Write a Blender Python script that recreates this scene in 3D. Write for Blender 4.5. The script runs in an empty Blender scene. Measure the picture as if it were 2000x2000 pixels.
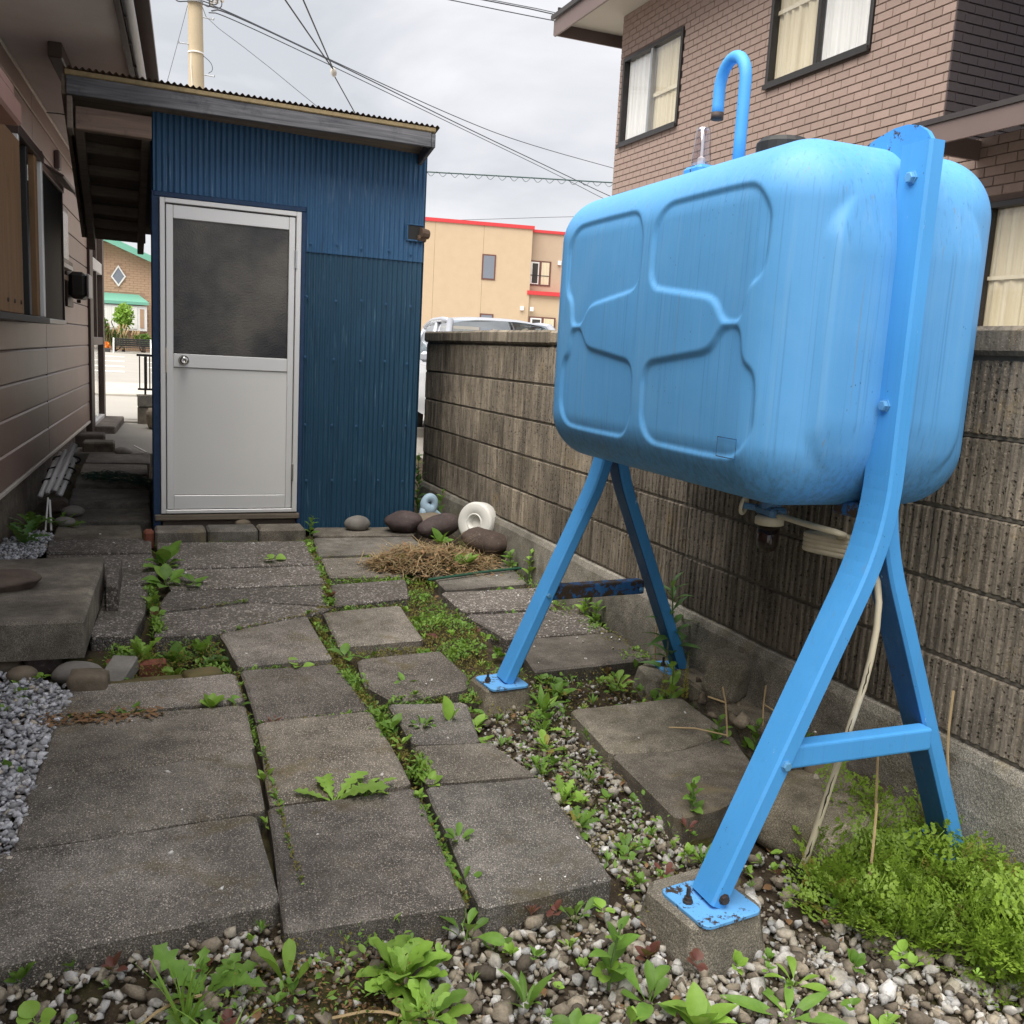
import bpy, bmesh, math, random
import numpy as np
from mathutils import Vector, Matrix, noise as mnoise
rng = random.Random(7); nr = np.random.default_rng(11)
R = math.radians
SC = bpy.context.scene
COL = SC.collection

# ------------------------------------------------------------------ camera
F_PX, PITCH, ROLL, YAW, EYE = 1850.6, R(9.325), R(3.156), R(22.466), 1.10
def cam_axes():
    f = Vector((math.sin(YAW)*math.cos(PITCH), math.cos(YAW)*math.cos(PITCH), -math.sin(PITCH)))
    r0 = Vector((math.cos(YAW), -math.sin(YAW), 0)); u0 = r0.cross(f)
    r = math.cos(ROLL)*r0 + math.sin(ROLL)*u0
    u = -math.sin(ROLL)*r0 + math.cos(ROLL)*u0
    return r, u, f
CR, CU, CF = cam_axes()
cd = bpy.data.cameras.new('camera'); cam = bpy.data.objects.new('camera', cd); COL.objects.link(cam)
cd.sensor_width = 36; cd.lens = 36*F_PX/2000; cd.clip_start = .02; cd.clip_end = 3000
M3 = Matrix((CR, CU, -CF)).transposed()
cam.matrix_world = Matrix.Translation((0, 0, EYE)) @ M3.to_4x4()
SC.camera = cam
def in_view(p, m=0.03):
    q = Vector(p)-Vector((0, 0, EYE)); d = q.dot(CF)
    if d <= 0: return False
    x = .5+q.dot(CR)/d*F_PX/2000; y = .5-q.dot(CU)/d*F_PX/2000
    return -m < x < 1+m and -m < y < 1+m

# ------------------------------------------------------------------ sky, sun, exposure
SUN_EL, SUN_AZ = R(60), R(-116)            # azimuth from +Y, clockwise: the sun stands to the left
w = bpy.data.worlds.new('World'); SC.world = w; w.use_nodes = True
nt = w.node_tree; nt.nodes.clear()
wo = nt.nodes.new('ShaderNodeOutputWorld'); bg = nt.nodes.new('ShaderNodeBackground')
sky = nt.nodes.new('ShaderNodeTexSky'); sky.sky_type = 'NISHITA'; sky.sun_disc = False
sky.sun_elevation = SUN_EL; sky.sun_rotation = SUN_AZ; sky.dust_density = 2.0
tcw = nt.nodes.new('ShaderNodeTexCoord')
mp = nt.nodes.new('ShaderNodeMapping'); mp.inputs['Scale'].default_value = (1.0, 1.0, 3.2)
nt.links.new(tcw.outputs['Generated'], mp.inputs['Vector'])
n1 = nt.nodes.new('ShaderNodeTexNoise'); n1.inputs['Scale'].default_value = 2.9; n1.inputs['Detail'].default_value = 5
n1.inputs['Roughness'].default_value = .52; n1.inputs['Distortion'].default_value = .4
nt.links.new(mp.outputs[0], n1.inputs['Vector'])
r1 = nt.nodes.new('ShaderNodeValToRGB')
els = r1.color_ramp.elements
els[0].position = .36; els[0].color = (5.9, 6.1, 6.5, 1)
els[1].position = .64; els[1].color = (8.5, 8.45, 8.75, 1)
nt.links.new(n1.outputs['Fac'], r1.inputs['Fac'])
sx = nt.nodes.new('ShaderNodeSeparateXYZ'); nt.links.new(tcw.outputs['Generated'], sx.inputs[0])
hr = nt.nodes.new('ShaderNodeMapRange'); hr.inputs['From Min'].default_value = 0.0; hr.inputs['From Max'].default_value = .22
hr.inputs['To Min'].default_value = .75; hr.inputs['To Max'].default_value = 0.0
nt.links.new(sx.outputs['Z'], hr.inputs['Value'])
mh = nt.nodes.new('ShaderNodeMix'); mh.data_type = 'RGBA'
mh.inputs[7].default_value = (9.0, 9.0, 9.1, 1)
nt.links.new(hr.outputs[0], mh.inputs[0]); nt.links.new(r1.outputs['Color'], mh.inputs[6])
mx = nt.nodes.new('ShaderNodeMix'); mx.data_type = 'RGBA'; mx.inputs[0].default_value = .93
nt.links.new(sky.outputs[0], mx.inputs[6]); nt.links.new(mh.outputs[2], mx.inputs[7])
nt.links.new(mx.outputs[2], bg.inputs['Color']); bg.inputs['Strength'].default_value = .053
nt.links.new(bg.outputs[0], wo.inputs[0])
ld = bpy.data.lights.new('sun', 'SUN'); sun = bpy.data.objects.new('sun', ld); COL.objects.link(sun)
ld.energy = 3.7; ld.angle = R(75); ld.color = (1, .95, .87)
sd = Vector((math.sin(SUN_AZ)*math.cos(SUN_EL), math.cos(SUN_AZ)*math.cos(SUN_EL), math.sin(SUN_EL)))
sun.rotation_euler = sd.to_track_quat('Z', 'Y').to_euler()
SC.view_settings.view_transform = 'Standard'; SC.view_settings.look = 'None'
SC.view_settings.exposure = 1.18; SC.view_settings.gamma = 1; SC.view_settings.use_curve_mapping = False

# ------------------------------------------------------------------ node helpers
def new_mat(name):
    m = bpy.data.materials.new(name); m.use_nodes = True
    n = m.node_tree; n.nodes.clear()
    o = n.nodes.new('ShaderNodeOutputMaterial'); b = n.nodes.new('ShaderNodeBsdfPrincipled')
    n.links.new(b.outputs[0], o.inputs[0])
    return m, n, b
def setin(n, sock, v):
    if hasattr(v, 'is_output'): n.links.new(v, sock)
    elif isinstance(v, (tuple, list)) and len(v) == 3 and sock.type == 'RGBA': sock.default_value = (*v, 1)
    else: sock.default_value = v
def pos(n, scale=(1, 1, 1)):
    g = n.nodes.new('ShaderNodeNewGeometry')
    if scale == (1, 1, 1): return g.outputs['Position']
    m = n.nodes.new('ShaderNodeMapping'); m.inputs['Scale'].default_value = scale
    n.links.new(g.outputs['Position'], m.inputs['Vector']); return m.outputs[0]
def warp(n, vec, scale, amt):
    t = n.nodes.new('ShaderNodeTexNoise'); n.links.new(vec, t.inputs['Vector']); t.inputs['Scale'].default_value = scale; t.inputs['Detail'].default_value = 2
    a = n.nodes.new('ShaderNodeVectorMath'); a.operation = 'SCALE'; n.links.new(t.outputs['Color'], a.inputs[0]); a.inputs['Scale'].default_value = amt
    b_ = n.nodes.new('ShaderNodeVectorMath'); b_.operation = 'ADD'; n.links.new(vec, b_.inputs[0]); n.links.new(a.outputs[0], b_.inputs[1]); return b_.outputs[0]
def noi(n, vec, scale, detail=4, rough=.55, dist=0):
    t = n.nodes.new('ShaderNodeTexNoise'); n.links.new(vec, t.inputs['Vector'])
    t.inputs['Scale'].default_value = scale; t.inputs['Detail'].default_value = detail
    t.inputs['Roughness'].default_value = rough; t.inputs['Distortion'].default_value = dist
    return t.outputs['Fac']
def vor(n, vec, scale, feature='F1'):
    t = n.nodes.new('ShaderNodeTexVoronoi'); t.feature = feature; n.links.new(vec, t.inputs['Vector'])
    t.inputs['Scale'].default_value = scale; return t
def ramp(n, fac, stops, mode='LINEAR'):
    t = n.nodes.new('ShaderNodeValToRGB'); t.color_ramp.interpolation = mode
    e = t.color_ramp.elements
    while len(e) < len(stops): e.new(.5)
    for k, (p, c) in enumerate(stops):
        e[k].position = p; e[k].color = (c, c, c, 1) if isinstance(c, (int, float)) else (*c, 1)
    n.links.new(fac, t.inputs['Fac']); return t.outputs['Color']
def mix(n, fac, a, b, blend='MIX'):
    t = n.nodes.new('ShaderNodeMix'); t.data_type = 'RGBA'; t.blend_type = blend
    setin(n, t.inputs[0], fac); setin(n, t.inputs[6], a); setin(n, t.inputs[7], b); return t.outputs[2]
def mth(n, op, a, b=0.0, clamp=False):
    t = n.nodes.new('ShaderNodeMath'); t.operation = op; t.use_clamp = clamp
    setin(n, t.inputs[0], a); setin(n, t.inputs[1], b); return t.outputs[0]
def bump(n, h, strength=.5, dist=.01, prev=None):
    t = n.nodes.new('ShaderNodeBump'); t.inputs['Strength'].default_value = strength
    t.inputs['Distance'].default_value = dist; setin(n, t.inputs['Height'], h)
    if prev is not None: n.links.new(prev, t.inputs['Normal'])
    return t.outputs[0]
def orand(n): return n.nodes.new('ShaderNodeObjectInfo').outputs['Random']
def attr(n, name): 
    t = n.nodes.new('ShaderNodeAttribute'); t.attribute_name = name; return t
def fin(m, n, b, col, rough=.8, nrm=None, metal=0, spec=.4):
    setin(n, b.inputs['Base Color'], col); setin(n, b.inputs['Roughness'], rough)
    b.inputs['Metallic'].default_value = metal; b.inputs['Specular IOR Level'].default_value = spec
    if nrm is not None: n.links.new(nrm, b.inputs['Normal'])
    return m
def plain(name, col, rough=.6, metal=0, var=.15, scale=12, bmp=0, spec=.4, obvar=0.0):
    m, n, b = new_mat(name); p = pos(n)
    f = noi(n, p, scale, 5)
    c = mix(n, f, tuple(v*(1-var) for v in col), tuple(min(1, v*(1+var)) for v in col))
    if obvar:
        c = mix(n, 1.0, c, ramp(n, orand(n), [(0, 1-obvar), (1, 1+obvar)]), 'MULTIPLY')
    nm = bump(n, noi(n, p, scale*8, 4), bmp, .003) if bmp else None
    return fin(m, n, b, c, rough, nm, metal, spec)

# ------------------------------------------------------------------ materials
def slab_mat(name, dark, light, speck, moss, speck_scale=150, speck_amt=.62, bstr=.5):
    m, n, b = new_mat(name); p = pos(n)
    big = noi(n, p, 3.1, 6, .62, .3); mid = noi(n, p, 17, 5, .65)
    c = mix(n, ramp(n, big, [(.38, 0), (.62, 1)]), dark, light)
    c = mix(n, ramp(n, mid, [(.3, .55), (.75, 1.3)]), (0, 0, 0), c, 'MIX') if False else mix(n, 1.0, c, ramp(n, mid, [(.25, .62), (.75, 1.35)]), 'MULTIPLY')
    pw = warp(n, p, 260, .006); v = vor(n, pw, speck_scale); sp = mth(n, 'MULTIPLY', ramp(n, v.outputs['Distance'], [(.26, 1), (.50, 0)]), ramp(n, v.outputs['Color'], [(speck_amt, 0), (speck_amt+.08, 1)]))
    c = mix(n, mth(n, 'MULTIPLY', sp, .75), c, speck)
    v2 = vor(n, pw, speck_scale*2.3); sp2 = mth(n, 'MULTIPLY', ramp(n, v2.outputs['Distance'], [(.2, 1), (.5, 0)]), ramp(n, v2.outputs['Color'], [(.62, 0), (.7, .8)]))
    c = mix(n, mth(n, 'MULTIPLY', sp2, .55), c, tuple(s*.8 for s in speck))
    c = mix(n, 1.0, c, ramp(n, noi(n, p, 330, 3, .7), [(.32, .35), (.5, .92), (.68, 2.1)]), 'MULTIPLY')
    ms = ramp(n, noi(n, p, 4.3, 6, .7, .6), [(.55, 0), (.72, .75)])
    c = mix(n, ms, c, moss)
    lic = ramp(n, noi(n, p, 2.1, 6, .72, .8), [(.60, 0), (.70, .55)])
    c = mix(n, lic, c, (.20, .165, .095))
    c = mix(n, ramp(n, noi(n, p, 1.3, 5, .6), [(.45, 0), (.66, .5)]), c, tuple(v*.62 for v in dark))
    c = mix(n, 1.0, c, ramp(n, orand(n), [(0, (.74, .73, .74)), (.35, (1.12, 1.08, 1.0)), (.7, (.88, .90, .92)), (1, (1.22, 1.20, 1.18))]), 'MULTIPLY')
    h = mth(n, 'ADD', mth(n, 'MULTIPLY', noi(n, p, 120, 4, .7), .6), mth(n, 'MULTIPLY', v.outputs['Distance'], .5))
    nm = bump(n, h, bstr, .004); nm = bump(n, noi(n, p, 14, 4), .25, .02, nm)
    return fin(m, n, b, c, .88, nm, 0, .3)
MAT = {}
MAT['slab'] = slab_mat('slab_concrete', (.088, .080, .071), (.192, .176, .157), (.50, .45, .40), (.12, .095, .04), 230, .50)
MAT['slab_smooth'] = slab_mat('slab_smooth', (.10, .091, .081), (.20, .184, .161), (.3, .27, .23), (.085, .075, .04), 190, .8, .35)
MAT['conc'] = slab_mat('old_concrete', (.125, .112, .088), (.255, .23, .188), (.3, .27, .23), (.10, .085, .04), 120, .8, .6)
MAT['step'] = slab_mat('step_concrete', (.14, .122, .10), (.33, .29, .235), (.25, .22, .19), (.13, .105, .06), 200, .82, .4)
MAT['rubbleconc'] = slab_mat('rubble_concrete', (.16, .145, .11), (.30, .27, .21), (.3, .27, .23), (.17, .15, .07), 120, .8, .6)
MAT['found'] = slab_mat('foundation_concrete', (.16, .148, .125), (.30, .28, .24), (.36, .33, .28), (.19, .145, .055), 110, .85, .6)
def pebble_mat():
    m, n, b = new_mat('washed_pebble'); p = pos(n)
    v = vor(n, p, 95)
    c = ramp(n, v.outputs['Color'], [(0, (.075, .065, .06)), (.3, (.20, .175, .16)), (.55, (.14, .127, .117)), (.75, (.37, .33, .30)), (1, (.52, .49, .46))])
    e = vor(n, p, 95, 'DISTANCE_TO_EDGE')
    c = mix(n, ramp(n, e.outputs['Distance'], [(.02, 1), (.14, 0)]), c, (.05, .044, .038))
    c = mix(n, ramp(n, noi(n, p, 5, 6, .7), [(.48, 0), (.75, .8)]), c, (.06, .052, .035))
    c = mix(n, 1.0, c, ramp(n, orand(n), [(0, .8), (1, 1.15)]), 'MULTIPLY')
    nm = bump(n, e.outputs['Distance'], .8, .006)
    return fin(m, n, b, c, .8, nm, 0, .35)
MAT['pebble'] = pebble_mat()
def block_mat():
    m, n, b = new_mat('weathered_block'); p = pos(n)
    big = noi(n, p, 2.2, 6, .65, .4)
    c = ramp(n, big, [(.28, (.15, .130, .108)), (.5, (.25, .215, .17)), (.72, (.38, .325, .25))])
    st = noi(n, pos(n, (9, 9, 1.6)), 1.3, 6, .7)
    c = mix(n, ramp(n, st, [(.37, .62), (.58, 0)]), c, (.070, .061, .051))
    c = mix(n, 1.0, c, ramp(n, noi(n, pos(n, (32, 32, 2.0)), 1.2, 4, .7), [(.3, .62), (.68, 1.3)]), 'MULTIPLY')
    c = mix(n, ramp(n, noi(n, p, 6, 5, .7), [(.58, 0), (.75, .55)]), c, (.30, .21, .085))
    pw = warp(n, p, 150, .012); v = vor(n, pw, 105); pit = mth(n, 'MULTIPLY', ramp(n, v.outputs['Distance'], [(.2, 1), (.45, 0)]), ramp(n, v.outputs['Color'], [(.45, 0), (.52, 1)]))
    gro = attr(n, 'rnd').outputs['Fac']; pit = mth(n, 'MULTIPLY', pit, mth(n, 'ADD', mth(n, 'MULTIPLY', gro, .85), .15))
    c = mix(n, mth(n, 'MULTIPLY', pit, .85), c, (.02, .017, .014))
    v2 = vor(n, pw, 190); li = mth(n, 'MULTIPLY', ramp(n, v2.outputs['Distance'], [(.2, 1), (.45, 0)]), ramp(n, v2.outputs['Color'], [(.6, 0), (.66, 1)]))
    c = mix(n, mth(n, 'MULTIPLY', li, .5), c, (.46, .40, .32))
    sx = n.nodes.new('ShaderNodeSeparateXYZ'); n.links.new(pos(n), sx.inputs[0])
    top = ramp(n, mth(n, 'ADD', sx.outputs['Z'], mth(n, 'MULTIPLY', noi(n, p, 3, 4), .6)), [(.85/2, 0), (.999, 1)])
    c = mix(n, 1.0, c, ramp(n, orand(n), [(0, .72), (1, 1.3)]), 'MULTIPLY')
    h = mth(n, 'SUBTRACT', mth(n, 'MULTIPLY', noi(n, p, 90, 5, .75), .8), pit)
    nm = bump(n, h, .9, .008)
    return fin(m, n, b, c, .93, nm, 0, .2)
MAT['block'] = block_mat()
MAT['mortar'] = plain('dark_mortar', (.13, .115, .092), .95, var=.4, scale=30, bmp=.5)
def tank_mat(name, col, streak=1.0, rust=.0):
    m, n, b = new_mat(name); p = pos(n)
    c = mix(n, noi(n, p, 4, 5, .6), tuple(v*.86 for v in col), tuple(min(.9, v*1.1) for v in col))
    s = noi(n, pos(n, (55, 55, 1.1)), 1.0, 5, .62)
    c = mix(n, mth(n, 'MULTIPLY', ramp(n, s, [(.52, 0), (.74, .20)]), streak), c, (.26, .45, .66))
    s2 = noi(n, pos(n, (120, 120, 1.3)), 1.0, 4, .6)
    c = mix(n, mth(n, 'MULTIPLY', ramp(n, s2, [(.56, 0), (.70, .42)]), streak), c, (.05, .17, .36))
    s3 = mth(n, 'MULTIPLY', ramp(n, noi(n, pos(n, (70, 70, .8)), 1.3, 3), [(.67, 0), (.72, .6)]), streak)
    c = mix(n, mth(n, 'MULTIPLY', s3, .7), c, (.22, .2, .11))
    if streak == 1.0:
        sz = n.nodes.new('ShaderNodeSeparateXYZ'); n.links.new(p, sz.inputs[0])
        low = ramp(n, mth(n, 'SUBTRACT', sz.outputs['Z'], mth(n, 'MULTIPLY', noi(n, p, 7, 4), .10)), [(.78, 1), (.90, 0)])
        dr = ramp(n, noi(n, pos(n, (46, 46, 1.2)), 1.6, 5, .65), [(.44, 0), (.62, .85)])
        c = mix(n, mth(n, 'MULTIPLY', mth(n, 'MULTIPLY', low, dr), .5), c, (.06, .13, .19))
        c = mix(n, mth(n, 'MULTIPLY', ramp(n, noi(n, p, 2.3, 6, .6), [(.52, 0), (.68, .35)]), 1.0), c, (.17, .41, .70))
    v = vor(n, pos(n, (1, 1, .55)), 170); dots = mth(n, 'MULTIPLY', ramp(n, v.outputs['Distance'], [(.12, 1), (.25, 0)]), ramp(n, v.outputs['Color'], [(.84, 0), (.88, 1)]))
    dots = mth(n, 'MULTIPLY', dots, ramp(n, noi(n, p, 6, 4), [(.45, 0), (.6, 1)]))
    c = mix(n, mth(n, 'MULTIPLY', dots, .9), c, (.03, .045, .06))
    if rust:
        c = mix(n, ramp(n, noi(n, pos(n, (50, 50, 14)), 1.0, 4, .7), [(.71, 0), (.74, .8)]), c, (.45, .60, .72))
        rf = ramp(n, noi(n, p, 26, 6, .75), [(.60-.06*rust, 0), (.64-.06*rust, 1)])
        c = mix(n, rf, c, mix(n, noi(n, p, 70, 3), (.03, .026, .022), (.075, .045, .025)))
    nm = bump(n, noi(n, p, 160, 3), .06, .002)
    return fin(m, n, b, c, ramp(n, noi(n, p, 8, 4), [(.3, .42), (.7, .58)]), nm, 0, .35)
BLUE = (.10, .335, .67)
MAT['tank'] = tank_mat('tank_paint', BLUE, 1.0)
MAT['leg'] = tank_mat('leg_paint', (.068, .325, .73), .35, -1.3)
MAT['plate'] = tank_mat('chipped_plate_paint', (.13, .38, .74), .2, 1.0)
MAT['fin'] = tank_mat('chipped_fin_paint', (.06, .28, .66), .2, .45)
MAT['legdirty'] = tank_mat('mossy_leg_paint', (.022, .12, .33), .5, 2.0)
MAT['leginner'] = tank_mat('shaded_mossy_paint', (.018, .10, .26), .4, -.3)  # leg paint darkened to put underside shade into the colour, with moss
MAT['bolt'] = plain('painted_bolt', (.12, .33, .58), .45, .2, .3, 60)
MAT['rustbolt'] = plain('rusty_bolt', (.07, .055, .05), .6, .5, .4, 90, .3)
MAT['black'] = plain('black_plastic', (.018, .018, .018), .55)
def iron_mat(name, a, bcol, chalk):
    m, n, b = new_mat(name); p = pos(n)
    sx = n.nodes.new('ShaderNodeSeparateXYZ'); n.links.new(p, sx.inputs[0])
    c = mix(n, noi(n, p, 2.5, 5), a, bcol)
    s = noi(n, pos(n, (75, 75, 3.2)), 1.0, 5, .65)
    c = mix(n, ramp(n, s, [(.60, 0), (.78, .6)]), c, chalk)
    s2 = noi(n, pos(n, (60, 60, 1.4)), 1.4, 4, .6)
    c = mix(n, ramp(n, s2, [(.5, 0), (.75, .55)]), c, tuple(v*.35 for v in a))
    nm = bump(n, noi(n, p, 60, 4), .12, .002)
    return fin(m, n, b, c, .5, nm, 0, .45)
MAT['iron_up'] = iron_mat('blue_iron_upper', (.019, .076, .170), (.035, .118, .245), (.30, .42, .54))
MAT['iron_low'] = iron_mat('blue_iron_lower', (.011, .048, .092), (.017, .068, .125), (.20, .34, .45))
MAT['bluewood'] = plain('navy_painted_wood', (.013, .04, .10), .6, 0, .4, 25, .3)
def wood_mat(name, a, bcol, sc=(1.5, 30, 30), rough=.8):
    m, n, b = new_mat(name)
    f = noi(n, pos(n, sc), 1.5, 6, .65, .6)
    c = mix(n, ramp(n, f, [(.3, 0), (.7, 1)]), a, bcol)
    c = mix(n, ramp(n, noi(n, pos(n), 9, 5, .7), [(.55, 0), (.7, .5)]), c, tuple(v*.6 for v in a))
    return fin(m, n, b, c, rough, bump(n, f, .4, .004), 0, .3)
MAT['fascia'] = wood_mat('weathered_fascia', (.05, .053, .065), (.18, .18, .195))
MAT['rafter'] = wood_mat('bare_beam', (.17, .12, .10), (.30, .215, .175))
MAT['darkwood'] = wood_mat('dark_purlin', (.14, .115, .095), (.24, .195, .16))
MAT['sill'] = wood_mat('grey_sill_timber', (.12, .10, .075), (.26, .22, .17))
MAT['panelwood'] = wood_mat('shutter_wood', (.16, .092, .045), (.24, .14, .07), (14, 14, 1.2), .6)
MAT['roofiron'] = plain('rusted_roof_iron', (.11, .072, .05), .8, 0, .5, 40, .3)
MAT['roofedge'] = plain('ochre_roof_lip', (.26, .2, .11), .85, 0, .45, 40, .3)
MAT['alu'] = plain('silver_aluminium', (.74, .74, .74), .36, .25, .05, 5)
MAT['alupanel'] = plain('white_door_panel', (.72, .72, .705), .45, 0, .05, 3)
MAT['gasket'] = plain('dark_gasket', (.02, .02, .022), .6)
MAT['chrome'] = plain('worn_chrome', (.55, .54, .52), .2, 1.0, .1)
def obscure():
    m, n, b = new_mat('obscure_glass'); p = pos(n)
    v = vor(n, p, 110, 'SMOOTH_F1'); 
    nm = bump(n, mth(n, 'ADD', v.outputs['Distance'], noi(n, p, 160, 3)), .3, .006)
    c = mix(n, ramp(n, noi(n, p, 2.6, 3), [(.35, 0), (.65, 1)]), (.022, .022, .025), (.115, .105, .09))  # lighter patches in the base colour imitate blurred reflections
    return fin(m, n, b, c, .16, nm, 0, .5)
MAT['obscure'] = obscure()
def glass_mat(name, refl=.12, tint=(1, 1, 1)):
    m = bpy.data.materials.new(name); m.use_nodes = True; n = m.node_tree; n.nodes.clear()
    o = n.nodes.new('ShaderNodeOutputMaterial'); t = n.nodes.new('ShaderNodeBsdfTransparent'); t.inputs[0].default_value = (*tint, 1)
    g = n.nodes.new('ShaderNodeBsdfGlossy'); g.inputs['Roughness'].default_value = .03
    fr = n.nodes.new('ShaderNodeLayerWeight'); fr.inputs['Blend'].default_value = .5
    f = mth(n, 'ADD', mth(n, 'MULTIPLY', mth(n, 'POWER', fr.outputs['Facing'], 4.0), .7), refl, True)
    mm = n.nodes.new('ShaderNodeMixShader'); n.links.new(f, mm.inputs[0]); n.links.new(t.outputs[0], mm.inputs[1]); n.links.new(g.outputs[0], mm.inputs[2])
    n.links.new(mm.outputs[0], o.inputs[0]); return m
MAT['glass'] = glass_mat('window_glass', .05)
MAT['carglass'] = glass_mat('windscreen_glass', .35, (.6, .68, .72))
MAT['gaugeglass'] = glass_mat('gauge_plastic', .22, (.9, .86, .89))
def curtain_mat(name, a, bcol):
    m, n, b = new_mat(name)
    f = noi(n, pos(n, (16, 16, .6)), 1.2, 4)
    c = mix(n, ramp(n, f, [(.3, 0), (.7, 1)]), a, bcol)
    return fin(m, n, b, c, .9, bump(n, f, .6, .03), 0, .1)
MAT['curtain'] = curtain_mat('white_curtain', (.62, .62, .60), (.80, .80, .78))
MAT['curtain_cream'] = curtain_mat('cream_curtain', (.52, .45, .31), (.68, .62, .46))
MAT['room'] = plain('dark_room', (.05, .047, .045), .9)
MAT['darkalu'] = plain('dark_bronze_frame', (.035, .032, .032), .4, .3)
MAT['brick'] = plain('tan_brick', (.285, .212, .182), .85, 0, .12, 30, .35, .3, .10)
MAT['bricks_dark'] = plain('side_wall_brick', (.060, .048, .052), .8, 0, .15, 30, .35, .3, .12)  # side wall bricks, coloured darker than the front ones
MAT['joint'] = plain('brick_joint', (.135, .098, .083), .95, 0, .2, 20)
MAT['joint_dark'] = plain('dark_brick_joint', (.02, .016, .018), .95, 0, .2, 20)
MAT['brownmetal'] = plain('brown_roof_metal', (.13, .095, .088), .5, 0, .1, 6)
MAT['darkmetal'] = plain('dark_roof_metal', (.035, .03, .03), .5, 0, .2, 9)
MAT['soffit'] = plain('cream_soffit', (.44, .40, .34), .8, 0, .06, 4)
def siding_mat():
    m, n, b = new_mat('brown_metal_siding'); p = pos(n)
    c = mix(n, noi(n, p, 1.6, 5), (.25, .160, .132), (.345, .235, .192))
    c = mix(n, ramp(n, noi(n, p, 260, 3), [(.5, 0), (.72, .6)]), c, (.26, .20, .18))
    c = mix(n, ramp(n, noi(n, p, 3.5, 6, .7), [(.6, 0), (.74, .35)]), c, (.13, .105, .05))
    c = mix(n, 1.0, c, ramp(n, orand(n), [(0, .9), (1, 1.1)]), 'MULTIPLY')
    return fin(m, n, b, c, .42, bump(n, noi(n, p, 220, 3), .15, .002), 0, .45)
MAT['siding'] = siding_mat()
MAT['mauve'] = plain('mauve_soffit_board', (.74, .68, .67), .8, 0, .12, 6)
MAT['trim'] = plain('pale_wall_trim', (.66, .60, .53), .6, 0, .25, 20)
MAT['awning'] = plain('pinkish_brown_awning', (.36, .20, .165), .55, 0, .12, 14)
MAT['dkbrown'] = plain('dark_brown_post', (.055, .036, .03), .5, 0, .25, 12)
MAT['hfound'] = slab_mat('house_foundation', (.12, .10, .088), (.22, .19, .165), (.2, .18, .16), (.1, .085, .05), 160, .9, .3)
MAT['white'] = plain('white_painted_metal', (.72, .72, .72), .4)
MAT['meter'] = plain('grey_meter_box', (.05, .048, .047), .5)
MAT['tubewhite'] = plain('white_pipe', (.85, .84, .82), .4, 0, .1, 20)
MAT['pvc'] = plain('aged_cream_hose', (.62, .56, .42), .5, 0, .18, 30)
MAT['ring'] = plain('white_plastic_weight', (.70, .69, .65), .45, 0, .07, 12)
MAT['paleblue'] = plain('pale_blue_plastic', (.34, .47, .58), .5, 0, .12, 10)
MAT['net'] = plain('green_netting', (.015, .075, .045), .7, 0, .4, 50)
MAT['amber'] = plain('dark_amber_cup', (.016, .007, .006), .08, 0, .3, 6, 0, .6)
MAT['filtblue'] = tank_mat('worn_filter_body', (.10, .22, .38), .2, .5)
def rock_mat(name, a, bcol, spots=(.3, .27, .24)):
    m, n, b = new_mat(name); p = pos(n)
    c = mix(n, ramp(n, noi(n, p, 7, 6, .65), [(.3, 0), (.7, 1)]), a, bcol)
    c = mix(n, ramp(n, noi(n, p, 55, 5, .7), [(.58, 0), (.72, .35)]), c, spots)
    nm = bump(n, noi(n, p, 30, 6, .7), .5, .01)
    return fin(m, n, b, c, .75, nm, 0, .35)
MAT['rock_dark'] = rock_mat('dark_brown_rock', (.030, .021, .018), (.10, .070, .055))
MAT['rock_purple'] = rock_mat('purplish_rock', (.048, .034, .034), (.11, .082, .078))
MAT['rock_grey'] = rock_mat('grey_river_stone', (.15, .14, .128), (.28, .265, .24))
MAT['rock_tan'] = rock_mat('tan_stone', (.13, .105, .075), (.25, .205, .15))
MAT['rock_step'] = rock_mat('reddish_flat_rock', (.10, .075, .06), (.22, .165, .13))
MAT['redbrick'] = plain('old_red_brick', (.19, .065, .042), .9, 0, .4, 30, .6)
MAT['mossbrick'] = rock_mat('mossy_brick', (.07, .062, .022), (.16, .125, .055), (.06, .08, .02))
def gravel_mat(name, stops):
    m, n, b = new_mat(name); p = pos(n)
    c = ramp(n, attr(n, 'rnd').outputs['Fac'], stops)
    c = mix(n, 1.0, c, ramp(n, noi(n, p, 90, 5, .7), [(.3, .6), (.7, 1.25)]), 'MULTIPLY')
    return fin(m, n, b, c, .85, bump(n, noi(n, p, 180, 4, .7), .5, .004), 0, .25)
MAT['gravel'] = gravel_mat('mixed_gravel', [(0, (.09, .075, .06)), (.25, (.19, .16, .125)), (.45, (.31, .265, .205)), (.62, (.42, .385, .32)), (.78, (.38, .38, .38)), (.93, (.50, .48, .45)), (1, (.66, .65, .64))])
MAT['rubble'] = gravel_mat('brown_rubble', [(0, (.09, .075, .06)), (.5, (.20, .165, .12)), (1, (.33, .28, .21))])
MAT['bluegravel'] = gravel_mat('bluish_chippings', [(0, (.26, .255, .26)), (.3, (.42, .425, .45)), (.6, (.57, .58, .62)), (.93, (.74, .75, .79)), (1, (.50, .42, .30))])
MAT['chips'] = gravel_mat('white_chips', [(0, (.5, .48, .45)), (.5, (.7, .68, .66)), (1, (.78, .78, .78))])
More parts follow.
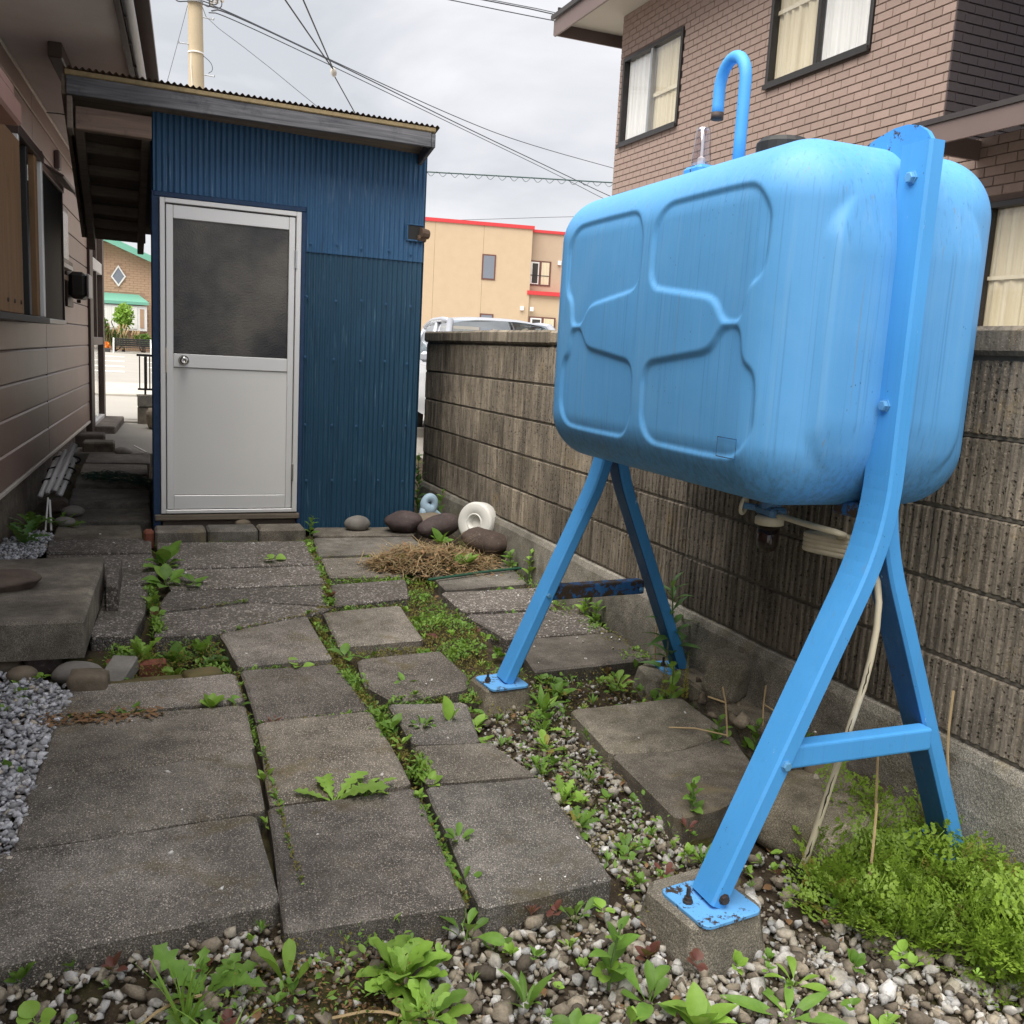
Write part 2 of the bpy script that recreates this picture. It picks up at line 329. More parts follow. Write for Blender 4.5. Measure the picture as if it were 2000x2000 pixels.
def soil_mat():
    m, n, b = new_mat('soil'); p = pos(n)
    c = mix(n, ramp(n, noi(n, p, 12, 6, .7), [(.3, 0), (.7, 1)]), (.028, .021, .015), (.095, .072, .05))
    c = mix(n, ramp(n, noi(n, p, 3.6, 5, .65), [(.5, 0), (.62, .8)]), c, (.075, .075, .022))
    c = mix(n, ramp(n, noi(n, p, 160, 4, .7), [(.55, 0), (.7, .5)]), c, (.19, .15, .10))
    return fin(m, n, b, c, .95, bump(n, noi(n, p, 70, 5, .75), .9, .015), 0, .15)
MAT['soil'] = soil_mat()
MAT['asphalt'] = plain('pale_asphalt', (.24, .225, .20), .9, 0, .18, 3, .3)
MAT['farroad'] = plain('worn_asphalt', (.30, .285, .26), .9, 0, .15, .8, .2)
MAT['kerbpave'] = plain('pavement_concrete', (.40, .375, .33), .9, 0, .2, 4, .2)
MAT['paint'] = plain('road_paint', (.7, .7, .68), .8, 0, .2, 6)
def leaf_mat(name, a, bcol, trans=.3, rough=.5):
    m = bpy.data.materials.new(name); m.use_nodes = True; n = m.node_tree
    b = n.nodes['Principled BSDF']; o = n.nodes['Material Output']; p = pos(n)
    c = mix(n, ramp(n, noi(n, p, 28, 4, .6), [(.3, 0), (.7, 1)]), a, bcol)
    c = mix(n, 1.0, c, ramp(n, orand(n), [(0, .75), (1, 1.25)]), 'MULTIPLY')
    c = mix(n, mth(n, 'MULTIPLY', attr(n, 'rnd').outputs['Fac'], .45), c, tuple(v*.45 for v in a))
    n.links.new(c, b.inputs['Base Color']); b.inputs['Roughness'].default_value = rough; b.inputs['Specular IOR Level'].default_value = .35
    n.links.new(bump(n, noi(n, p, 140, 3), .25, .003), b.inputs['Normal'])
    t = n.nodes.new('ShaderNodeBsdfTranslucent'); n.links.new(mix(n, .5, c, (.30, .42, .05)), t.inputs[0])
    s = n.nodes.new('ShaderNodeMixShader'); s.inputs[0].default_value = trans
    n.links.new(b.outputs[0], s.inputs[1]); n.links.new(t.outputs[0], s.inputs[2]); n.links.new(s.outputs[0], o.inputs[0])
    return m
MAT['leaf'] = leaf_mat('green_leaf', (.11, .225, .035), (.18, .33, .06))
MAT['leafbright'] = leaf_mat('bright_leaf', (.20, .36, .045), (.28, .46, .085))
MAT['leafdark'] = leaf_mat('dark_leaf', (.06, .15, .04), (.11, .22, .06))
MAT['leafred'] = leaf_mat('reddish_leaf', (.16, .05, .05), (.22, .09, .07))
MAT['leafyellow'] = leaf_mat('yellowing_leaf', (.30, .27, .05), (.38, .33, .09))
MAT['fern'] = leaf_mat('feathery_leaf', (.22, .38, .035), (.38, .56, .08))
MAT['moss'] = leaf_mat('moss_cushion', (.13, .13, .025), (.27, .22, .06), .15, .9)
MAT['straw'] = leaf_mat('dry_straw', (.30, .205, .105), (.50, .38, .22), .15, .8)
MAT['deadleaf'] = leaf_mat('dead_leaf', (.20, .10, .045), (.36, .22, .12), .15, .8)
MAT['stemdry'] = plain('dry_stalk', (.42, .31, .17), .8, 0, .3, 30)
MAT['stem'] = plain('green_stem', (.10, .17, .05), .6, 0, .3, 30)
MAT['petal'] = plain('white_petal', (.75, .74, .68), .7)
MAT['orange'] = plain('orange_petal', (.75, .22, .02), .7)
MAT['pole'] = plain('pole_concrete', (.42, .345, .235), .85, 0, .15, 3, .3)
MAT['wire'] = plain('black_cable', (.045, .05, .06), .6)
MAT['wiregreen'] = plain('green_black_cable', (.03, .06, .06), .6)
MAT['galv'] = plain('galvanised_steel', (.35, .36, .38), .45, .6)
MAT['ceramic'] = plain('ceramic_insulator', (.62, .58, .52), .25)
MAT['tan'] = plain('tan_stucco', (.50, .385, .262), .95, 0, .06, 3, .35)
MAT['tan2'] = plain('pinkish_tan_stucco', (.44, .335, .245), .95, 0, .06, 3, .35)
MAT['redtrim'] = plain('red_trim', (.55, .045, .05), .5)
MAT['brownframe'] = plain('reddish_brown_frame', (.13, .055, .042), .5)
MAT['mint'] = plain('mint_green_roof', (.15, .38, .29), .6, 0, .06, 3)
MAT['farbrick'] = plain('tan_far_brick', (.40, .27, .185), .9, 0, .1, 8, .3, .3, .12)
MAT['farjoint'] = plain('far_brick_joint', (.34, .23, .16), .95)
MAT['carpaint'] = plain('silver_car_paint', (.40, .42, .47), .22, .25, .02)
MAT['carwhite'] = plain('white_car_paint', (.75, .75, .76), .25, 0, .02)
MAT['tyre'] = plain('tyre_rubber', (.02, .02, .02), .85)
MAT['lampglass'] = plain('clear_lamp', (.6, .62, .65), .1)
MAT['tail'] = plain('red_lamp', (.4, .02, .02), .2)

# ------------------------------------------------------------------ mesh helpers
class MB:
    def __init__(s): s.v = []; s.f = []; s.r = []
    def add(s, vs, fs, r=0.0):
        o = len(s.v); s.v += [tuple(x) for x in vs]; s.f += [tuple(i+o for i in q) for q in fs]; s.r += [r]*len(vs)
        return s
    def box(s, x0, x1, y0, y1, z0, z1, M=None, ch=0.0):
        if ch:
            c = min(ch, (x1-x0)*.45, (y1-y0)*.45, (z1-z0)*.45)
            bm = bmesh.new(); bmesh.ops.create_cube(bm, size=1)
            for v in bm.verts: v.co = Vector(((x0+x1)/2+v.co.x*(x1-x0), (y0+y1)/2+v.co.y*(y1-y0), (z0+z1)/2+v.co.z*(z1-z0)))
            bmesh.ops.bevel(bm, geom=bm.edges[:], offset=c, segments=1, profile=.5, affect='EDGES')
            bm.verts.index_update(); vs = [v.co.copy() for v in bm.verts]; fs = [[v.index for v in f.verts] for f in bm.faces]; bm.free()
        else:
            vs = [Vector(p) for p in ((x0, y0, z0), (x1, y0, z0), (x1, y1, z0), (x0, y1, z0), (x0, y0, z1), (x1, y0, z1), (x1, y1, z1), (x0, y1, z1))]
            fs = [(0, 3, 2, 1), (4, 5, 6, 7), (0, 1, 5, 4), (1, 2, 6, 5), (2, 3, 7, 6), (3, 0, 4, 7)]
        if M is not None: vs = [M @ v for v in vs]
        return s.add(vs, fs)
    def prism(s, poly, z0, z1, ch=.006, M=None):
        n = len(poly); cx = sum(p[0] for p in poly)/n; cy = sum(p[1] for p in poly)/n
        A = sum(poly[i-1][0]*poly[i][1]-poly[i][0]*poly[i-1][1] for i in range(n))
        if A < 0: poly = poly[::-1]
        def ins(p, d):
            L = math.hypot(p[0]-cx, p[1]-cy) or 1; return (p[0]-(p[0]-cx)/L*d*1.4, p[1]-(p[1]-cy)/L*d*1.4)
        if callable(z1): zt = z1
        else: zt = lambda x, y: z1
        vs = [Vector((x, y, z0)) for x, y in poly]+[Vector((x, y, zt(x, y)-ch)) for x, y in poly]
        vs += [Vector((*ins(p, ch), zt(*ins(p, ch)))) for p in poly]
        fs = [tuple(range(n))[::-1], tuple(range(2*n, 3*n))]
        for k in range(n):
            j = (k+1) % n
            fs += [(k, j, n+j, n+k), (n+k, n+j, 2*n+j, 2*n+k)]
        if M is not None: vs = [M @ v for v in vs]
        return s.add(vs, fs)
    def tube(s, pts, rad, n=8, cap=True):
        pts = [Vector(p) for p in pts]; m = len(pts)
        rads = rad if isinstance(rad, (list, tuple)) else [rad]*m
        vs = []; up = None
        for i, p in enumerate(pts):
            t = (pts[min(i+1, m-1)]-pts[max(i-1, 0)]).normalized()
            if up is None: up = Vector((0, 0, 1)) if abs(t.z) < .9 else Vector((1, 0, 0))
            a = t.cross(up); 
            if a.length < 1e-6: a = t.cross(Vector((0, 1, .3)))
            a.normalize(); b_ = a.cross(t).normalized(); up = b_
            for k in range(n):
                q = 2*math.pi*k/n; vs.append(p+(a*math.cos(q)+b_*math.sin(q))*rads[i])
        fs = [(i*n+k, i*n+(k+1) % n, (i+1)*n+(k+1) % n, (i+1)*n+k) for i in range(m-1) for k in range(n)]
        if cap: fs += [tuple(range(n))[::-1], tuple(range((m-1)*n, m*n))]
        return s.add(vs, fs)
    def lathe(s, prof, n=20, M=None):
        vs = [Vector((r*math.cos(2*math.pi*k/n), r*math.sin(2*math.pi*k/n), z)) for r, z in prof for k in range(n)]
        m = len(prof)
        fs = [(i*n+k, i*n+(k+1) % n, (i+1)*n+(k+1) % n, (i+1)*n+k) for i in range(m-1) for k in range(n)]
        fs += [tuple(range(n))[::-1], tuple(range((m-1)*n, m*n))]
        if M is not None: vs = [M @ v for v in vs]
        return s.add(vs, fs)
    def quad(s, a, b, c, d): return s.add([a, b, c, d], [(0, 1, 2, 3)])
ORG = {}
def mk(name, mb, mat, parent=None, smooth=False, org=None):
    o_ = Vector(org) if org is not None else (Vector(ORG.get(parent.name, (0, 0, 0))) if parent else Vector((0, 0, 0)))
    me = bpy.data.meshes.new(name)
    me.from_pydata([(x[0]-o_.x, x[1]-o_.y, x[2]-o_.z) for x in mb.v], [], mb.f)
    if any(mb.r):
        at = me.attributes.new('rnd', 'FLOAT', 'POINT'); at.data.foreach_set('value', mb.r)
    me.materials.append(MAT[mat] if isinstance(mat, str) else mat)
    if smooth: me.polygons.foreach_set('use_smooth', [True]*len(me.polygons))
    me.update()
    o = bpy.data.objects.new(name, me); COL.objects.link(o)
    if parent: o.parent = parent; ORG[o.name] = tuple(o_)
    elif org is not None: o.location = o_; ORG[o.name] = tuple(o_)
    return o
def tag(o, label=None, cat=None, group=None, kind=None):
    if label: o['label'] = label
    if cat: o['category'] = cat
    if group: o['group'] = group
    if kind: o['kind'] = kind
    return o
def thing(name, loc, label, cat, group=None):
    o = bpy.data.objects.new(name, None); COL.objects.link(o); o.location = loc; o.empty_display_size = .1
    ORG[o.name] = tuple(loc); return tag(o, label, cat, group)
def solo(name, mb, mat, loc, label, cat, group=None, smooth=False):
    return tag(mk(name, mb, mat, None, smooth, org=loc), label, cat, group)
def inst(name, mesh, parent, loc, rot=(0, 0, 0), scale=(1, 1, 1)):
    o = bpy.data.objects.new(name, mesh); COL.objects.link(o); o.parent = parent
    o.location = loc; o.rotation_euler = rot; o.scale = scale; return o
def smooth_by_angle(o, ang=40):
    me = o.data; me.polygons.foreach_set('use_smooth', [True]*len(me.polygons))
    try: me.set_sharp_from_angle(angle=R(ang))
    except Exception: pass
    return o
def inpoly(x, y, poly):
    x = np.asarray(x); y = np.asarray(y); r = np.zeros(x.shape, bool); j = len(poly)-1
    for i in range(len(poly)):
        xi, yi = poly[i]; xj, yj = poly[j]
        c = ((yi > y) != (yj > y)) & (x < (xj-xi)*(y-yi)/(yj-yi+1e-12)+xi); r ^= c; j = i
    return r
def zs(y): return -.16+.022*y                 # level of the paving at depth y

# ------------------------------------------------------------------ ground
def gz(y):
    if y < 12: return zs(y)-.10
    return (zs(12)-.004)+(y-12)/33*(.42-(zs(12)-.004)) if y < 45 else .42
mb = MB(); ys = [-60, -10, 0, 3, 6, 9, 12, 12.01, 16, 20, 30, 45, 80, 200, 900]
for i, y in enumerate(ys):
    for x in (-900, -100, -20, 20, 100, 900): mb.v.append((x, y, gz(y)-(.12 if y < 12.005 else 0))); mb.r.append(0)
for i in range(len(ys)-1):
    for k in range(5): mb.f.append((i*6+k, i*6+k+1, (i+1)*6+k+1, (i+1)*6+k))
tag(mk('ground', mb, 'asphalt'), kind='structure')
# the yard's soil bed
NX, NY = 90, 150; X0, X1, Y0, Y1 = -1.6, 2.9, .35, 12.0
mb = MB()
def soil_z(x, y):
    z = zs(y)-.062+.012*mnoise.noise(Vector((x*4, y*4, 0)))+.006*mnoise.noise(Vector((x*15, y*15, 3)))
    if x < -.2 and y < 3.6: z += .035*min(1, (-.2-x)/.08)
    if x > 1.15 and y < 2.3: z -= .02
    if y < 1.85: z -= .02
    if -.09 < x < .34 and 3.42 < y < 3.86: z -= .05
    return z
for j in range(NY+1):
    for i in range(NX+1):
        x = X0+(X1-X0)*i/NX; y = Y0+(Y1-Y0)*j/NY; mb.v.append((x, y, soil_z(x, y))); mb.r.append(0)
for j in range(NY):
    for i in range(NX): a = j*(NX+1)+i; mb.f.append((a, a+1, a+NX+2, a+NX+1))
yard = tag(mk('yard_soil', mb, 'soil', smooth=True), kind='structure')
ORG[yard.name] = (0, 0, 0)
# asphalt drive behind the passage, pavement and road
mb = MB(); mb.prism([(-1.5, 8.9), (.6, 8.9), (.6, 12.2), (-1.5, 12.3)], -.1, .085, .01)
tag(mk('asphalt_path', mb, 'asphalt'), kind='structure')
def strip(name, mat, y0, y1, x0=-30, x1=60, dz=.004):
    mb = MB(); mb.quad((x0, y0, gz(y0)+dz), (x1, y0, gz(y0)+dz), (x1, y1, gz(y1)+dz), (x0, y1, gz(y1)+dz))
    return tag(mk(name, mb, mat), kind='structure')
strip('near_pavement', 'farroad', 12.3, 16.2)
mb = MB(); y = 16.2
for k in range(40): mb.box(-6+k*.62, -6+k*.62+.60, 16.2, 16.42, gz(16.2)-.1, gz(16.2)+.05, ch=.015)
tag(mk('kerb', mb, 'kerbpave'), kind='structure')
strip('pavement', 'kerbpave', 16.42, 19.6, dz=.03)
strip('road', 'farroad', 19.6, 44.0)
mb = MB()
for y0 in (24.5, 27.5, 31.5, 36):
    for x0 in (-5.4, -2.4, .6, 3.6, 6.6): mb.quad((x0, y0, gz(y0)+.008), (x0+2.4, y0, gz(y0)+.008), (x0+2.4, y0+.45, gz(y0+.45)+.008), (x0, y0+.45, gz(y0+.45)+.008))
tag(mk('road_markings', mb, 'paint'), kind='structure')

# ------------------------------------------------------------------ paving slabs
SLABS = [
 ('slab', [(-.36, 2.317), (.304, 2.364), (.307, 1.955), (-.36, 1.88)]), ('slab', [(-.25, 2.650), (.341, 2.756), (.329, 2.374), (-.254, 2.328)]),
 ('slab', [(-.208, 3.122), (.361, 3.110), (.352, 2.772), (-.24, 2.665)]), ('slab', [(-.183, 3.389), (.361, 3.396), (.366, 3.136), (-.209, 3.144)]),
 ('slab', [(.336, 2.384), (.740, 2.389), (.699, 1.828), (.299, 1.850)]), ('slab', [(.376, 2.946), (.752, 2.955), (.738, 2.415), (.344, 2.402)]),
 ('slab', [(.379, 3.440), (.729, 3.433), (.755, 2.985), (.379, 2.968)]), ('slab', [(.343, 3.853), (.729, 4.039), (.732, 3.490), (.378, 3.464)]),
 ('pebble', [(.095, 4.167), (.54, 4.283), (.863, 4.149), (.736, 4.053), (.338, 3.870), (.099, 3.880)]), ('pebble', [(.175, 4.535), (.917, 4.540), (.874, 4.171), (.543, 4.303), (.106, 4.200)]),
 ('pebble', [(.171, 4.778), (.273, 4.924), (.956, 4.907), (.922, 4.562), (.19, 4.562)]), ('pebble', [(.154, 5.555), (1.009, 5.506), (.959, 4.941), (.275, 4.960), (.172, 4.807)]),
 ('slab', [(.772, 2.393), (1.115, 2.365), (1.071, 1.832), (.724, 1.809)]), ('slab', [(.809, 2.657), (1.058, 2.622), (1.111, 2.385), (.777, 2.412)]),
 ('slab', [(.821, 3.000), (1.093, 2.960), (1.026, 2.637), (.815, 2.671)]), ('slab', [(.821, 3.473), (1.168, 3.500), (1.183, 3.206), (1.135, 3.078), (.851, 3.022), (.786, 3.197)]),
 ('slab', [(.805, 4.087), (1.174, 4.129), (1.140, 3.637), (.782, 3.623)]), ('pebble', [(.917, 4.540), (1.329, 4.598), (1.258, 4.272), (.879, 4.171)]),
 ('slab', [(.989, 5.099), (1.434, 5.106), (1.341, 4.665), (.959, 4.697)]), ('slab_smooth', [(1.035, 5.595), (1.639, 5.557), (1.633, 5.158), (.984, 5.148)]),
 ('slab_smooth', [(1.091, 5.872), (1.805, 5.844), (1.654, 5.606), (1.042, 5.645)]), ('pebble', [(1.433, 4.317), (1.988, 4.337), (1.901, 3.987), (1.438, 3.992)]),
 ('pebble', [(1.427, 3.945), (2.00, 3.942), (1.99, 3.598), (1.490, 3.592)]), ('slab_smooth', [(1.506, 3.565), (2.00, 3.586), (1.99, 3.223), (1.448, 3.182)]),
 ('conc', [(1.425, 2.820), (1.881, 2.828), (1.872, 2.50), (1.63, 2.44), (1.398, 2.47)]), ('slab_smooth', [(1.50, 4.849), (2.00, 4.856), (1.931, 4.406), (1.468, 4.359)]),
 ('slab_smooth', [(1.396, 2.455), (1.63, 2.425), (1.868, 2.485), (1.80, 2.27), (1.655, 2.115), (1.52, 2.06), (1.382, 2.045)]), ('slab_smooth', [(-.378, 6.06), (.080, 6.06), (.080, 5.705), (-.386, 5.713)]), ('pebble', [(-.405, 5.689), (.132, 5.680), (.126, 5.325), (-.39, 5.382)]),
 ('pebble', [(-.387, 5.336), (.125, 5.290), (.155, 5.022), (.105, 4.690), (-.341, 4.690)]), ('pebble', [(-.09, 4.662), (.100, 4.655), (.066, 4.186), (.020, 3.901), (-.137, 3.926)]),
 ('slab_smooth', [(-.36, 6.50), (.145, 6.50), (.140, 6.09), (-.37, 6.13)]), ('slab_smooth', [(-.34, 7.12), (.15, 7.08), (.148, 6.55), (-.34, 6.57)]),
 ('slab_smooth', [(-.33, 7.55), (.15, 7.52), (.15, 7.13), (-.33, 7.17)]), ('slab_smooth', [(-.31, 8.15), (.16, 8.12), (.155, 7.58), (-.32, 7.60)]), ('slab_smooth', [(-.29, 8.75), (.2, 8.72), (.18, 8.2), (-.3, 8.22)]),
]
def subdiv_edge(poly, step=.11, jit=.0035, seed=0):
    r = random.Random(seed); out = []
    for i in range(len(poly)):
        a = poly[i]; b_ = poly[(i+1) % len(poly)]; L = math.dist(a, b_); k = max(1, int(L/step))
        for t in range(k):
            f = t/k
            if t == 0:   # worn corner
                p = poly[i-1]; d1 = math.dist(a, p); d2 = L; c = r.uniform(.006, .018)
                out.append((a[0]+(p[0]-a[0])*c/d1, a[1]+(p[1]-a[1])*c/d1)); out.append((a[0]+(b_[0]-a[0])*c/d2, a[1]+(b_[1]-a[1])*c/d2))
            else: out.append((a[0]+(b_[0]-a[0])*f+r.uniform(-jit, jit), a[1]+(b_[1]-a[1])*f+r.uniform(-jit, jit)))
    return out
for k, (m_, poly) in enumerate(SLABS):
    r = random.Random(100+k); cx = sum(p[0] for p in poly)/len(poly); cy = sum(p[1] for p in poly)/len(poly)
    tx, ty, dz = r.uniform(-.008, .008), r.uniform(-.008, .008), r.uniform(-.004, .004)
    if k in (31, 32, 33): dz += .02+.02*(k-31)
    if k in (34, 35): dz += .06
    mb = MB(); mb.prism(subdiv_edge(poly, seed=k), zs(cy)-.12, lambda x, y: zs(y)+dz+tx*(x-cx)+ty*(y-cy)+.0025*mnoise.noise(Vector((x*9, y*9, k))), .007)
    mk('paving_slab', mb, m_, yard)
def on_slab(x, y):
    r = np.zeros(np.asarray(x).shape, bool)
    for m_, p in SLABS: r |= inpoly(x, y, p)
    return r

# ------------------------------------------------------------------ stones of gravel
def stone_shapes(n, seed, flat=.75):
    out = []; r = np.random.default_rng(seed)
    bm = bmesh.new(); bmesh.ops.create_icosphere(bm, subdivisions=2, radius=1); base = np.array([v.co[:] for v in bm.verts]); bm.verts.index_update()
    fs = np.array([[v.index for v in f.verts] for f in bm.faces]); bm.free()
    bm = bmesh.new(); bmesh.ops.create_icosphere(bm, subdivisions=1, radius=1); base1 = np.array([v.co[:] for v in bm.verts]); bm.verts.index_update()
    fs1 = np.array([[v.index for v in f.verts] for f in bm.faces]); bm.free()
    for k in range(n):
        v = base1.copy(); v *= r.uniform(.8, 1.55, 3)*np.array([1, 1, flat])
        for _ in range(r.integers(9, 15)):
            d = r.normal(size=3); d /= np.linalg.norm(d); h = r.uniform(.34, .72); q = v@d; e = q > h
            v[e] -= np.outer(q[e]-h, d)
        v += r.normal(size=v.shape)*.025
        out.append((v, fs1))
    return out
def pile(name, mat, P, size, seed, flat=.75, parent=None, kind='stuff', sink=.25, rnd=None):
    """P: (n,3) ground points; one mesh of individually turned stones"""
    r = np.random.default_rng(seed); shapes = stone_shapes(36, seed, flat); V = []; Fc = []; A = []; off = 0
    for k in range(len(P)):
        v, f = shapes[r.integers(len(shapes))]
        a = r.uniform(0, 6.283); t = r.normal(0, .35, 2); c, s = np.cos(a), np.sin(a)
        Rz = np.array([[c, -s, 0], [s, c, 0], [0, 0, 1]]); cx, sx_ = np.cos(t[0]), np.sin(t[0]); cy, sy = np.cos(t[1]), np.sin(t[1])
        Rt = np.array([[1, 0, 0], [0, cx, -sx_], [0, sx_, cx]])@np.array([[cy, 0, sy], [0, 1, 0], [-sy, 0, cy]])
        q = (v*size[k])@(Rz@Rt).T; q = q+P[k]+np.array([0, 0, size[k]*(flat*.8-sink)])
        V.append(q); Fc.append(f+off); off += len(v); A.append(np.full(len(v), rnd[k] if rnd is not None else r.random()))
    V = np.concatenate(V); Fc = np.concatenate(Fc); A = np.concatenate(A)
    me = bpy.data.meshes.new(name); me.vertices.add(len(V)); me.vertices.foreach_set('co', V.ravel())
    me.loops.add(len(Fc)*3); me.loops.foreach_set('vertex_index', Fc.ravel().astype(np.int32))
    me.polygons.add(len(Fc)); me.polygons.foreach_set('loop_start', np.arange(0, len(Fc)*3, 3, dtype=np.int32))
    me.update(calc_edges=True); at = me.attributes.new('rnd', 'FLOAT', 'POINT'); at.data.foreach_set('value', A.astype(np.float32))
    me.materials.append(MAT[mat]); o = bpy.data.objects.new(name, me); COL.objects.link(o); o['kind'] = kind
    if parent: o.parent = parent
    return o
def sample(n, x0, x1, y0, y1, test):
    x = nr.uniform(x0, x1, n); y = nr.uniform(y0, y1, n); k = test(x, y); return x[k], y[k]
def zsoil(x, y): return np.array([soil_z(a, b_) for a, b_ in zip(x, y)])
# grey mixed gravel in front and up the strip by the near leg
def in_strip(x, y):
    a = (x > 1.04+.03*np.sin(y*9)) & (x < 1.42) & (y > 1.7) & (y < 2.95)
    b_ = (x > 1.2) & (x < 1.75) & (y > 2.75) & (y < 3.2)
    return a | b_
def front(x, y):
    edge = 1.9+0.0*x; f = (y < 2.0) & ~on_slab(x, y)
    return (f | in_strip(x, y)) & ~on_slab(x, y) & (x < 2.03) & (x > -.95)
x, y = sample(52000, -.9, 2.02, .95, 3.2, front)
dens = np.where(y < 1.62, 1.0, .75)*np.where((x > .22) & (x < .48) & (y > 1.52) & (y < 1.8), .3, 1)*np.where((x > 1.45) & (y > 1.62), .35, 1)*np.where(y > 2.75, .55, 1)
k = nr.random(len(x)) < dens; x, y = x[k], y[k]
sz = np.clip(nr.lognormal(math.log(.0088), .50, len(x)), .0035, .03); sz = np.where(y > 1.9, sz*.85, sz)
z = zsoil(x, y)+nr.uniform(-.002, .012, len(x))
pile('gravel', 'gravel', np.stack([x, y, z], 1), sz, 21, .8)
# bluish chippings on the left
def leftg(x, y): return inpoly(x, y, [(-1.2, 3.62), (-.40, 3.60), (-.30, 3.50), (-.20, 3.40), (-.165, 3.34), (-.20, 3.12), (-.225, 2.9), (-.235, 2.62), (-.24, 2.36), (-.30, 2.1), (-1.2, 1.9)]) | inpoly(x, y, [(-.62, 5.2), (-.45, 5.28), (-.40, 5.5), (-.37, 5.85), (-.48, 5.98), (-.62, 5.7)])
x, y = sample(36000, -1.2, -.12, 1.9, 6.0, leftg)
sz = np.clip(nr.lognormal(math.log(.0125), .28, len(x)), .006, .022)
z = np.where(y < 4, np.array([zs(b_) for b_ in y])-.028, np.array([zs(b_) for b_ in y])-.03)+nr.uniform(0, .028, len(x))
pile('chippings', 'bluegravel', np.stack([x, y, z], 1), sz, 22, .48)
# pale chips scattered over the slabs
x, y = sample(900, -.25, 2.0, 1.82, 5.8, on_slab); k = nr.random(len(x)) < np.where((x > .95) & (y < 2.1), .5, .10); k |= (nr.random(len(x)) < .5) & (x > 1.35) & (y > 3.2) & (y < 4.4)
x, y = x[k], y[k]; sz = np.clip(nr.lognormal(math.log(.0065), .3, len(x)), .003, .013)
pile('loose_chips', 'chips', np.stack([x, y, np.array([zs(b_) for b_ in y])], 1), sz, 23, .5, sink=.05)

# ------------------------------------------------------------------ rocks
def rock(name, loc, dims, mat, label, seed, rot=0, rough=.16, cat='stone', group=None, sub=3, blocky=0, tilt=(0, 0)):
    bm = bmesh.new(); bmesh.ops.create_icosphere(bm, subdivisions=sub, radius=1)
    for v in bm.verts:
        c = v.co.copy()
        if blocky:
            m_ = max(abs(c.x), abs(c.y), abs(c.z)); c = c.lerp(c/m_, blocky)
        n_ = 1+rough*mnoise.noise(c*1.3+Vector((seed*7.1, 0, 0)))+rough*.35*mnoise.noise(c*3.7+Vector((0, seed*3.3, 0)))
        v.co = Vector((c.x*n_*dims[0]/2, c.y*n_*dims[1]/2, c.z*n_*dims[2]/2))
    Rm = Matrix.Rotation(rot, 4, 'Z') @ Matrix.Rotation(tilt[0], 4, 'X') @ Matrix.Rotation(tilt[1], 4, 'Y')
    for v in bm.verts: v.co = Rm @ v.co
    zmin = min(v.co.z for v in bm.verts)
    me = bpy.data.meshes.new(name)
    for v in bm.verts: v.co.z -= zmin+.006
    bm.to_mesh(me); bm.free(); me.materials.append(MAT[mat]); me.polygons.foreach_set('use_smooth', [True]*len(me.polygons))
    o = bpy.data.objects.new(name, me); COL.objects.link(o); o.location = loc; ORG[o.name] = tuple(loc)
    return tag(o, label, cat, group)
G = 'stones lying beside the shed'
rock('river_stone', (1.345, 5.78, zs(5.8)), (.165, .125, .10), 'rock_grey', 'smooth light grey oval stone lying alone against the blue shed', 1, .1, .05, group=G)
rock('boulder', (1.625, 5.70, zs(5.7)), (.245, .19, .145), 'rock_purple', 'dark purplish rounded boulder at the shed corner', 2, -.05, .13, group=G)
rock('boulder', (1.80, 5.52, zs(5.5)), (.30, .17, .15), 'rock_purple', 'long dark grey boulder between the pale blue toy and the white ring', 3, .35, .12, group=G, tilt=(0, -.2))
rock('boulder', (1.925, 5.03, zs(5.05)-.01), (.29, .21, .17), 'rock_dark', 'large dark brown angular boulder in front of the white ring', 4, -.35, .22, group=G, tilt=(.1, .22))
rock('flat_stone', (1.80, 5.86, zs(5.8)), (.30, .18, .09), 'rock_tan', 'tan flat stone under the pale blue plastic toy', 5, .3, .12, group=G, tilt=(0, -.15))
G = 'stones edging the planting pocket'
rock('edging_stone', (-.395, 3.665, zs(3.6)-.04), (.10, .08, .065), 'rock_tan', 'tan cobble at the left end of the row under the concrete step', 11, 0, .1, group=G)
rock('edging_stone', (-.285, 3.665, zs(3.6)-.04), (.125, .09, .075), 'rock_purple', 'brown squarish cobble second from left under the concrete step', 12, .05, .08, group=G, blocky=.8)
rock('edging_stone', (-.340, 3.530, zs(3.5)-.02), (.10, .08, .06), 'rock_tan', 'small round brown pebble sitting on the bluish chippings', 13, .2, .04, group=G)
rock('edging_stone', (-.165, 3.535, zs(3.5)-.045), (.175, .13, .085), 'rock_grey', 'large lichen grey cobble between chippings and red bricks', 14, -.05, .07, group=G)
rock('edging_stone', (-.125, 3.385, zs(3.4)-.03), (.125, .10, .085), 'rock_tan', 'porous brown block at the tip of the bluish chippings', 15, -.1, .07, group=G, blocky=.93)
rock('edging_stone', (.250, 3.435, zs(3.4)-.06), (.14, .09, .075), 'mossbrick', 'mossy tan brick piece at the right front of the planting pocket', 17, .25, .08, group=G, blocky=.75)
rock('edging_stone', (.06, 3.425, zs(3.4)-.06), (.30, .085, .06), 'mossbrick', 'long moss covered brick along the front of the planting pocket', 18, .1, .1, group=G, blocky=.7)
mb = MB(); Mx = Matrix.Translation((-.035, 3.52, zs(3.5)-.02)) @ Matrix.Rotation(-.35, 4, 'Z') @ Matrix.Rotation(.25, 4, 'X')
mb.box(-.045, .045, -.09, .09, -.03, .03, Mx, .006)
solo('edging_brick', mb, 'rock_grey', (-.035, 3.52, zs(3.5)-.04), 'grey tilted brick standing beside the large lichen cobble', 'brick', G)
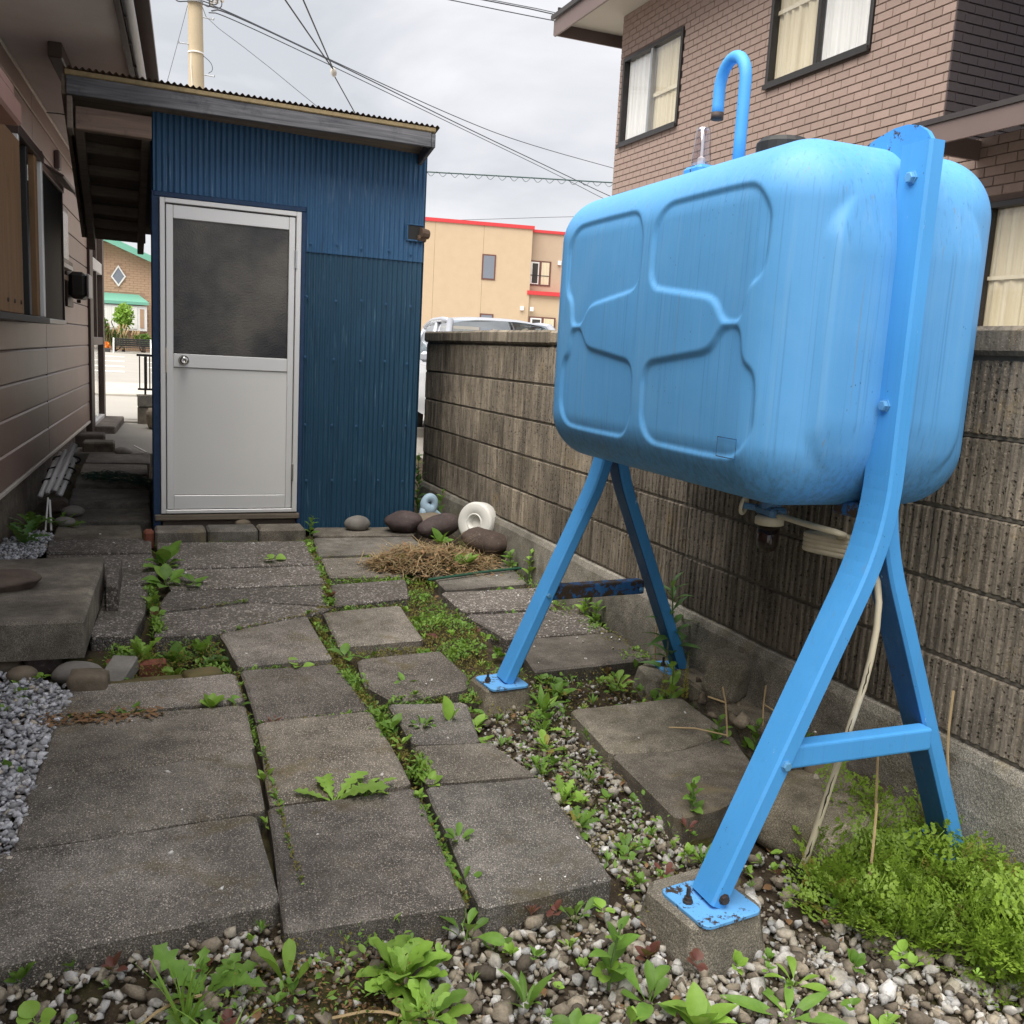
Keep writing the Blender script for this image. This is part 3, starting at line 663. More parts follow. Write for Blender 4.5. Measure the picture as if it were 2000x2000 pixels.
for k, (x, y, a, lab) in enumerate([(-.03, 3.70, .05, 'red brick at the back of the planting pocket, left one'), (.085, 3.665, .03, 'red brick in the middle of the planting pocket beside the dandelion')]):
    mb = MB(); mb.box(-.05, .05, -.03, .03, -.05, .03, Matrix.Translation((x, y, zs(3.6)-.055)) @ Matrix.Rotation(a, 4, 'Z'), .004)
    solo('red_brick', mb, 'redbrick', (x, y, zs(3.6)-.08), lab, 'brick', 'red bricks around the planting pocket')
mb = MB(); mb.box(-.027, .027, -.06, .03, -.05, .055, Matrix.Translation((.117, 5.66, zs(5.6)+.0)) , .012)
solo('red_brick', mb, 'redbrick', (.117, 5.66, zs(5.6)-.03), 'red brick end standing at the left of the kerb stones by the shed door', 'brick')
for k, (x0, x1) in enumerate([(.15, .424), (.432, .712), (.722, .99)]):
    mb = MB(); mb.box(x0, x1, 5.575+.004*k, 5.76, zs(5.6)-.08, zs(5.6)+.06, None, .012)
    solo('kerb_stone', mb, 'slab_smooth', ((x0+x1)/2, 5.65, zs(5.6)-.05), ['grey kerb stone below the door, next to the red brick', 'grey kerb stone below the door, middle one of three', 'grey kerb stone below the door, nearest the blue iron corner'][k], 'kerb stone', 'kerb stones below the shed door')
rock('prop_stone', (.66, 5.90, zs(5.8)), (.10, .10, .075), 'rock_tan', 'small tan stone propping the timber sill under the door', 19, 0, .1)

# concrete step on the left with its stone
st = thing('concrete_step', (-.40, 4.1, .0), 'thick brown stained concrete step slab beside the left house', 'step')
mb = MB(); mb.prism(subdiv_edge([(-1.0, 4.66), (-.095, 4.66), (-.145, 3.60), (-1.0, 3.64)], .2, .004, 5), -.055, .088, .012); mk('slab', mb, 'step', st)
mb = MB(); mb.prism([(-.088, 4.80), (-.022, 4.80), (-.036, 4.25), (-.082, 4.25)], -.09, .05, .006)
solo('concrete_strip', mb, 'pebble', (-.055, 4.5, -.06), 'narrow concrete strip standing against the right side of the step slab', 'strip')
rock('flat_stone', (-.47, 4.13, .088), (.29, .22, .065), 'rock_step', 'flat reddish brown rock lying on top of the concrete step', 21, .2, .2, sub=3, blocky=.35)
for k, (x, y, a, b_, h, lab) in enumerate([(-.215, 9.05, .26, .25, .14, 'mossy concrete block in front of the porch at the end of the passage'), (-.30, 9.45, .26, .3, .17, 'dark block behind the mossy one at the porch')]):
    mb = MB(); mb.box(x-a/2, x+a/2, y-b_/2, y+b_/2, .0, .03+h, None, .015); solo('step_block', mb, 'conc' if k == 0 else 'hfound', (x, y, .02), lab, 'block')
rock('passage_stone', (-.02, 8.95, zs(8.9)), (.17, .14, .10), 'rock_grey', 'rounded grey stone beside the mossy block in the passage', 22, 0, .06)
mb = MB(); mb.tube([(.07, 9.15, .12), (.17, 8.8, .10)], .008, 6); solo('white_stick', mb, 'tubewhite', (.12, 9, .1), 'short thin white stick lying in the passage', 'stick')
# along the wall on the right
mb = MB(); mb.prism(subdiv_edge([(1.93, 2.98), (2.03, 2.98), (2.02, 2.16), (1.89, 2.16)], .2, .004, 8), -.20, -.045, .012)
solo('concrete_beam', mb, 'conc', (1.97, 2.55, -.15), 'long low concrete beam lying along the foot of the block wall', 'beam')
rock('stone_block', (1.955, 2.66, -.05), (.14, .14, .17), 'conc', 'squared grey stone block sitting on the low concrete beam', 31, .5, .1, blocky=.75, tilt=(.12, .1))
rock('flat_rock', (1.82, 1.96, -.21), (.44, .38, .155), 'rubbleconc', 'broad flat lump of concrete behind the near leg under the hose', 32, .2, .10, blocky=.6)
rock('dark_rock', (1.985, 1.99, -.2), (.17, .26, .15), 'rock_dark', 'dark rock between the flat concrete lump and the wall', 33, .2, .18)
rock('rubble', (1.945, 2.12, -.15), (.15, .12, .12), 'rock_tan', 'brown rubble piece at the end of the concrete beam', 34, .7, .2, blocky=.4)
x = np.array([1.74, 1.77, 1.72, 1.755, 1.79, 1.86, 1.89, 1.70, 1.735]); y = np.array([1.99, 1.97, 1.95, 1.94, 1.955, 2.06, 2.03, 2.09, 1.935])
pile('rubble_chips', 'gravel', np.stack([x, y, np.full(9, -.085)], 1), np.array([.014, .02, .009, .01, .012, .022, .026, .02, .008]), 29, .75, sink=.1)

x = nr.uniform(1.86, 1.99, 26); y = nr.uniform(2.0, 3.0, 26)
pile('rubble_fragments', 'rubble', np.stack([x, y, np.where(y > 2.15, -.05, -.14)-nr.uniform(.0, .08, 26)], 1), nr.uniform(.012, .042, 26), 37, .8, sink=.1)

# ------------------------------------------------------------------ block wall
WX = 2.04; ZT = 1.10
wall = thing('block_wall', (WX+.06, 3.5, -.2), 'weathered grooved concrete block wall with cap stones along the right side', 'wall')
ROW = [(1.160-.2*k, 1.160-.2*(k+1)) for k in range(5)]         # top and bottom of each course
def block_mesh(seed, L, H=.19):
    r = random.Random(seed); vs = []; cols = []; y = 0; prof = []
    n = 13; pw = L/n
    for k in range(n):
        w_ = r.uniform(.36, .5)*pw; d = r.uniform(.0035, .0065); h0 = r.uniform(-.0015, .0025)
        prof += [(k*pw+.0015, d), (k*pw+(pw-w_)*.8, d), (k*pw+(pw-w_), h0), (k*pw+pw-.0015, h0)]
    prof[0] = (0, prof[0][1]); prof[-1] = (L, prof[-1][1])
    mb = MB(); m = len(prof); rows = [0, .004, .05, .10, .15, H-.004, H]
    for j, z in enumerate(rows):
        e = .006 if j in (0, len(rows)-1) else 0
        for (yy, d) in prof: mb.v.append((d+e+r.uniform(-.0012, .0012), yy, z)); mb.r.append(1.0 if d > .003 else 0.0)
    for j in range(len(rows)-1):
        for k in range(m-1): a = j*m+k; mb.f.append((a+1, a, a+m, a+m+1))
    o = len(mb.v); mb.v += [(.09, 0, 0), (.09, L, 0), (.09, L, H), (.09, 0, H)]; mb.r += [0]*4
    t = (len(rows)-1)*m
    mb.f += [(o, o+1, o+2, o+3)]
    mb.f += [tuple([o]+list(range(0, m))+[o+1])[::1], tuple([o+3]+list(range(t, t+m))+[o+2])[::-1]]
    mb.f += [tuple([o]+[j*m for j in range(len(rows))]+[o+3])[::-1], tuple([o+1]+[j*m+m-1 for j in range(len(rows))]+[o+2])]
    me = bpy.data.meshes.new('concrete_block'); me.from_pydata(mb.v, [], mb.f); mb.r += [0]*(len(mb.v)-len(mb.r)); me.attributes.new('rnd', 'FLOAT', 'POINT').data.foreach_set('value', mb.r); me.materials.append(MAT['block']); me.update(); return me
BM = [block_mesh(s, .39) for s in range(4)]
y = .325; ends = []
Ystart = [5.53-.4*k for k in range(13)]+[5.93, 6.33]
for ri, (zt, zb) in enumerate(ROW):
    for k, y0 in enumerate(sorted(Ystart)):
        if y0 < .3: continue
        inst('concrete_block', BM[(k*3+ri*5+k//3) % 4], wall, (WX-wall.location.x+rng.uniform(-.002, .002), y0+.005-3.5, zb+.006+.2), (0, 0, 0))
mb = MB()
for zt, zb in ROW: mb.box(WX+.0085, WX+.085, .34, 6.70, zb-.002, zb+.008)
for y0 in Ystart+[6.73]:
    if y0 > .3: mb.box(WX+.009, WX+.084, y0-.006, y0+.006, .16, 1.163)
mk('mortar_joints', mb, 'mortar', wall)
mb = MB()
for k, y0 in enumerate(np.arange(.33, 6.7, .60)):
    y1 = min(y0+.594, 6.745)
    bm_ = MB(); bm_.box(WX-.018, WX+.118, y0, y1, 1.168+rng.uniform(-.002, .002), 1.244+rng.uniform(-.004, .004), None, .012)
    mk('cap_block', bm_, 'block', wall)
mb = MB(); mb.box(WX+.008, WX+.10, .34, 6.73, 1.153, 1.172); mk('bed_joint', mb, 'mortar', wall)
mb = MB(); n_ = 60
pro = [(-.045, -.35), (-.045, .0), (-.038, .125), (-.028, .152), (-.004, .158), (.09, .158), (.09, -.35)]
for i in range(n_+1):
    y_ = .34+(6.72-.34)*i/n_
    for (dx, z_) in pro: mb.v.append((WX+.02+dx+.004*mnoise.noise(Vector((dx*9, y_*3, z_*5))), y_, z_+.20*0+.0+.003*mnoise.noise(Vector((y_*6, z_, 0))))); mb.r.append(0)
for i in range(n_):
    for k in range(len(pro)-1): a = i*len(pro)+k; mb.f.append((a, a+1, a+len(pro)+1, a+len(pro)))
mk('foundation', mb, 'found', wall)

# ------------------------------------------------------------------ oil tank on its stand
TC = Vector((1.632, 2.346, 1.2013)); TY = .0177
TA = Vector((math.sin(TY), math.cos(TY), 0)); TB_ = Vector((math.cos(TY), -math.sin(TY), 0))
TL, TD, TH, TR = 1.30, .6426, .8373, .15
def T(u, b_, z):       # u towards the near end, b to the right, z absolute
    p = TC - TA*u + TB_*b_; return Vector((p.x, p.y, z))
tank = thing('oil_tank', (TC.x, TC.y, -.1), 'sky blue steel home oil tank with pressed panels on a four legged stand', 'oil tank')
def chaikin(P, it=3):
    P = np.array(P, float)
    for _ in range(it):
        Q = np.roll(P, -1, 0); P = np.stack([.75*P+.25*Q, .25*P+.75*Q], 1).reshape(-1, 2)
    return P
def sdf(px, pz, poly):
    d = np.full(px.shape, 1e9)
    for i in range(len(poly)):
        a = poly[i-1]; b_ = poly[i]; e = b_-a; wx = px-a[0]; wz = pz-a[1]
        t = np.clip((wx*e[0]+wz*e[1])/(e@e+1e-12), 0, 1); d = np.minimum(d, (wx-e[0]*t)**2+(wz-e[1]*t)**2)
    d = np.sqrt(d); return np.where(inpoly(px, pz, poly), -d, d)
pan = [(.030, .18), (.030, .255), (.075, .310), (.16, .312), (.42, .312), (.50, .305), (.548, .25), (.548, .19), (.545, .13), (.532, .102), (.505, .088), (.492, .062), (.484, .020), (.462, .004), (.425, .003), (.395, .014), (.365, .048), (.33, .066), (.24, .076), (.12, .090), (.055, .098), (.030, .135)]
pan = [(p[0] if p[0] < .3 else .3+(p[0]-.3)*.89, p[1]) for p in pan]
PANELS = []
for sx_ in (1, -1):
    for sz_ in (1, -1): PANELS.append(chaikin([(p[0]*sx_, p[1]*sz_) for p in pan][::sx_*sz_], 2))
def sstep(d, w_): t = np.clip(.5-d/w_, 0, 1); return t*t*(3-2*t)
nu, nv, nd = 230, 150, 76
def face_grid(ax, sgn, n1_, n2_):
    a = np.linspace(-1, 1, n1_); b_ = np.linspace(-1, 1, n2_); A, B = np.meshgrid(a, b_, indexing='ij')
    # cluster samples a little: keep linear
    P = np.zeros(A.shape+(3,)); o = [k for k in range(3) if k != ax]
    P[..., ax] = sgn; P[..., o[0]] = A; P[..., o[1]] = B; return P
half = np.array([TL/2, TD/2, TH/2])
V = []; FQ = []; off = 0
for ax, n1_, n2_ in ((0, nd, nv), (1, nu, nv), (2, nu, nd)):
    for sgn in (1, -1):
        P = face_grid(ax, sgn, n1_, n2_)*half
        inner = np.clip(P, -(half-TR), half-TR); d = P-inner; L = np.linalg.norm(d, axis=-1, keepdims=True)
        # circular rounding: angle-uniform
        nrm = d/L; Q = inner+nrm*TR
        if ax == 1:
            px = P[..., 0]-(-.05 if True else 0); pz = P[..., 2]; dep = np.zeros(px.shape)
            px = Q[..., 0]-.040; pz = Q[..., 2]
            for poly in PANELS: dep = np.maximum(dep, sstep(sdf(px, pz, poly), .016))
            Q[..., 1] -= sgn*dep*.009
            bow = (1-np.clip(np.abs(Q[..., 0])/.6, 0, 1)**2)*(1-np.clip(np.abs(Q[..., 2])/.38, 0, 1)**2)
            Q[..., 1] += sgn*bow*.008
        if ax == 0:
            qx = np.abs(Q[..., 1]); qz = np.abs(Q[..., 2]+.02); cz_ = np.clip((qz-.20)/.10, 0, 1)
            Q[..., 0] += sgn*.022*sstep(qx-(.212-.05*cz_**2), .030)*sstep(qz-.26, .17)
        n = n1_*n2_; idx = np.arange(n).reshape(n1_, n2_)+off
        q = np.stack([idx[:-1, :-1], idx[1:, :-1], idx[1:, 1:], idx[:-1, 1:]], -1).reshape(-1, 4)
        flip = (sgn < 0) ^ (ax == 1)
        V.append(Q.reshape(-1, 3)); FQ.append(q[:, ::-1] if flip else q); off += n
V = np.concatenate(V); FQ = np.concatenate(FQ)
key = np.round(V, 5); _, first, inv = np.unique(key, axis=0, return_index=True, return_inverse=True); inv = inv.ravel()
Vu = V[first]; FQ = inv[FQ]
W_ = np.stack([TC.x+TA.x*(-Vu[:, 0])+TB_.x*Vu[:, 1], TC.y+TA.y*(-Vu[:, 0])+TB_.y*Vu[:, 1], TC.z+Vu[:, 2]], 1)
W_ -= np.array(tank.location)
me = bpy.data.meshes.new('tank_shell'); me.from_pydata(W_.tolist(), [], FQ.tolist()); me.materials.append(MAT['tank'])
bm = bmesh.new(); bm.from_mesh(me); bmesh.ops.recalc_face_normals(bm, faces=bm.faces); bm.to_mesh(me); bm.free()
me.polygons.foreach_set('use_smooth', [True]*len(me.polygons))
shell = bpy.data.objects.new('tank_shell', me); COL.objects.link(shell); shell.parent = tank; ORG[shell.name] = tuple(tank.location)
# raised square outline of an old label
mb = MB()
def sq(u0, u1, z0, z1, t=.0022):
    for a, b_, c, d in ((u0, u1, z0, z0+t), (u0, u1, z1-t, z1), (u0, u0+t, z0+t, z1-t), (u1-t, u1, z0+t, z1-t)):
        mb.add([T(a, -TD/2+.0035, TC.z+c), T(b_, -TD/2+.0035, TC.z+c), T(b_, -TD/2+.0035, TC.z+d), T(a, -TD/2+.0035, TC.z+d)], [(0, 1, 2, 3)])
sq(.445, .525, -.31, -.262); mk('label_outline', mb, 'legdirty', tank)
# bent channel legs
def sweep(path, wb, u0, u1, ch=.006):
    """rectangular bar, width wb in the bending plane (b,z), from u0 to u1 along the tank"""
    P = [Vector((p[0], p[1])) for p in path]; vs = []; n = 8
    sec = [(-wb/2+ch, u0), (wb/2-ch, u0), (wb/2, u0+ch), (wb/2, u1-ch), (wb/2-ch, u1), (-wb/2+ch, u1), (-wb/2, u1-ch), (-wb/2, u0+ch)]
    for i, p in enumerate(P):
        t1 = (P[i]-P[i-1]).normalized() if i else (P[1]-P[0]).normalized()
        t2 = (P[i+1]-P[i]).normalized() if i < len(P)-1 else t1
        t = (t1+t2).normalized(); nn = Vector((t.y, -t.x)); k = 1/max(.5, t.dot(t1))
        for (s, u) in sec: q = p+nn*s*k; vs.append(T(u, q.x, q.y))
    fs = [(i*n+k, i*n+(k+1) % n, (i+1)*n+(k+1) % n, (i+1)*n+k) for i in range(len(P)-1) for k in range(n)]
    fs += [tuple(range(n))[::-1], tuple(range((len(P)-1)*n, len(P)*n))]
    return MB().add(vs, fs)
def legpath(side, ztop, zfoot, off=0.0):
    # straight post, smooth bend around z=.745, then out to the foot
    b0 = -.030 if side < 0 else .006; sl = -.433 if side < 0 else .430
    zb = .745; P = [(b0, ztop)]
    for k in range(9):
        t = k/8; z = zb+.135-t*.27      # quadratic through the corner
        b_ = b0+(sl*.135)*t*t*-1*-1 if False else b0+(-sl)*0+sl*.135*t*t
        P.append((b_, z))
    P.append((b0+sl*(zb-zfoot), zfoot)); return P
nearU, farU = TL/2-.004, -TL/2+.004
mk('leg', sweep(legpath(-1, 1.597, -.098), .042, nearU, nearU+.090), 'leg', tank)
mk('leg', sweep(legpath(1, .86, -.098), .042, nearU-.044, nearU+.042), 'leg', tank)
mk('leg', sweep(legpath(-1, 1.597, -.060), .040, farU-.088, farU), 'leg', tank)
mk('leg', sweep(legpath(1, 1.597, -.060), .040, farU-.086, farU-.001), 'leg', tank)
for u0_, u1_, zt_, zf_ in ((nearU-.038, nearU+.036, .80, -.09), (farU-.080, farU-.007, .78, -.055)):
    mk('inner_face', sweep([(p[0]-.0240, p[1]) for p in legpath(1, zt_, zf_)][1:], .002, u0_, u1_, .0005), 'leginner', tank)  # thin plates carrying the painted shade of the leg undersides
o = mk('flange', sweep([(-.006, 1.60), (-.006, .80)], .006, nearU, nearU+.028, .001), 'leg', tank)
# cross braces with bolts
def bar(u0, u1, b0, z0, b1, z1, h, mat, name='brace'):
    d = Vector((b1-b0, z1-z0)).normalized(); nn = Vector((-d.y, d.x))*h/2; vs = []
    for (b_, z) in ((b0, z0), (b1, z1)):
        for u in (u0, u1):
            vs += [T(u, b_-nn.x, z-nn.y), T(u, b_+nn.x, z+nn.y)]
    mb = MB().add(vs, [(0, 1, 3, 2), (4, 6, 7, 5), (0, 4, 5, 1), (2, 3, 7, 6), (1, 5, 7, 3), (0, 2, 6, 4)])
    o = mk(name, mb, mat, tank); bv = o.modifiers.new('bevel', 'BEVEL'); bv.width = .007; bv.segments = 3; return o
b1 = bar(nearU+.026, nearU+.070, -.238, .232, .192, .236, .056, 'leg'); b1['label'] = 'near cross brace, bright blue'
b2 = bar(farU-.070, farU-.02, -.25, .262, .155, .272, .052, 'legdirty'); b2['label'] = 'far cross brace, black with moss and dirt'
def bolt(p, axis, rad=.011, h=.009, mat='bolt'):
    M_ = Matrix.Translation(p) @ Vector(axis).to_track_quat('Z', 'Y').to_matrix().to_4x4()
    mb = MB(); mb.lathe([(rad*1.25, 0), (rad*1.25, h*.25), (rad*.98, h*.26), (rad*.98, h*.9), (rad*.8, h)], 6, M_)
    return mk('bolt', mb, mat, tank)
for z in (TC.z+.322, TC.z-.165, ): bolt(T(nearU+.046, -.051, z), -TB_, .0125, .012)
bolt(T(nearU+.090, -.252, .226), -TA); bolt(T(nearU+.042, .183, .234), -TA, .010); bolt(T(farU, -.245, .262), -TA, .008); bolt(T(farU, .13, .27), -TA, .008)
def plate(u, b_, z, yaw, name='base_plate', s=.066):
    c = T(u, b_, z); M_ = Matrix.Translation(c) @ Matrix.Rotation(yaw, 4, 'Z'); r = .022; P = []
    for (x, y, a0) in ((s-r, s-r, 0), (-s+r, s-r, 90), (-s+r, -s+r, 180), (s-r, -s+r, 270)):
        for k in range(5): a = R(a0+k*22.5); P.append((x+r*math.cos(a), y+r*math.sin(a)))
    mb = MB(); mb.prism(P, -.004, .004, .0015, M_); o = mk(name, mb, 'plate', tank)
    q = M_ @ Vector((-s*.68, .012, .004)); k = MB(); k.lathe([(.012, 0), (.012, .006), (.009, .0065), (.009, .014), (.005, .0145), (.005, .036)], 8, Matrix.Translation(q)); mk('anchor_bolt', k, 'rustbolt', o)
    return o
def foot_b(side, zf): return (-.030-.433*(.745-zf)) if side < 0 else (.006+.430*(.745-zf))
plate(nearU+.052, foot_b(-1, -.1)+.004, -.103, .12, 'base_plate', .084); plate(nearU-.01, foot_b(1, -.1)+.0, -.103, 0, 'base_plate', .078)
plate(farU-.04, foot_b(-1, -.06)-.012, -.064, .1, 'base_plate', .076); plate(farU-.05, foot_b(1, -.06)-.012, -.064, -.1, 'base_plate', .074)
mb = MB(); M_ = Matrix.Translation(T(nearU+.091, foot_b(-1, -.08)+.004, -.078)) @ (-TA).to_track_quat('Z', 'Y').to_matrix().to_4x4()
mb.lathe([(.014, -.004), (.014, 0), (.010, .001), (.010, .007)], 8, M_); mk('foot_bolt', mb, 'rustbolt', tank)
# concrete footings
def footing(x, y, zt, top, bot, zb, yaw, label):
    mb = MB(); Rz = Matrix.Translation((x, y, 0)) @ Matrix.Rotation(yaw, 4, 'Z'); r = random.Random(int(x*977))
    P = []; 
    def ring(s, z): 
        o = []
        for a, b_ in ((1, -.72), (1, .72), (.72, 1), (-.72, 1), (-1, .72), (-1, -.72), (-.72, -1), (.72, -1)): o.append(Rz @ Vector((a*s*.98, b_*s, z+r.uniform(-.002, .002))))
        return o
    rs = [ring(bot, zb), ring(bot*.9+top*.1, (zb+zt)/2), ring(top, zt-.010), ring(top-.010, zt)]
    vs = [v for q in rs for v in q]; fs = [(i*8+k, i*8+(k+1) % 8, (i+1)*8+(k+1) % 8, (i+1)*8+k) for i in range(3) for k in range(8)]+[tuple(range(24, 32))]
    mb.add(vs, fs)
    return solo('concrete_footing', mb, 'conc', (x, y, zb), label, 'footing', 'concrete footings under the tank legs')
pl = T(nearU+.03, foot_b(-1, -.1)-.0, 0); footing(pl.x+.004, pl.y+.008, -.107, .106, .122, -.30, .14, 'concrete footing of the near left tank leg, standing in the gravel')
pl = T(nearU-.01, foot_b(1, -.1)+.02, 0); footing(pl.x, pl.y, -.107, .09, .11, -.3, 0, 'concrete footing of the near right tank leg, hidden in feathery leaves')
pl = T(farU-.04, foot_b(-1, -.06)-.02, 0); footing(pl.x+.01, pl.y+.02, -.068, .09, .11, -.25, .1, 'concrete footing of the far left tank leg, among weeds and slabs')
pl = T(farU-.04, foot_b(1, -.06)-.05, 0); footing(pl.x-.01, pl.y-.01, -.068, .10, .12, -.25, -.25, 'concrete footing of the far right tank leg, close to the wall')
# lug on the top seam
P = [(.455, TC.z+.395)]; 
for k in range(13):
    a = math.pi*(1-k/12)*.5; P.append((.50+.0*k, TC.z+.0)) if False else None
fp = [(.40, .40), (.47, .425), (.52, .441), (.57, .452), (.61, .453), (.645, .445), (.672, .428), (.69, .405), (.695, .375), (.68, .33), (.60, .36), (.50, .39)]
mb = MB(); vs = [T(u, s, TC.z+z) for s in (-.006, .006) for u, z in fp]; n = len(fp)
mb.add(vs, [tuple(range(n)), tuple(range(n, 2*n))[::-1]]+[(k, n+k, n+(k+1) % n, (k+1) % n) for k in range(n)])
mk('lifting_lug', mb, 'fin', tank)
fp2 = [(-u, z) for u, z in fp]; mb = MB(); vs = [T(u, s, TC.z+z) for s in (-.006, .006) for u, z in fp2]
mb.add(vs, [tuple(range(n))[::-1], tuple(range(n, 2*n))]+[(k, (k+1) % n, n+(k+1) % n, n+k) for k in range(n)]); mk('lifting_lug', mb, 'fin', tank)
# vent pipe, gauge, filler cap
pts = [(-.056, TC.z+.40), (-.056, TC.z+.55), (-.056, TC.z+.705)]
for k in range(1, 13): a = math.pi*k/12; pts.append((-.056-.066+.066*math.cos(a), TC.z+.705+.075*math.sin(a)))
pts += [(-.188, TC.z+.66), (-.188, TC.z+.625)]
mb = MB(); mb.tube([T(u, 0, z) for u, z in pts], .0175, 16); vent = mk('vent_pipe', mb, 'leg', tank, True)
mb = MB(); mb.tube([T(-.188, 0, TC.z+.642), T(-.188, 0, TC.z+.622)], .0185, 14); mk('rusty_mouth', mb, 'rustbolt', vent, True)
mb = MB(); mb.lathe([(.045, 0), (.05, .03), (.03, .06), (.022, .065)], 16, Matrix.Translation(T(-.056, 0, TC.z+.40))); mk('pipe_socket', mb, 'leg', tank, True)
mb = MB(); c = T(-.258, 0, TC.z+.40); mb.box(c.x-.035, c.x+.035, c.y-.05, c.y+.05, c.z, c.z+.10, None, .01); mk('gauge_base', mb, 'fin', tank)
mb = MB(); mb.lathe([(.029, .10), (.030, .118), (.0215, .205), (.020, .212), (.012, .214)], 14, Matrix.Translation(c)); g = mk('gauge_tube', mb, 'gaugeglass', tank, True)
mb = MB(); mb.lathe([(.012, .10), (.012, .125), (.004, .13), (.004, .20)], 8, Matrix.Translation(c)); mk('float_rod', mb, 'ring', g)
mb = MB(); mb.lathe([(.06, .395), (.06, .45), (.070, .452), (.070, .492), (.058, .505), (.02, .508)], 18, Matrix.Translation(T(.150, .0, TC.z))); mk('filler_cap', mb, 'black', tank)
# filter under the tank
fc = T(.252, 0, 0)
mb = MB(); mb.lathe([(.018, .800), (.018, .748), (.028, .747), (.028, .725)], 12, Matrix.Translation((fc.x, fc.y, 0))); mb.box(fc.x-.028, fc.x+.028, fc.y-.042, fc.y+.034, .708, .736, None, .008); ft = mk('filter_head', mb, 'filtblue', tank)
mb = MB(); mb.lathe([(.034, .684), (.039, .686), (.039, .704), (.034, .710)], 20, Matrix.Translation((fc.x, fc.y, 0))); mk('filter_collar', mb, 'pvc', ft, True)
mb = MB(); mb.lathe([(.006, .608), (.021, .614), (.0295, .630), (.030, .684)], 20, Matrix.Translation((fc.x, fc.y, 0))); mk('filter_cup', mb, 'amber', ft, True)
mb = MB(); hw = Vector((fc.x-.045, fc.y+.06, .728)); ax = Vector((-.55, .83, .1)).normalized(); e1 = ax.cross(Vector((0, 0, 1))).normalized(); e2 = e1.cross(ax)
mb.tube([hw+(e1*math.cos(a)+e2*math.sin(a))*.022 for a in np.linspace(0, 6.2832, 25)], .0055, 8, False); mk('valve_wheel', mb, 'pvc', ft, True)
mb = MB(); mb.tube([hw, Vector((fc.x, fc.y+.02, .724))], .009, 8); mk('valve_stem', mb, 'filtblue', ft)
mb = MB(); mb.box(T(.62, 0, 0).x-.02, T(.62, 0, 0).x+.02, T(.66, 0, 0).y, T(.52, 0, 0).y, .765, .80, None, .006); mk('drain_boss', mb, 'legdirty', tank)
# cream hose: out of the filter, coiled, then down to the ground
H = [T(.295, -.005, .718), T(.36, -.012, .718), T(.44, -.02, .719), T(.58, -.02, .720)]
cu, cb = .52, .02
for k in range(0, 4*20+8):
    a = -math.pi/2+2*math.pi*k/20; f = k/88
    H.append(T(cu+.135*math.cos(a), cb+.016*math.sin(a), (.706-.052*f)+.012*math.cos(a)))
H += [T(.64, .03, .64), T(.664, .03, .55), T(.662, .02, .40), T(.645, .0, .26), T(.615, -.015, .08), T(.575, -.02, -.10), T(.553, -.02, -.165)]
def smoothpts(P, it=2):
    for _ in range(it):
        Q = [P[0]]
        for a, b_ in zip(P[:-1], P[1:]): Q += [a*.75+b_*.25, a*.25+b_*.75]
        P = Q+[P[-1]]
    return P
hose = thing('fuel_hose', (T(.55, 0, 0).x, T(.55, 0, 0).y, -.18), 'cracked cream fuel hose coiled under the tank and running down to the ground', 'hose')
mb = MB(); mb.tube(smoothpts(H, 1), .0082, 8); mk('hose', mb, 'pvc', hose, True)
mb = MB(); pth = H[-7:]
for s, e, wv in ((.30, .40, .0035), (.47, .52, .0025), (.62, .74, .004), (.80, .90, .004), (.94, .985, .003)):
    n = 10; L = []; 
    for i in range(n+1):
        t = (s+(e-s)*i/n)*(len(pth)-1); k = min(int(t), len(pth)-2); p = pth[k].lerp(pth[k+1], t-k)
        p = p+Vector((-.0055, -.0058, 0)); wd = wv*math.sin(math.pi*i/n)*rng.uniform(.6, 1.1)+.0003; c = Vector((.7, -.7, 0))*rng.uniform(-.0015, .0015)
        L.append((p+c+Vector((.7, -.7, 0))*wd*.5+Vector((-.0006, -.0006, 0)), p+c-Vector((.7, -.7, 0))*wd*.5+Vector((-.0006, -.0006, 0))))
    for a, b_ in zip(L[:-1], L[1:]): mb.quad(a[0], a[1], b_[1], b_[0])
mk('cracks', mb, 'black', hose)
mb = MB(); e = H[-1]; mb.lathe([(.014, -.075), (.015, -.07), (.015, -.035), (.012, -.034), (.012, -.02), (.0135, -.019), (.0135, .012), (.009, .014)], 10, Matrix.Translation(e)); mk('ground_fitting', mb, 'meter', hose)

# ------------------------------------------------------------------ blue corrugated shed
SYAW = R(1.38); SDX, SDY = Vector((math.cos(SYAW), math.sin(SYAW), 0)), Vector((-math.sin(SYAW), math.cos(SYAW), 0))
SO = Vector((1.75, 5.92, 0))
def SH(x, d, z):          # x measured as world X on the front face, d depth behind the face
    p = SO+SDX*(x-1.75)+SDY*d; return Vector((p.x, p.y, z))
shed = thing('shed', (.95, 6.9, -.05), 'small blue corrugated iron shed with a white glazed door', 'shed')
def corr(name, mat, x0, x1, z0, z1, d, amp=.0048, pitch=.0317, ztop=None, nz=14, wob=.0034):
    mb = MB(); n = int((x1-x0)/pitch*8); rows = nz
    for j in range(rows+1):
        for i in range(n+1):
            x = x0+(x1-x0)*i/n; zt = ztop(x) if ztop else z1; z = z0+(zt-z0)*j/rows
            dd = d+amp*math.sin(2*math.pi*x/pitch)+wob*mnoise.noise(Vector((x*5, z*4, 0)))*2; p = SH(x, dd, z); mb.v.append(tuple(p)); mb.r.append(0)
    for j in range(rows):
        for i in range(n): a = j*(n+1)+i; mb.f.append((a, a+1, a+n+2, a+n+1))
    return mk(name, mb, mat, shed, True)
corr('corrugated_sheet', 'iron_up', .158, 1.016, 1.905, 2.37, -.004)
corr('corrugated_sheet', 'iron_up', 1.012, 1.748, 1.650, 2.37, -.004)
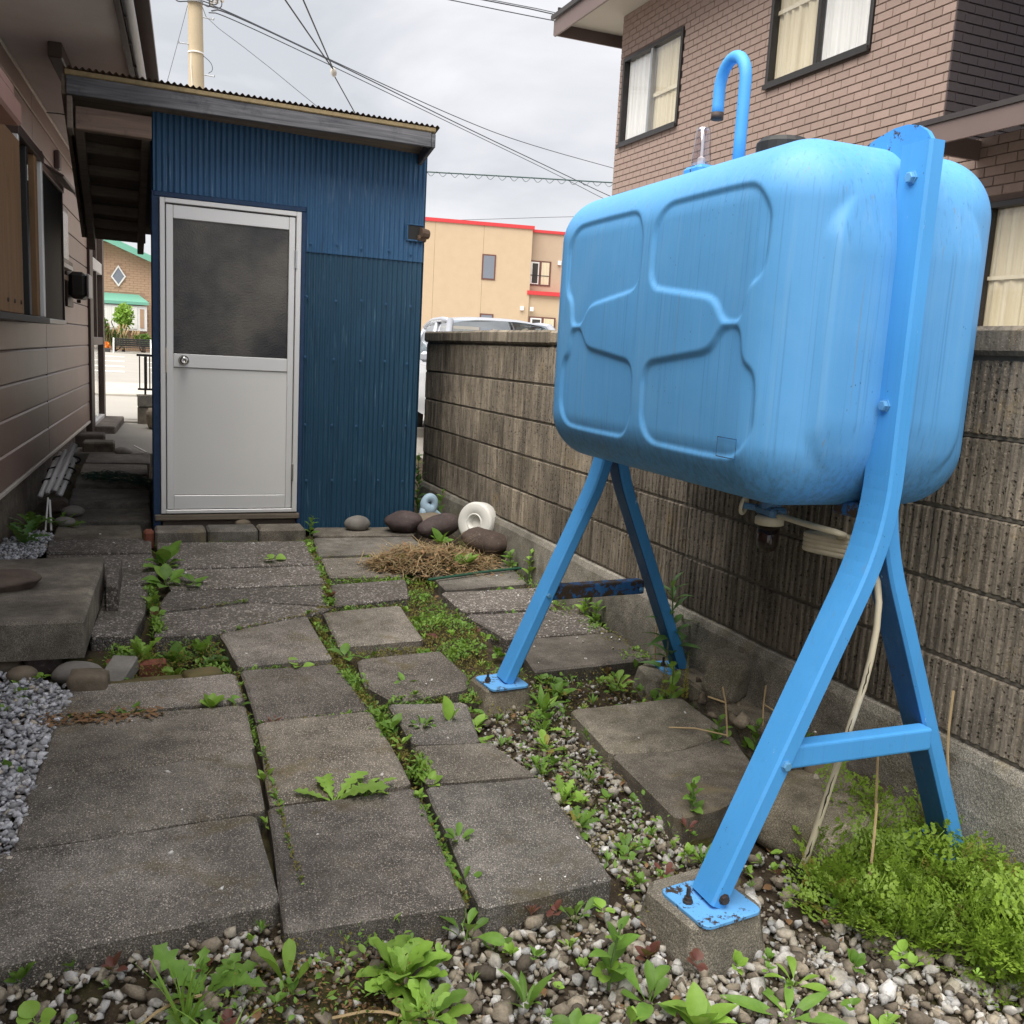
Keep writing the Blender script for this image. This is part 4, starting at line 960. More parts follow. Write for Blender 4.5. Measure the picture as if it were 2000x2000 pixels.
corr('corrugated_sheet', 'iron_low', 1.012, 1.746, -.045, 1.662, .004)
# nails
mb = MB()
for z in (1.70, 1.38, 1.02, .62, .27):
    for k in range(5):
        x = 1.03+k*.16+rng.uniform(-.012, .012)
        if x < 1.74: p = SH(x, -.012, z+rng.uniform(-.008, .008)); mb.box(p.x-.0065, p.x+.0065, p.y-.005, p.y+.004, p.z-.0065, p.z+.0065, None, .002)
mk('nail_heads', mb, 'iron_up', shed)['kind'] = 'stuff'
# side walls
def side(name, mat, x, d0, d1, z0, z1a, z1b, pitch=.0317):
    mb = MB(); n = int((d1-d0)/pitch*6)
    for j in range(2):
        for i in range(n+1):
            d = d0+(d1-d0)*i/n; zt = z1a+(z1b-z1a)*i/n; p = SH(x+.055*d+.0048*math.sin(2*math.pi*d/pitch), d, z0 if j == 0 else zt); mb.v.append(tuple(p)); mb.r.append(0)
    for i in range(n): mb.f.append((i, i+1, n+1+i+1, n+1+i))
    return mk(name, mb, mat, shed, True)
side('corrugated_sheet', 'iron_low', 1.750, .0, 2.05, -.04, 2.30, 1.90); side('corrugated_sheet', 'iron_low', .150, .03, 2.05, -.04, 2.28, 1.90)
mb = MB(); mb.box(*[SH(.33, 2.05, 0).x, SH(1.75, 2.05, 0).x, SH(.16, 2.02, 0).y, SH(1.75, 2.06, 0).y+.03, -.04, 1.9]); mk('rear_wall', mb, 'iron_low', shed)
def sbox(x0, x1, d0, d1, z0, z1, ch=0, mb=None):
    M_ = Matrix.Translation(SO) @ Matrix.Rotation(SYAW, 4, 'Z')
    mb = mb or MB(); mb.box(x0-1.75, x1-1.75, d0, d1, z0, z1, M_, ch); return mb
mk('corner_post', sbox(.148, .190, -.006, .08, -.04, 1.906, .004), 'bluewood', shed)
mk('door_lintel', sbox(.160, 1.010, -.010, .05, 1.876, 1.904, .004), 'bluewood', shed)
mk('door_post', sbox(.984, 1.012, -.012, .06, -.02, 1.875, .004), 'bluewood', shed)
mk('sill_timber', sbox(.155, 1.0, -.02, .06, .028, .066, .006), 'sill', shed)
mk('base_timber', sbox(.20, .985, .02, .06, -.05, .02, .004), 'darkwood', shed)
# door frame
fr = mk('door_frame', sbox(.190, .218, -.022, .03, .072, 1.872, .003, sbox(.952, .982, -.022, .03, .072, 1.872, .003, sbox(.2185, .9515, -.022, .03, 1.845, 1.872, .003, sbox(.2185, .9515, -.022, .03, .072, .094, .003)))), 'alu', shed)
door = mk('door', sbox(.224, .262, -.014, .016, .098, 1.838, .003, sbox(.911, .947, -.014, .016, .098, 1.838, .003, sbox(.2625, .9105, -.012, .014, 1.764, 1.838, .003, sbox(.2625, .9105, -.012, .014, .932, 1.010, .003, sbox(.2625, .9105, -.012, .014, .098, .180, .003))))), 'alu', shed)
mk('glass_pane', sbox(.262, .911, -.002, .004, 1.0, 1.772), 'obscure', door)
mk('lower_panel', sbox(.262, .911, -.004, .006, .176, .936), 'alupanel', door)
mk('gasket', sbox(.2615, .9115, -.0065, -.0045, 1.764, 1.767, 0, sbox(.2615, .9115, -.0065, -.0045, 1.010, 1.0125, 0, sbox(.2625, .265, -.0065, -.0045, 1.0125, 1.764, 0, sbox(.908, .9105, -.0065, -.0045, 1.0125, 1.764, 0, sbox(.2625, .9105, -.0065, -.0045, .9295, .9318, 0, sbox(.2625, .9105, -.0065, -.0045, .180, .1825)))))), 'gasket', door)
mb = MB(); kM = Matrix.Translation(SH(.318, -.012, .972)) @ (-SDY).to_track_quat('Z', 'Y').to_matrix().to_4x4()
mb.lathe([(.030, 0), (.030, .004), (.012, .006), (.012, .022), (.020, .026), (.027, .034), (.027, .044), (.018, .052), (.006, .053), (.005, .049)], 20, kM); mk('door_knob', mb, 'chrome', door, True)
for z in (1.60, .32): mk('hinge', sbox(.946, .956, -.030, -.016, z-.055, z+.055, .002), 'chrome', door)
mk('strike_plate', sbox(.2185, .224, -.026, -.01, .90, 1.04, .001), 'pvc', door)
mk('door_gap', sbox(.2185, .952, .017, .022, .095, 1.844), 'gasket', door)
# rusty vent hole
mk('vent_hole', sbox(1.640, 1.732, -.0135, -.0115, 1.782, 1.868), 'black', shed)
mb = MB()
for (x0, x1, z0, z1) in ((1.628, 1.740, 1.868, 1.876), (1.628, 1.640, 1.782, 1.868), (1.628, 1.734, 1.772, 1.782)): sbox(x0, x1, -.020, -.006, z0, z1, .002, mb)
mk('vent_trim', mb, 'iron_up', shed)
mb = MB(); mb.tube([SH(1.715, -.02, 1.825), SH(1.772, -.005, 1.822)], [.036, .03], 10); mb.tube([SH(1.70, -.015, 1.795), SH(1.755, -.01, 1.792)], [.018, .02], 8); mk('flue_stub', mb, 'roofiron', shed)
mk('inner_dark', sbox(.22, 1.70, .10, .11, .0, 2.2), 'black', shed)
# roof: slopes down away from the camera
YF, YB = 5.64, 8.02
def rz(y, x=0): return 2.418-(y-YF)*.213-.012*(x+.26)
mb = MB(); pitch = .0317; x0, x1 = -.275, 1.735; n = int((x1-x0)/pitch*6)
for y in (YF-.012, YF+.8, YF+1.6, YB+.03):
    for i in range(n+1): x = x0+(x1-x0)*i/n; mb.v.append((x, y, rz(y, x)+.012+.0062*math.sin(2*math.pi*x/pitch)+.004*mnoise.noise(Vector((x*2.5, y, 0))))); mb.r.append(0)
for j in range(3):
    for i in range(n): a = j*(n+1)+i; mb.f.append((a, a+1, a+n+2, a+n+1))
mk('roof_sheet', mb, 'roofiron', shed, True)
def xprism(name, x0, x1, y0, y1, zt, zb, mat, ch=.004):
    mb = MB(); vs = []
    for x in (x0, x1):
        for (y, z) in ((y0, zb(x, y0)), (y1, zb(x, y1)), (y1, zt(x, y1)), (y0, zt(x, y0))): vs.append((x, y, z))
    mb.add(vs, [(0, 3, 2, 1), (4, 5, 6, 7), (0, 1, 5, 4), (1, 2, 6, 5), (2, 3, 7, 6), (3, 0, 4, 7)])
    o = mk(name, mb, mat, shed); bv = o.modifiers.new('bevel', 'BEVEL'); bv.width = ch; return o
xprism('roof_lip', -.268, 1.715, YF-.006, YF+.05, lambda x, y: rz(y, x)+.003, lambda x, y: rz(y, x)-.022, 'roofedge')
xprism('fascia_board', -.262, 1.690, YF, YF+.03, lambda x, y: rz(YF, x)-.023, lambda x, y: rz(YF, x)-.116+.01*(x > 1), 'fascia')
xprism('side_fascia', 1.692, 1.716, YF+.002, YB, lambda x, y: rz(y, x)-.026, lambda x, y: rz(y, x)-.105, 'fascia')
xprism('header_beam', -.225, .150, YF+.10, YF+.17, lambda x, y: rz(YF+.13, x)-.12, lambda x, y: rz(YF+.13, x)-.235, 'rafter')
for k, y in enumerate((6.05, 6.40, 6.75, 7.1, 7.45, 7.75)): xprism('purlin', -.25, .140, y, y+.06, lambda x, y_: rz(y, x)-.045, lambda x, y_: rz(y, x)-.105, 'darkwood')
for x in (-.235, .10): xprism('rafter', x, x+.045, YF+.18, YB-.02, lambda x_, y: rz(y, x_)-.106, lambda x_, y: rz(y, x_)-.20, 'darkwood')
xprism('roof_boarding', -.262, 1.70, YF+.06, YB-.0, lambda x, y: rz(y, x)-.024, lambda x, y: rz(y, x)-.040, 'darkwood', .001)
xprism('rear_fascia', -.262, .16, YB-.02, YB+.005, lambda x, y: rz(YB, x)-.02, lambda x, y: rz(YB, x)-.11, 'darkwood')
mb = MB(); mb.box(-.262, -.235, YF+.01, YF+.20, rz(YF)-.28, rz(YF)-.117, None, .004); mk('end_bracket', mb, 'darkwood', shed)
xprism('hanging_strip', -.285, -.262, YF+.02, YB, lambda x, y: rz(y, x)-.01, lambda x, y: rz(y, x)-.11, 'darkwood')

# ------------------------------------------------------------------ plastic things by the shed
rg = thing('ring_weight', (1.955, 5.24, .05), 'white round plastic weight with a hole standing on edge against the wall', 'weight')
prof = [(.040, -.018), (.044, -.034), (.052, -.038), (.060, -.035), (.066, -.038), (.118, -.038), (.128, -.034), (.133, -.026), (.133, .026), (.128, .034), (.118, .038), (.052, .038), (.040, .020)]
rM = Matrix.Translation((1.960, 5.26, .105)) @ Vector((-.80, -.58, .14)).to_track_quat('Z', 'Y').to_matrix().to_4x4()
n = 36; mb = MB(); m = len(prof); sc = .92
vs = [rM @ Vector((r_*sc*math.cos(2*math.pi*k/n), r_*sc*math.sin(2*math.pi*k/n), -z_*1.3)) for r_, z_ in prof for k in range(n)]
mb.add(vs, [(i*n+k, ((i+1) % m)*n+k, ((i+1) % m)*n+(k+1) % n, i*n+(k+1) % n) for i in range(m) for k in range(n)]); o = mk('ring', mb, 'ring', rg); smooth_by_angle(o, 50)
mb = MB(); mb.lathe([(.043, .0), (.040, .012)], 24, rM); mk('recess', mb, 'ring', rg)
# pale blue toy: a bulb with an eyelet and a long thin handle
by = thing('plastic_scoop', (1.85, 5.9, .02), 'pale blue plastic loop with a long thin handle lying behind the boulders', 'plastic toy')
mb = MB(); c0 = Vector((1.855, 5.90, .115)); e1 = Vector((.98, -.1, 0)).normalized(); e2 = Vector((0, 0, 1)); nrm_ = e1.cross(e2)
n1_, n2_ = 22, 12; vs = []
for k in range(n1_):
    a = 2*math.pi*k/n1_; big = 1+.45*max(0, -math.sin(a+.5))
    for q in range(n2_):
        t = 2*math.pi*q/n2_; rr = .036+.026*math.cos(t)*big; vs.append(c0+e1*(math.cos(a)*rr*.95-.004)+e2*(math.sin(a)*rr*1.12)+nrm_*(.024*big*math.sin(t)))
mb = MB().add(vs, [(k*n2_+q, ((k+1) % n1_)*n2_+q, ((k+1) % n1_)*n2_+(q+1) % n2_, k*n2_+(q+1) % n2_) for k in range(n1_) for q in range(n2_)])
mk('loop', mb, 'paleblue', by, True)
mb = MB(); mb.tube([c0-e1*.035-e2*.035, c0-e1*.045-e2*.07, c0-e1*.04-e2*.10], [.032, .028, .022], 12); mk('foot', mb, 'paleblue', by, True)
mb = MB(); mb.tube([c0+e1*.0-e2*.045, c0+e1*.03-e2*.05, c0+e1*.07-e2*.075, c0+e1*.125-e2*.112], [.026, .020, .011, .007], 10); mk('handle', mb, 'paleblue', by, True)

# ------------------------------------------------------------------ left house
HY = R(3.4); HD = Vector((math.sin(HY), math.cos(HY), 0)); HN = Vector((math.cos(HY), -math.sin(HY), 0)); HO = Vector((-.599, 5.826, 0))
def HP(s, o_, z): p = HO+HD*s+HN*o_; return Vector((p.x, p.y, z))
HM = Matrix(((HN.x, HD.x, 0, HO.x), (HN.y, HD.y, 0, HO.y), (0, 0, 1, 0), (0, 0, 0, 1)))      # local x = outwards, y = along
house = thing('left_house', (-.7, 6, -.05), 'brown metal sided house along the left with projecting window and wide eave', 'house')
def hbox(name, o0, o1, s0, s1, z0, z1, mat, ch=0, parent=None):
    mb = MB(); mb.box(o0, o1, s0, s1, z0, z1, HM, ch); return mk(name, mb, mat, parent or house)
hbox('foundation', -.2, -.022, -6.4, 4.45, -.3, .222, 'hfound')
hbox('wall_core', -.2, -.012, -6.4, 4.45, .23, 2.62, 'gasket')
hbox('base_trim', -.02, .020, -6.4, 4.44, .222, .247, 'trim', .004)
zrow = [.250]; 
while zrow[-1] < 2.5: zrow.append(zrow[-1]+.1835)
for k, z in enumerate(zrow[:-1]):
    for (s0, s1) in ((-6.4, -2.1), (-2.09, 1.545) if k < 8 else (-2.09, 1.13), (1.555, 4.44) if k < 8 else (1.14, 4.44)):
        mb = MB(); zt = min(z+.1818, 2.60)
        prof = [(.0, z), (.010, z+.002), (.012, z+.007), (.012, zt-.012), (.003, zt-.001), (-.004, zt)]
        vs = [HM @ Vector((o_, s, zz)) for s in (s0, s1) for o_, zz in prof]; n = len(prof)
        mb.add(vs, [(i, n+i, n+i+1, i+1) for i in range(n-1)]+[tuple(range(n)), tuple(range(n, 2*n))[::-1]]); mk('siding_board', mb, 'siding', house)
hbox('vertical_joint', -.010, .009, 1.544, 1.556, .25, 1.73, 'gasket'); hbox('vertical_joint', -.010, .006, 1.13, 1.14, 1.73, 2.6, 'gasket')
hbox('eave_moulding', -.01, .018, -6.4, 4.44, 2.565, 2.588, 'trim', .003)
# eave: soffit board, gutter, roof
zE = 2.60
mb = MB(); mb.add([HP(-6.4, .0, zE), HP(4.6, .0, zE), HP(4.6, .62, zE), HP(-6.4, .62, zE), HP(-6.4, .0, zE+.02), HP(4.6, .0, zE+.02), HP(4.6, .62, zE+.02), HP(-6.4, .62, zE+.02)], [(0, 1, 2, 3)[::-1], (4, 5, 6, 7), (3, 2, 6, 7), (1, 5, 6, 2)]); mk('soffit', mb, 'mauve', house)
hbox('eave_fascia', .62, .645, -6.4, 4.6, zE-.02, zE+.16, 'dkbrown')
mb = MB(); mb.tube([HP(-6.4, .672, zE+.03), HP(4.6, .672, zE+.03)], .028, 10); mk('gutter_pipe', mb, 'galv', house, True)
for s in np.arange(-5.5, 4.6, .45):
    hbox('gutter_bracket', .645, .66, s, s+.012, zE-.0, zE+.07, 'meter')
mb = MB(); mb.add([HP(-6.4, .76, zE+.11), HP(4.8, .76, zE+.11), HP(4.8, -4, zE+1.7), HP(-6.4, -4, zE+1.7), HP(-6.4, .76, zE+.15), HP(4.8, .76, zE+.15), HP(4.8, -4, zE+1.75), HP(-6.4, -4, zE+1.75)], [(0, 3, 2, 1), (4, 5, 6, 7), (0, 1, 5, 4), (1, 2, 6, 5), (2, 3, 7, 6), (3, 0, 4, 7)]); mk('roof', mb, 'brownmetal', house)
hbox('eave_bracket', .24, .31, .05, .62, zE-.08, zE-.001, 'dkbrown', .005)
# projecting window box
bay = hbox('bay_window', .02, .25, -2.9, -1.02, 1.165, 1.90, 'panelwood', .003)
def wbox(name, o0, o1, s0, s1, z0, z1, mat, ch=.003): return hbox(name, o0, o1, s0, s1, z0, z1, mat, ch, bay)
for k in range(3):
    mb = MB(); mb.lathe([(.010, 0), (.008, .005), (.002, .006)], 8, Matrix.Translation(HP(-1.42+.16*k, .25, 1.215)) @ HN.to_track_quat('Z', 'Y').to_matrix().to_4x4()); mk('screw_cap', mb, 'rustbolt', bay)
wbox('sill', .02, .262, -2.9, -.28, 1.135, 1.164, 'darkalu'); wbox('sill_edge', .02, .215, -.279, .86, 1.140, 1.168, 'alu')
wbox('side_frame', .02, .245, -1.018, -.985, 1.166, 1.93, 'alu'); wbox('sash_stile', .15, .235, -.74, -.68, 1.168, 1.93, 'darkalu'); wbox('sash_stile', .17, .24, -.52, -.44, 1.168, 1.93, 'panelwood')
wbox('pane', .150, .156, -.985, -.74, 1.17, 1.93, 'obscure'); wbox('pane', .160, .166, -.68, -.52, 1.17, 1.93, 'obscure')
wbox('end_stile', .02, .242, -.31, -.262, 1.168, 1.955, 'alu')
wbox('screen', .175, .20, -.26, .84, 1.17, 1.935, 'black', .001); wbox('screen_frame', .165, .208, .84, .862, 1.169, 1.955, 'darkalu')
wbox('head', .02, .25, -1.018, -.262, 1.931, 1.975, 'dkbrown'); wbox('head', .02, .215, -.261, .862, 1.936, 1.972, 'siding')
wbox('label_tag', .2355, .2365, -.72, -.70, 1.78, 1.85, 'white', 0)
hbox('awning', .02, .36, -3.6, -1.70, 1.835, 1.92, 'awning', .01); hbox('awning_top', .02, .34, -3.6, -1.71, 1.921, 1.99, 'awning', .02)
# small window, lamp, meter box
sm = hbox('small_window', .012, .06, 1.98, 2.5, 1.60, 2.02, 'darkalu', .003); hbox('pane', .061, .064, 2.02, 2.46, 1.64, 1.98, 'obscure', 0, sm); hbox('sill', .012, .085, 1.95, 2.53, 1.565, 1.599, 'white', .003, sm)
hbox('ledge_board', .012, .05, 2.0, 2.55, 1.49, 1.53, 'panelwood', .003)
mb = MB(); q = HP(1.85, .09, 2.15); Mx = Matrix.Translation(q) @ HM.to_3x3().to_4x4() @ Matrix.Rotation(.5, 4, 'Y'); mb.box(-.075, .075, -.45, .45, -.008, .008, Mx, .003); mk('lamp_hood', mb, 'brownmetal', house)
hbox('lamp_bracket', .012, .03, 1.40, 1.44, 2.10, 2.26, 'dkbrown', .003); hbox('junction_box', .012, .05, 2.15, 2.27, 2.27, 2.40, 'brownmetal', .008)
hbox('meter_board', .013, .034, 2.62, 3.02, 1.30, 1.66, 'dkbrown', .004); hbox('meter_box', .035, .165, 2.66, 2.98, 1.365, 1.575, 'meter', .03); hbox('meter_cover', .1655, .185, 2.67, 2.97, 1.375, 1.565, 'galv', .02)
hbox('meter_spout', .08, .11, 2.8, 2.83, 1.335, 1.36, 'black', .004)
mb = MB(); mb.tube(smoothpts([HP(1.75, .02, 2.57), HP(1.8, .12, 2.585), HP(1.95, .28, 2.58), HP(2.1, .40, 2.55)]), .004, 6); mk('thin_cable', mb, 'wire', house)
# porch frame at the end
hbox('corner_post', -.05, .035, 4.46, 4.78, .04, 2.60, 'dkbrown', .005)
po = hbox('porch_screen', -.03, .03, 5.95, 6.15, .10, 2.6, 'dkbrown', .004); hbox('rail', -.03, .025, 4.781, 5.949, 1.74, 1.86, 'white', .004, po); hbox('rail', -.03, .025, 4.781, 5.949, .98, 1.06, 'brownmetal', .004, po); hbox('rail', -.03, .03, 4.781, 5.949, .10, .20, 'white', .004, po); hbox('rail', -.03, .03, 4.781, 5.949, 2.48, 2.6, 'white', .004, po)
hbox('pane', -.006, .0, 4.79, 5.94, .201, .979, 'glass', 0, po); hbox('pane', -.006, .0, 4.79, 5.94, 1.061, 1.739, 'glass', 0, po); hbox('pane', -.006, .0, 4.79, 5.94, 1.861, 2.479, 'glass', 0, po)
hbox('mullion', -.02, .018, 5.33, 5.40, 1.062, 2.478, 'dkbrown', .003, po); hbox('inner_wall', -.6, -.58, 4.6, 6.3, .0, 2.6, 'trim', 0, po)
hbox('porch_base', -.1, .22, 4.80, 6.2, -.05, .16, 'hfound', .01)
# bundle of pipes, net and clutter by the foundation
pp = thing('pipe_bundle', (-.40, 6.6, 0), 'bundle of short white pipes tied together and leaning on the house foundation', 'pipes')
for k in range(9):
    a = np.array([-.50+.028*(k % 5)+.012*(k//5), 6.55+.05*(k % 3), .07+.012*(k % 4)]); b_ = a+np.array([.075+.012*(k % 4), .26+.03*(k % 3), .19+.025*(k % 4)])
    mb = MB(); mb.tube([a, b_], .016, 8); mk('pipe', mb, 'tubewhite', pp, True)
for t in (.25, .55, .85):
    mb = MB(); c = Vector((-.435+.09*t, 6.60+.28*t, .09+.21*t)); d = Vector((.09, .28, .21)).normalized(); e1 = Vector((1, 0, 0)); e2 = d.cross(e1).normalized()
    mb.tube([c+e1*math.cos(a)*.082+e2*math.sin(a)*.040 for a in np.linspace(0, 6.283, 17)], .006, 6, False); mk('strap', mb, 'black', pp)
mb = MB(); mb.box(-.46, -.34, 6.42, 6.60, -.02, .06, None, .02); solo('clutter_block', mb, 'rock_dark', (-.4, 6.5, -.03), 'dark block in the shade under the white pipe bundle', 'block')
mb = MB(); mb.tube([(-.40, 5.93, -.03), (-.415, 6.1, .12)], .006, 6); solo('thin_rod', mb, 'tubewhite', (-.40, 5.93, -.03), 'thin pale rod leaning among weeds beside the house, right one', 'rod', 'rods by the house')
mb = MB(); mb.tube([(-.43, 5.93, -.03), (-.425, 6.12, .13)], .005, 6); solo('thin_rod', mb, 'tubewhite', (-.43, 5.93, -.03), 'thin pale rod leaning among weeds beside the house, left one', 'rod', 'rods by the house')
rock('shade_stone', (-.335, 6.06, zs(6)), (.12, .10, .06), 'rock_grey', 'grey flattish stone in shade beside the pale rods', 41, 0, .08)
rock('shade_stone', (-.30, 6.25, zs(6.2)+.02), (.13, .10, .07), 'rock_grey', 'grey rounded stone behind the flattish one, below the pipes', 42, 0, .08)
mb = MB(); r = random.Random(4)
for k in range(520):
    t = r.random(); x = -.27+t*.46; y = 7.45-t*.35+r.uniform(-.12, .12); z = zs(y)+.06+.05*math.sin(math.pi*t)*r.random()+r.uniform(0, .02); a = r.uniform(0, 6.28); L = r.uniform(.03, .09)
    mb.tube([(x, y, z), (x+L*.5*math.cos(a), y+L*.5*math.sin(a), z+r.uniform(-.005, .018)), (x+L*math.cos(a), y+L*math.sin(a), z+r.uniform(-.01, .01))], .0016, 3, False)
solo('netting', mb, 'net', (-.05, 7.3, .03), 'crumpled dark green netting lying across the passage step', 'netting')

# ------------------------------------------------------------------ brown brick house on the right
BX = 6.5
bh = thing('brick_house', (BX+2, 9.6, 0), 'two storey brown brick clad house with dark framed windows rising behind the wall', 'house')
BL, BHt = .20, .080
WINS = [(10.95, 12.50, 4.08, 5.25), (7.56, 9.15, 4.11, 5.32), (4.2, 5.98, .9, 2.53)]
mb = MB()
def wall_cells(y0, y1, z0, z1, holes):
    ys_ = sorted({y0, y1, *[min(max(v, y0), y1) for h in holes for v in h[:2]]}); zs_ = sorted({z0, z1, *[min(max(v, z0), z1) for h in holes for v in h[2:]]})
    for a, b_ in zip(ys_[:-1], ys_[1:]):
        for c, d in zip(zs_[:-1], zs_[1:]):
            m_ = ((a+b_)/2, (c+d)/2)
            if not any(h[0] < m_[0] < h[1] and h[2] < m_[1] < h[3] for h in holes): yield a, b_, c, d
for a, b_, c, d in wall_cells(6.57, 12.62, 0, 5.9, WINS): mb.box(BX, BX+.12, a, b_, c, d)
for a, b_, c, d in wall_cells(3.2, 6.569, 0, 3.06, WINS): mb.box(BX, BX+.12, a, b_, c, d)
mk('wall', mb, 'joint', bh)
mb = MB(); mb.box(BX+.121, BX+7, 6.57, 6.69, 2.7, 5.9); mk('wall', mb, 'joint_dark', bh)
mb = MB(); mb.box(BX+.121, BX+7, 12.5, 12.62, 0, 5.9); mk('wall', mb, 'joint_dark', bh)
def brick_mesh(name, L, H, mat):
    g = .0055; mb = MB(); t = .012; c = .004
    v = [(0, g/2, g/2), (0, L-g/2, g/2), (0, L-g/2, H-g/2), (0, g/2, H-g/2)]; f_ = [(-t, g/2+c, g/2+c), (-t, L-g/2-c, g/2+c), (-t, L-g/2-c, H-g/2-c), (-t, g/2+c, H-g/2-c)]
    mb.add(v+f_, [(7, 6, 5, 4)]+[(k, (k+1) % 4, 4+(k+1) % 4, 4+k)[::-1] for k in range(4)])
    me = bpy.data.meshes.new(name); me.from_pydata(mb.v, [], mb.f); me.materials.append(MAT[mat]); me.update(); return me
BMs = {}
def bmesh_for(L, mat):
    k = (round(L, 3), mat)
    if k not in BMs: BMs[k] = brick_mesh('brick', L, BHt, mat)
    return BMs[k]
cand = []
def course(y0, y1, z0, z1, holes, kind):
    k = 0; z = z0
    while z+BHt <= z1+.001:
        y_ = y1+.0; off = (k % 2)*BL/2; e = y1
        cuts = [y1]; p = y1-(BL/2 if k % 2 else BL)
        while p > y0: cuts.append(p); p -= BL
        cuts.append(y0)
        for a, b_ in zip(cuts[1:], cuts[:-1]):
            segs = [(a, b_)]
            for h in holes:
                if h[2]-.02 < z+BHt/2 < h[3]+.02:
                    ns = []
                    for s, e in segs:
                        if e <= h[0] or s >= h[1]: ns.append((s, e)); continue
                        if s < h[0]: ns.append((s, h[0]))
                        if e > h[1]: ns.append((h[1], e))
                    segs = ns
            for s, e in segs:
                if e-s > .03: cand.append((kind, s, e-s, z))
        z += BHt; k += 1
course(6.57, 12.62, 2.80, 5.84, WINS, 'front'); course(3.4, 6.56, .9, 3.06, WINS, 'front'); course(6.57, 12.62, .9, 2.80, WINS, 'front')
k0 = len(cand)
def place_of(c):
    kind, s, L, z = c
    return (BX, s+L/2, z+.04) if kind == 'front' else (BX+s+L/2, 6.57, z+.04)
z = 3.04; k = 0
while z < 5.84:
    p = BX-.012+(.1 if k % 2 else .2); s = BX-.012
    while p < BX+1.6: cand.append(('side', s-BX, p-s, z)); s = p; p += BL
    z += BHt; k += 1
seen = [c for c in cand if in_view(place_of(c), .0)]
def hid(c):
    p = place_of(c); return c[0] == 'front' and p[2] < 2.8 and p[1] > 6.3
seen = [c for c in seen if not hid(c)]
seen.sort(key=lambda c: (Vector(place_of(c))-Vector((0, 0, EYE))).length/(.75 if c[0] == 'side' else 1)); keep = set(seen[:298])
rest = {'front': MB(), 'side': MB()}
for c in cand:
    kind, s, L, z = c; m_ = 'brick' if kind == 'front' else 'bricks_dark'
    if c in keep:
        me = bmesh_for(L, m_)
        if kind == 'front': inst('brick', me, bh, (BX-bh.location.x, s-bh.location.y, z))
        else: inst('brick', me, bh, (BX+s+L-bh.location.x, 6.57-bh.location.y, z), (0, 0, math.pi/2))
    else:
        me = bmesh_for(L, m_); vs = [v.co for v in me.vertices]; fs = [tuple(p.vertices) for p in me.polygons]
        if kind == 'front': rest[kind].add([(BX+v.x, s+v.y, z+v.z) for v in vs], fs)
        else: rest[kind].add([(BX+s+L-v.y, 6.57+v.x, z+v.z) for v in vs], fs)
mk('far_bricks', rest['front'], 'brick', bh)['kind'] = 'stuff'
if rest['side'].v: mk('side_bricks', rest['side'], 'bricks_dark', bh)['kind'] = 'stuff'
def yzbox(name, x0, x1, y0, y1, z0, z1, mat, parent, ch=0): mb = MB(); mb.box(x0, x1, y0, y1, z0, z1, None, ch); return mk(name, mb, mat, parent)
for i, (y0, y1, z0, z1) in enumerate(WINS):
    mb = MB()
    for a in ((y0, y0+.045, z0, z1), (y1-.045, y1, z0, z1), (y0+.0455, y1-.0455, z1-.05, z1), (y0+.0455, y1-.0455, z0, z0+.06)): mb.box(BX-.035, BX+.06, *a, None, .004)
    fr_ = mk('window', mb, 'darkalu', bh); ym = (y0+y1)/2
    yzbox('sill', BX-.06, BX-.0355, y0, y1, z0-.02, z0+.03, 'darkalu', fr_)
    yzbox('meeting_stile', BX-.02, BX+.05, ym-.025, ym+.025, z0+.061, z1-.051, 'galv' if i == 0 else 'darkalu', fr_)
    yzbox('pane', BX+.005, BX+.009, y0+.046, ym-.026, z0+.061, z1-.051, 'glass', fr_); yzbox('pane', BX+.025, BX+.029, ym+.026, y1-.046, z0+.061, z1-.051, 'glass', fr_)
    def curtain(ya, yb, mat, amp, xo):
        xo = .06; mb = MB(); n = 60
        for zz in (z0+.03, z1-.03):
            for k in range(n+1): t = ya+(yb-ya)*k/n; mb.v.append((BX+xo+amp*math.sin(t*48+math.sin(t*17))+amp*.5*math.sin(t*91), t, zz)); mb.r.append(0)
        for k in range(n): mb.f.append((k, k+1, n+2+k, n+1+k))
        mk('curtain', mb, mat, fr_, True)
    if i == 0:
        curtain(ym, y1-.02, 'curtain', .014, .16); curtain(y0+.02, ym, 'curtain_cream', .004, .15); yzbox('glazing_bar', BX+.031, BX+.042, y0+.05, ym-.03, z0+.50, z0+.55, 'pvc', fr_)
    elif i == 1:
        curtain(y0+.02, ym, 'curtain', .012, .16); curtain(ym, y1-.02, 'curtain_cream', .02, .16); yzbox('glazing_bar', BX+.031, BX+.042, ym+.03, y1-.05, z0+.74, z0+.78, 'pvc', fr_)
    else:
        curtain(y0+.02, ym+.2, 'curtain', .012, .16); curtain(ym+.2, y1-.02, 'curtain_cream', .01, .14); yzbox('glazing_bar', BX+.031, BX+.042, ym+.3, y1-.05, z0+1.02, z0+1.05, 'pvc', fr_)
    yzbox('room', BX+.9, BX+.92, y0-.3, y1+.3, z0-.3, z1+.3, 'room', fr_)
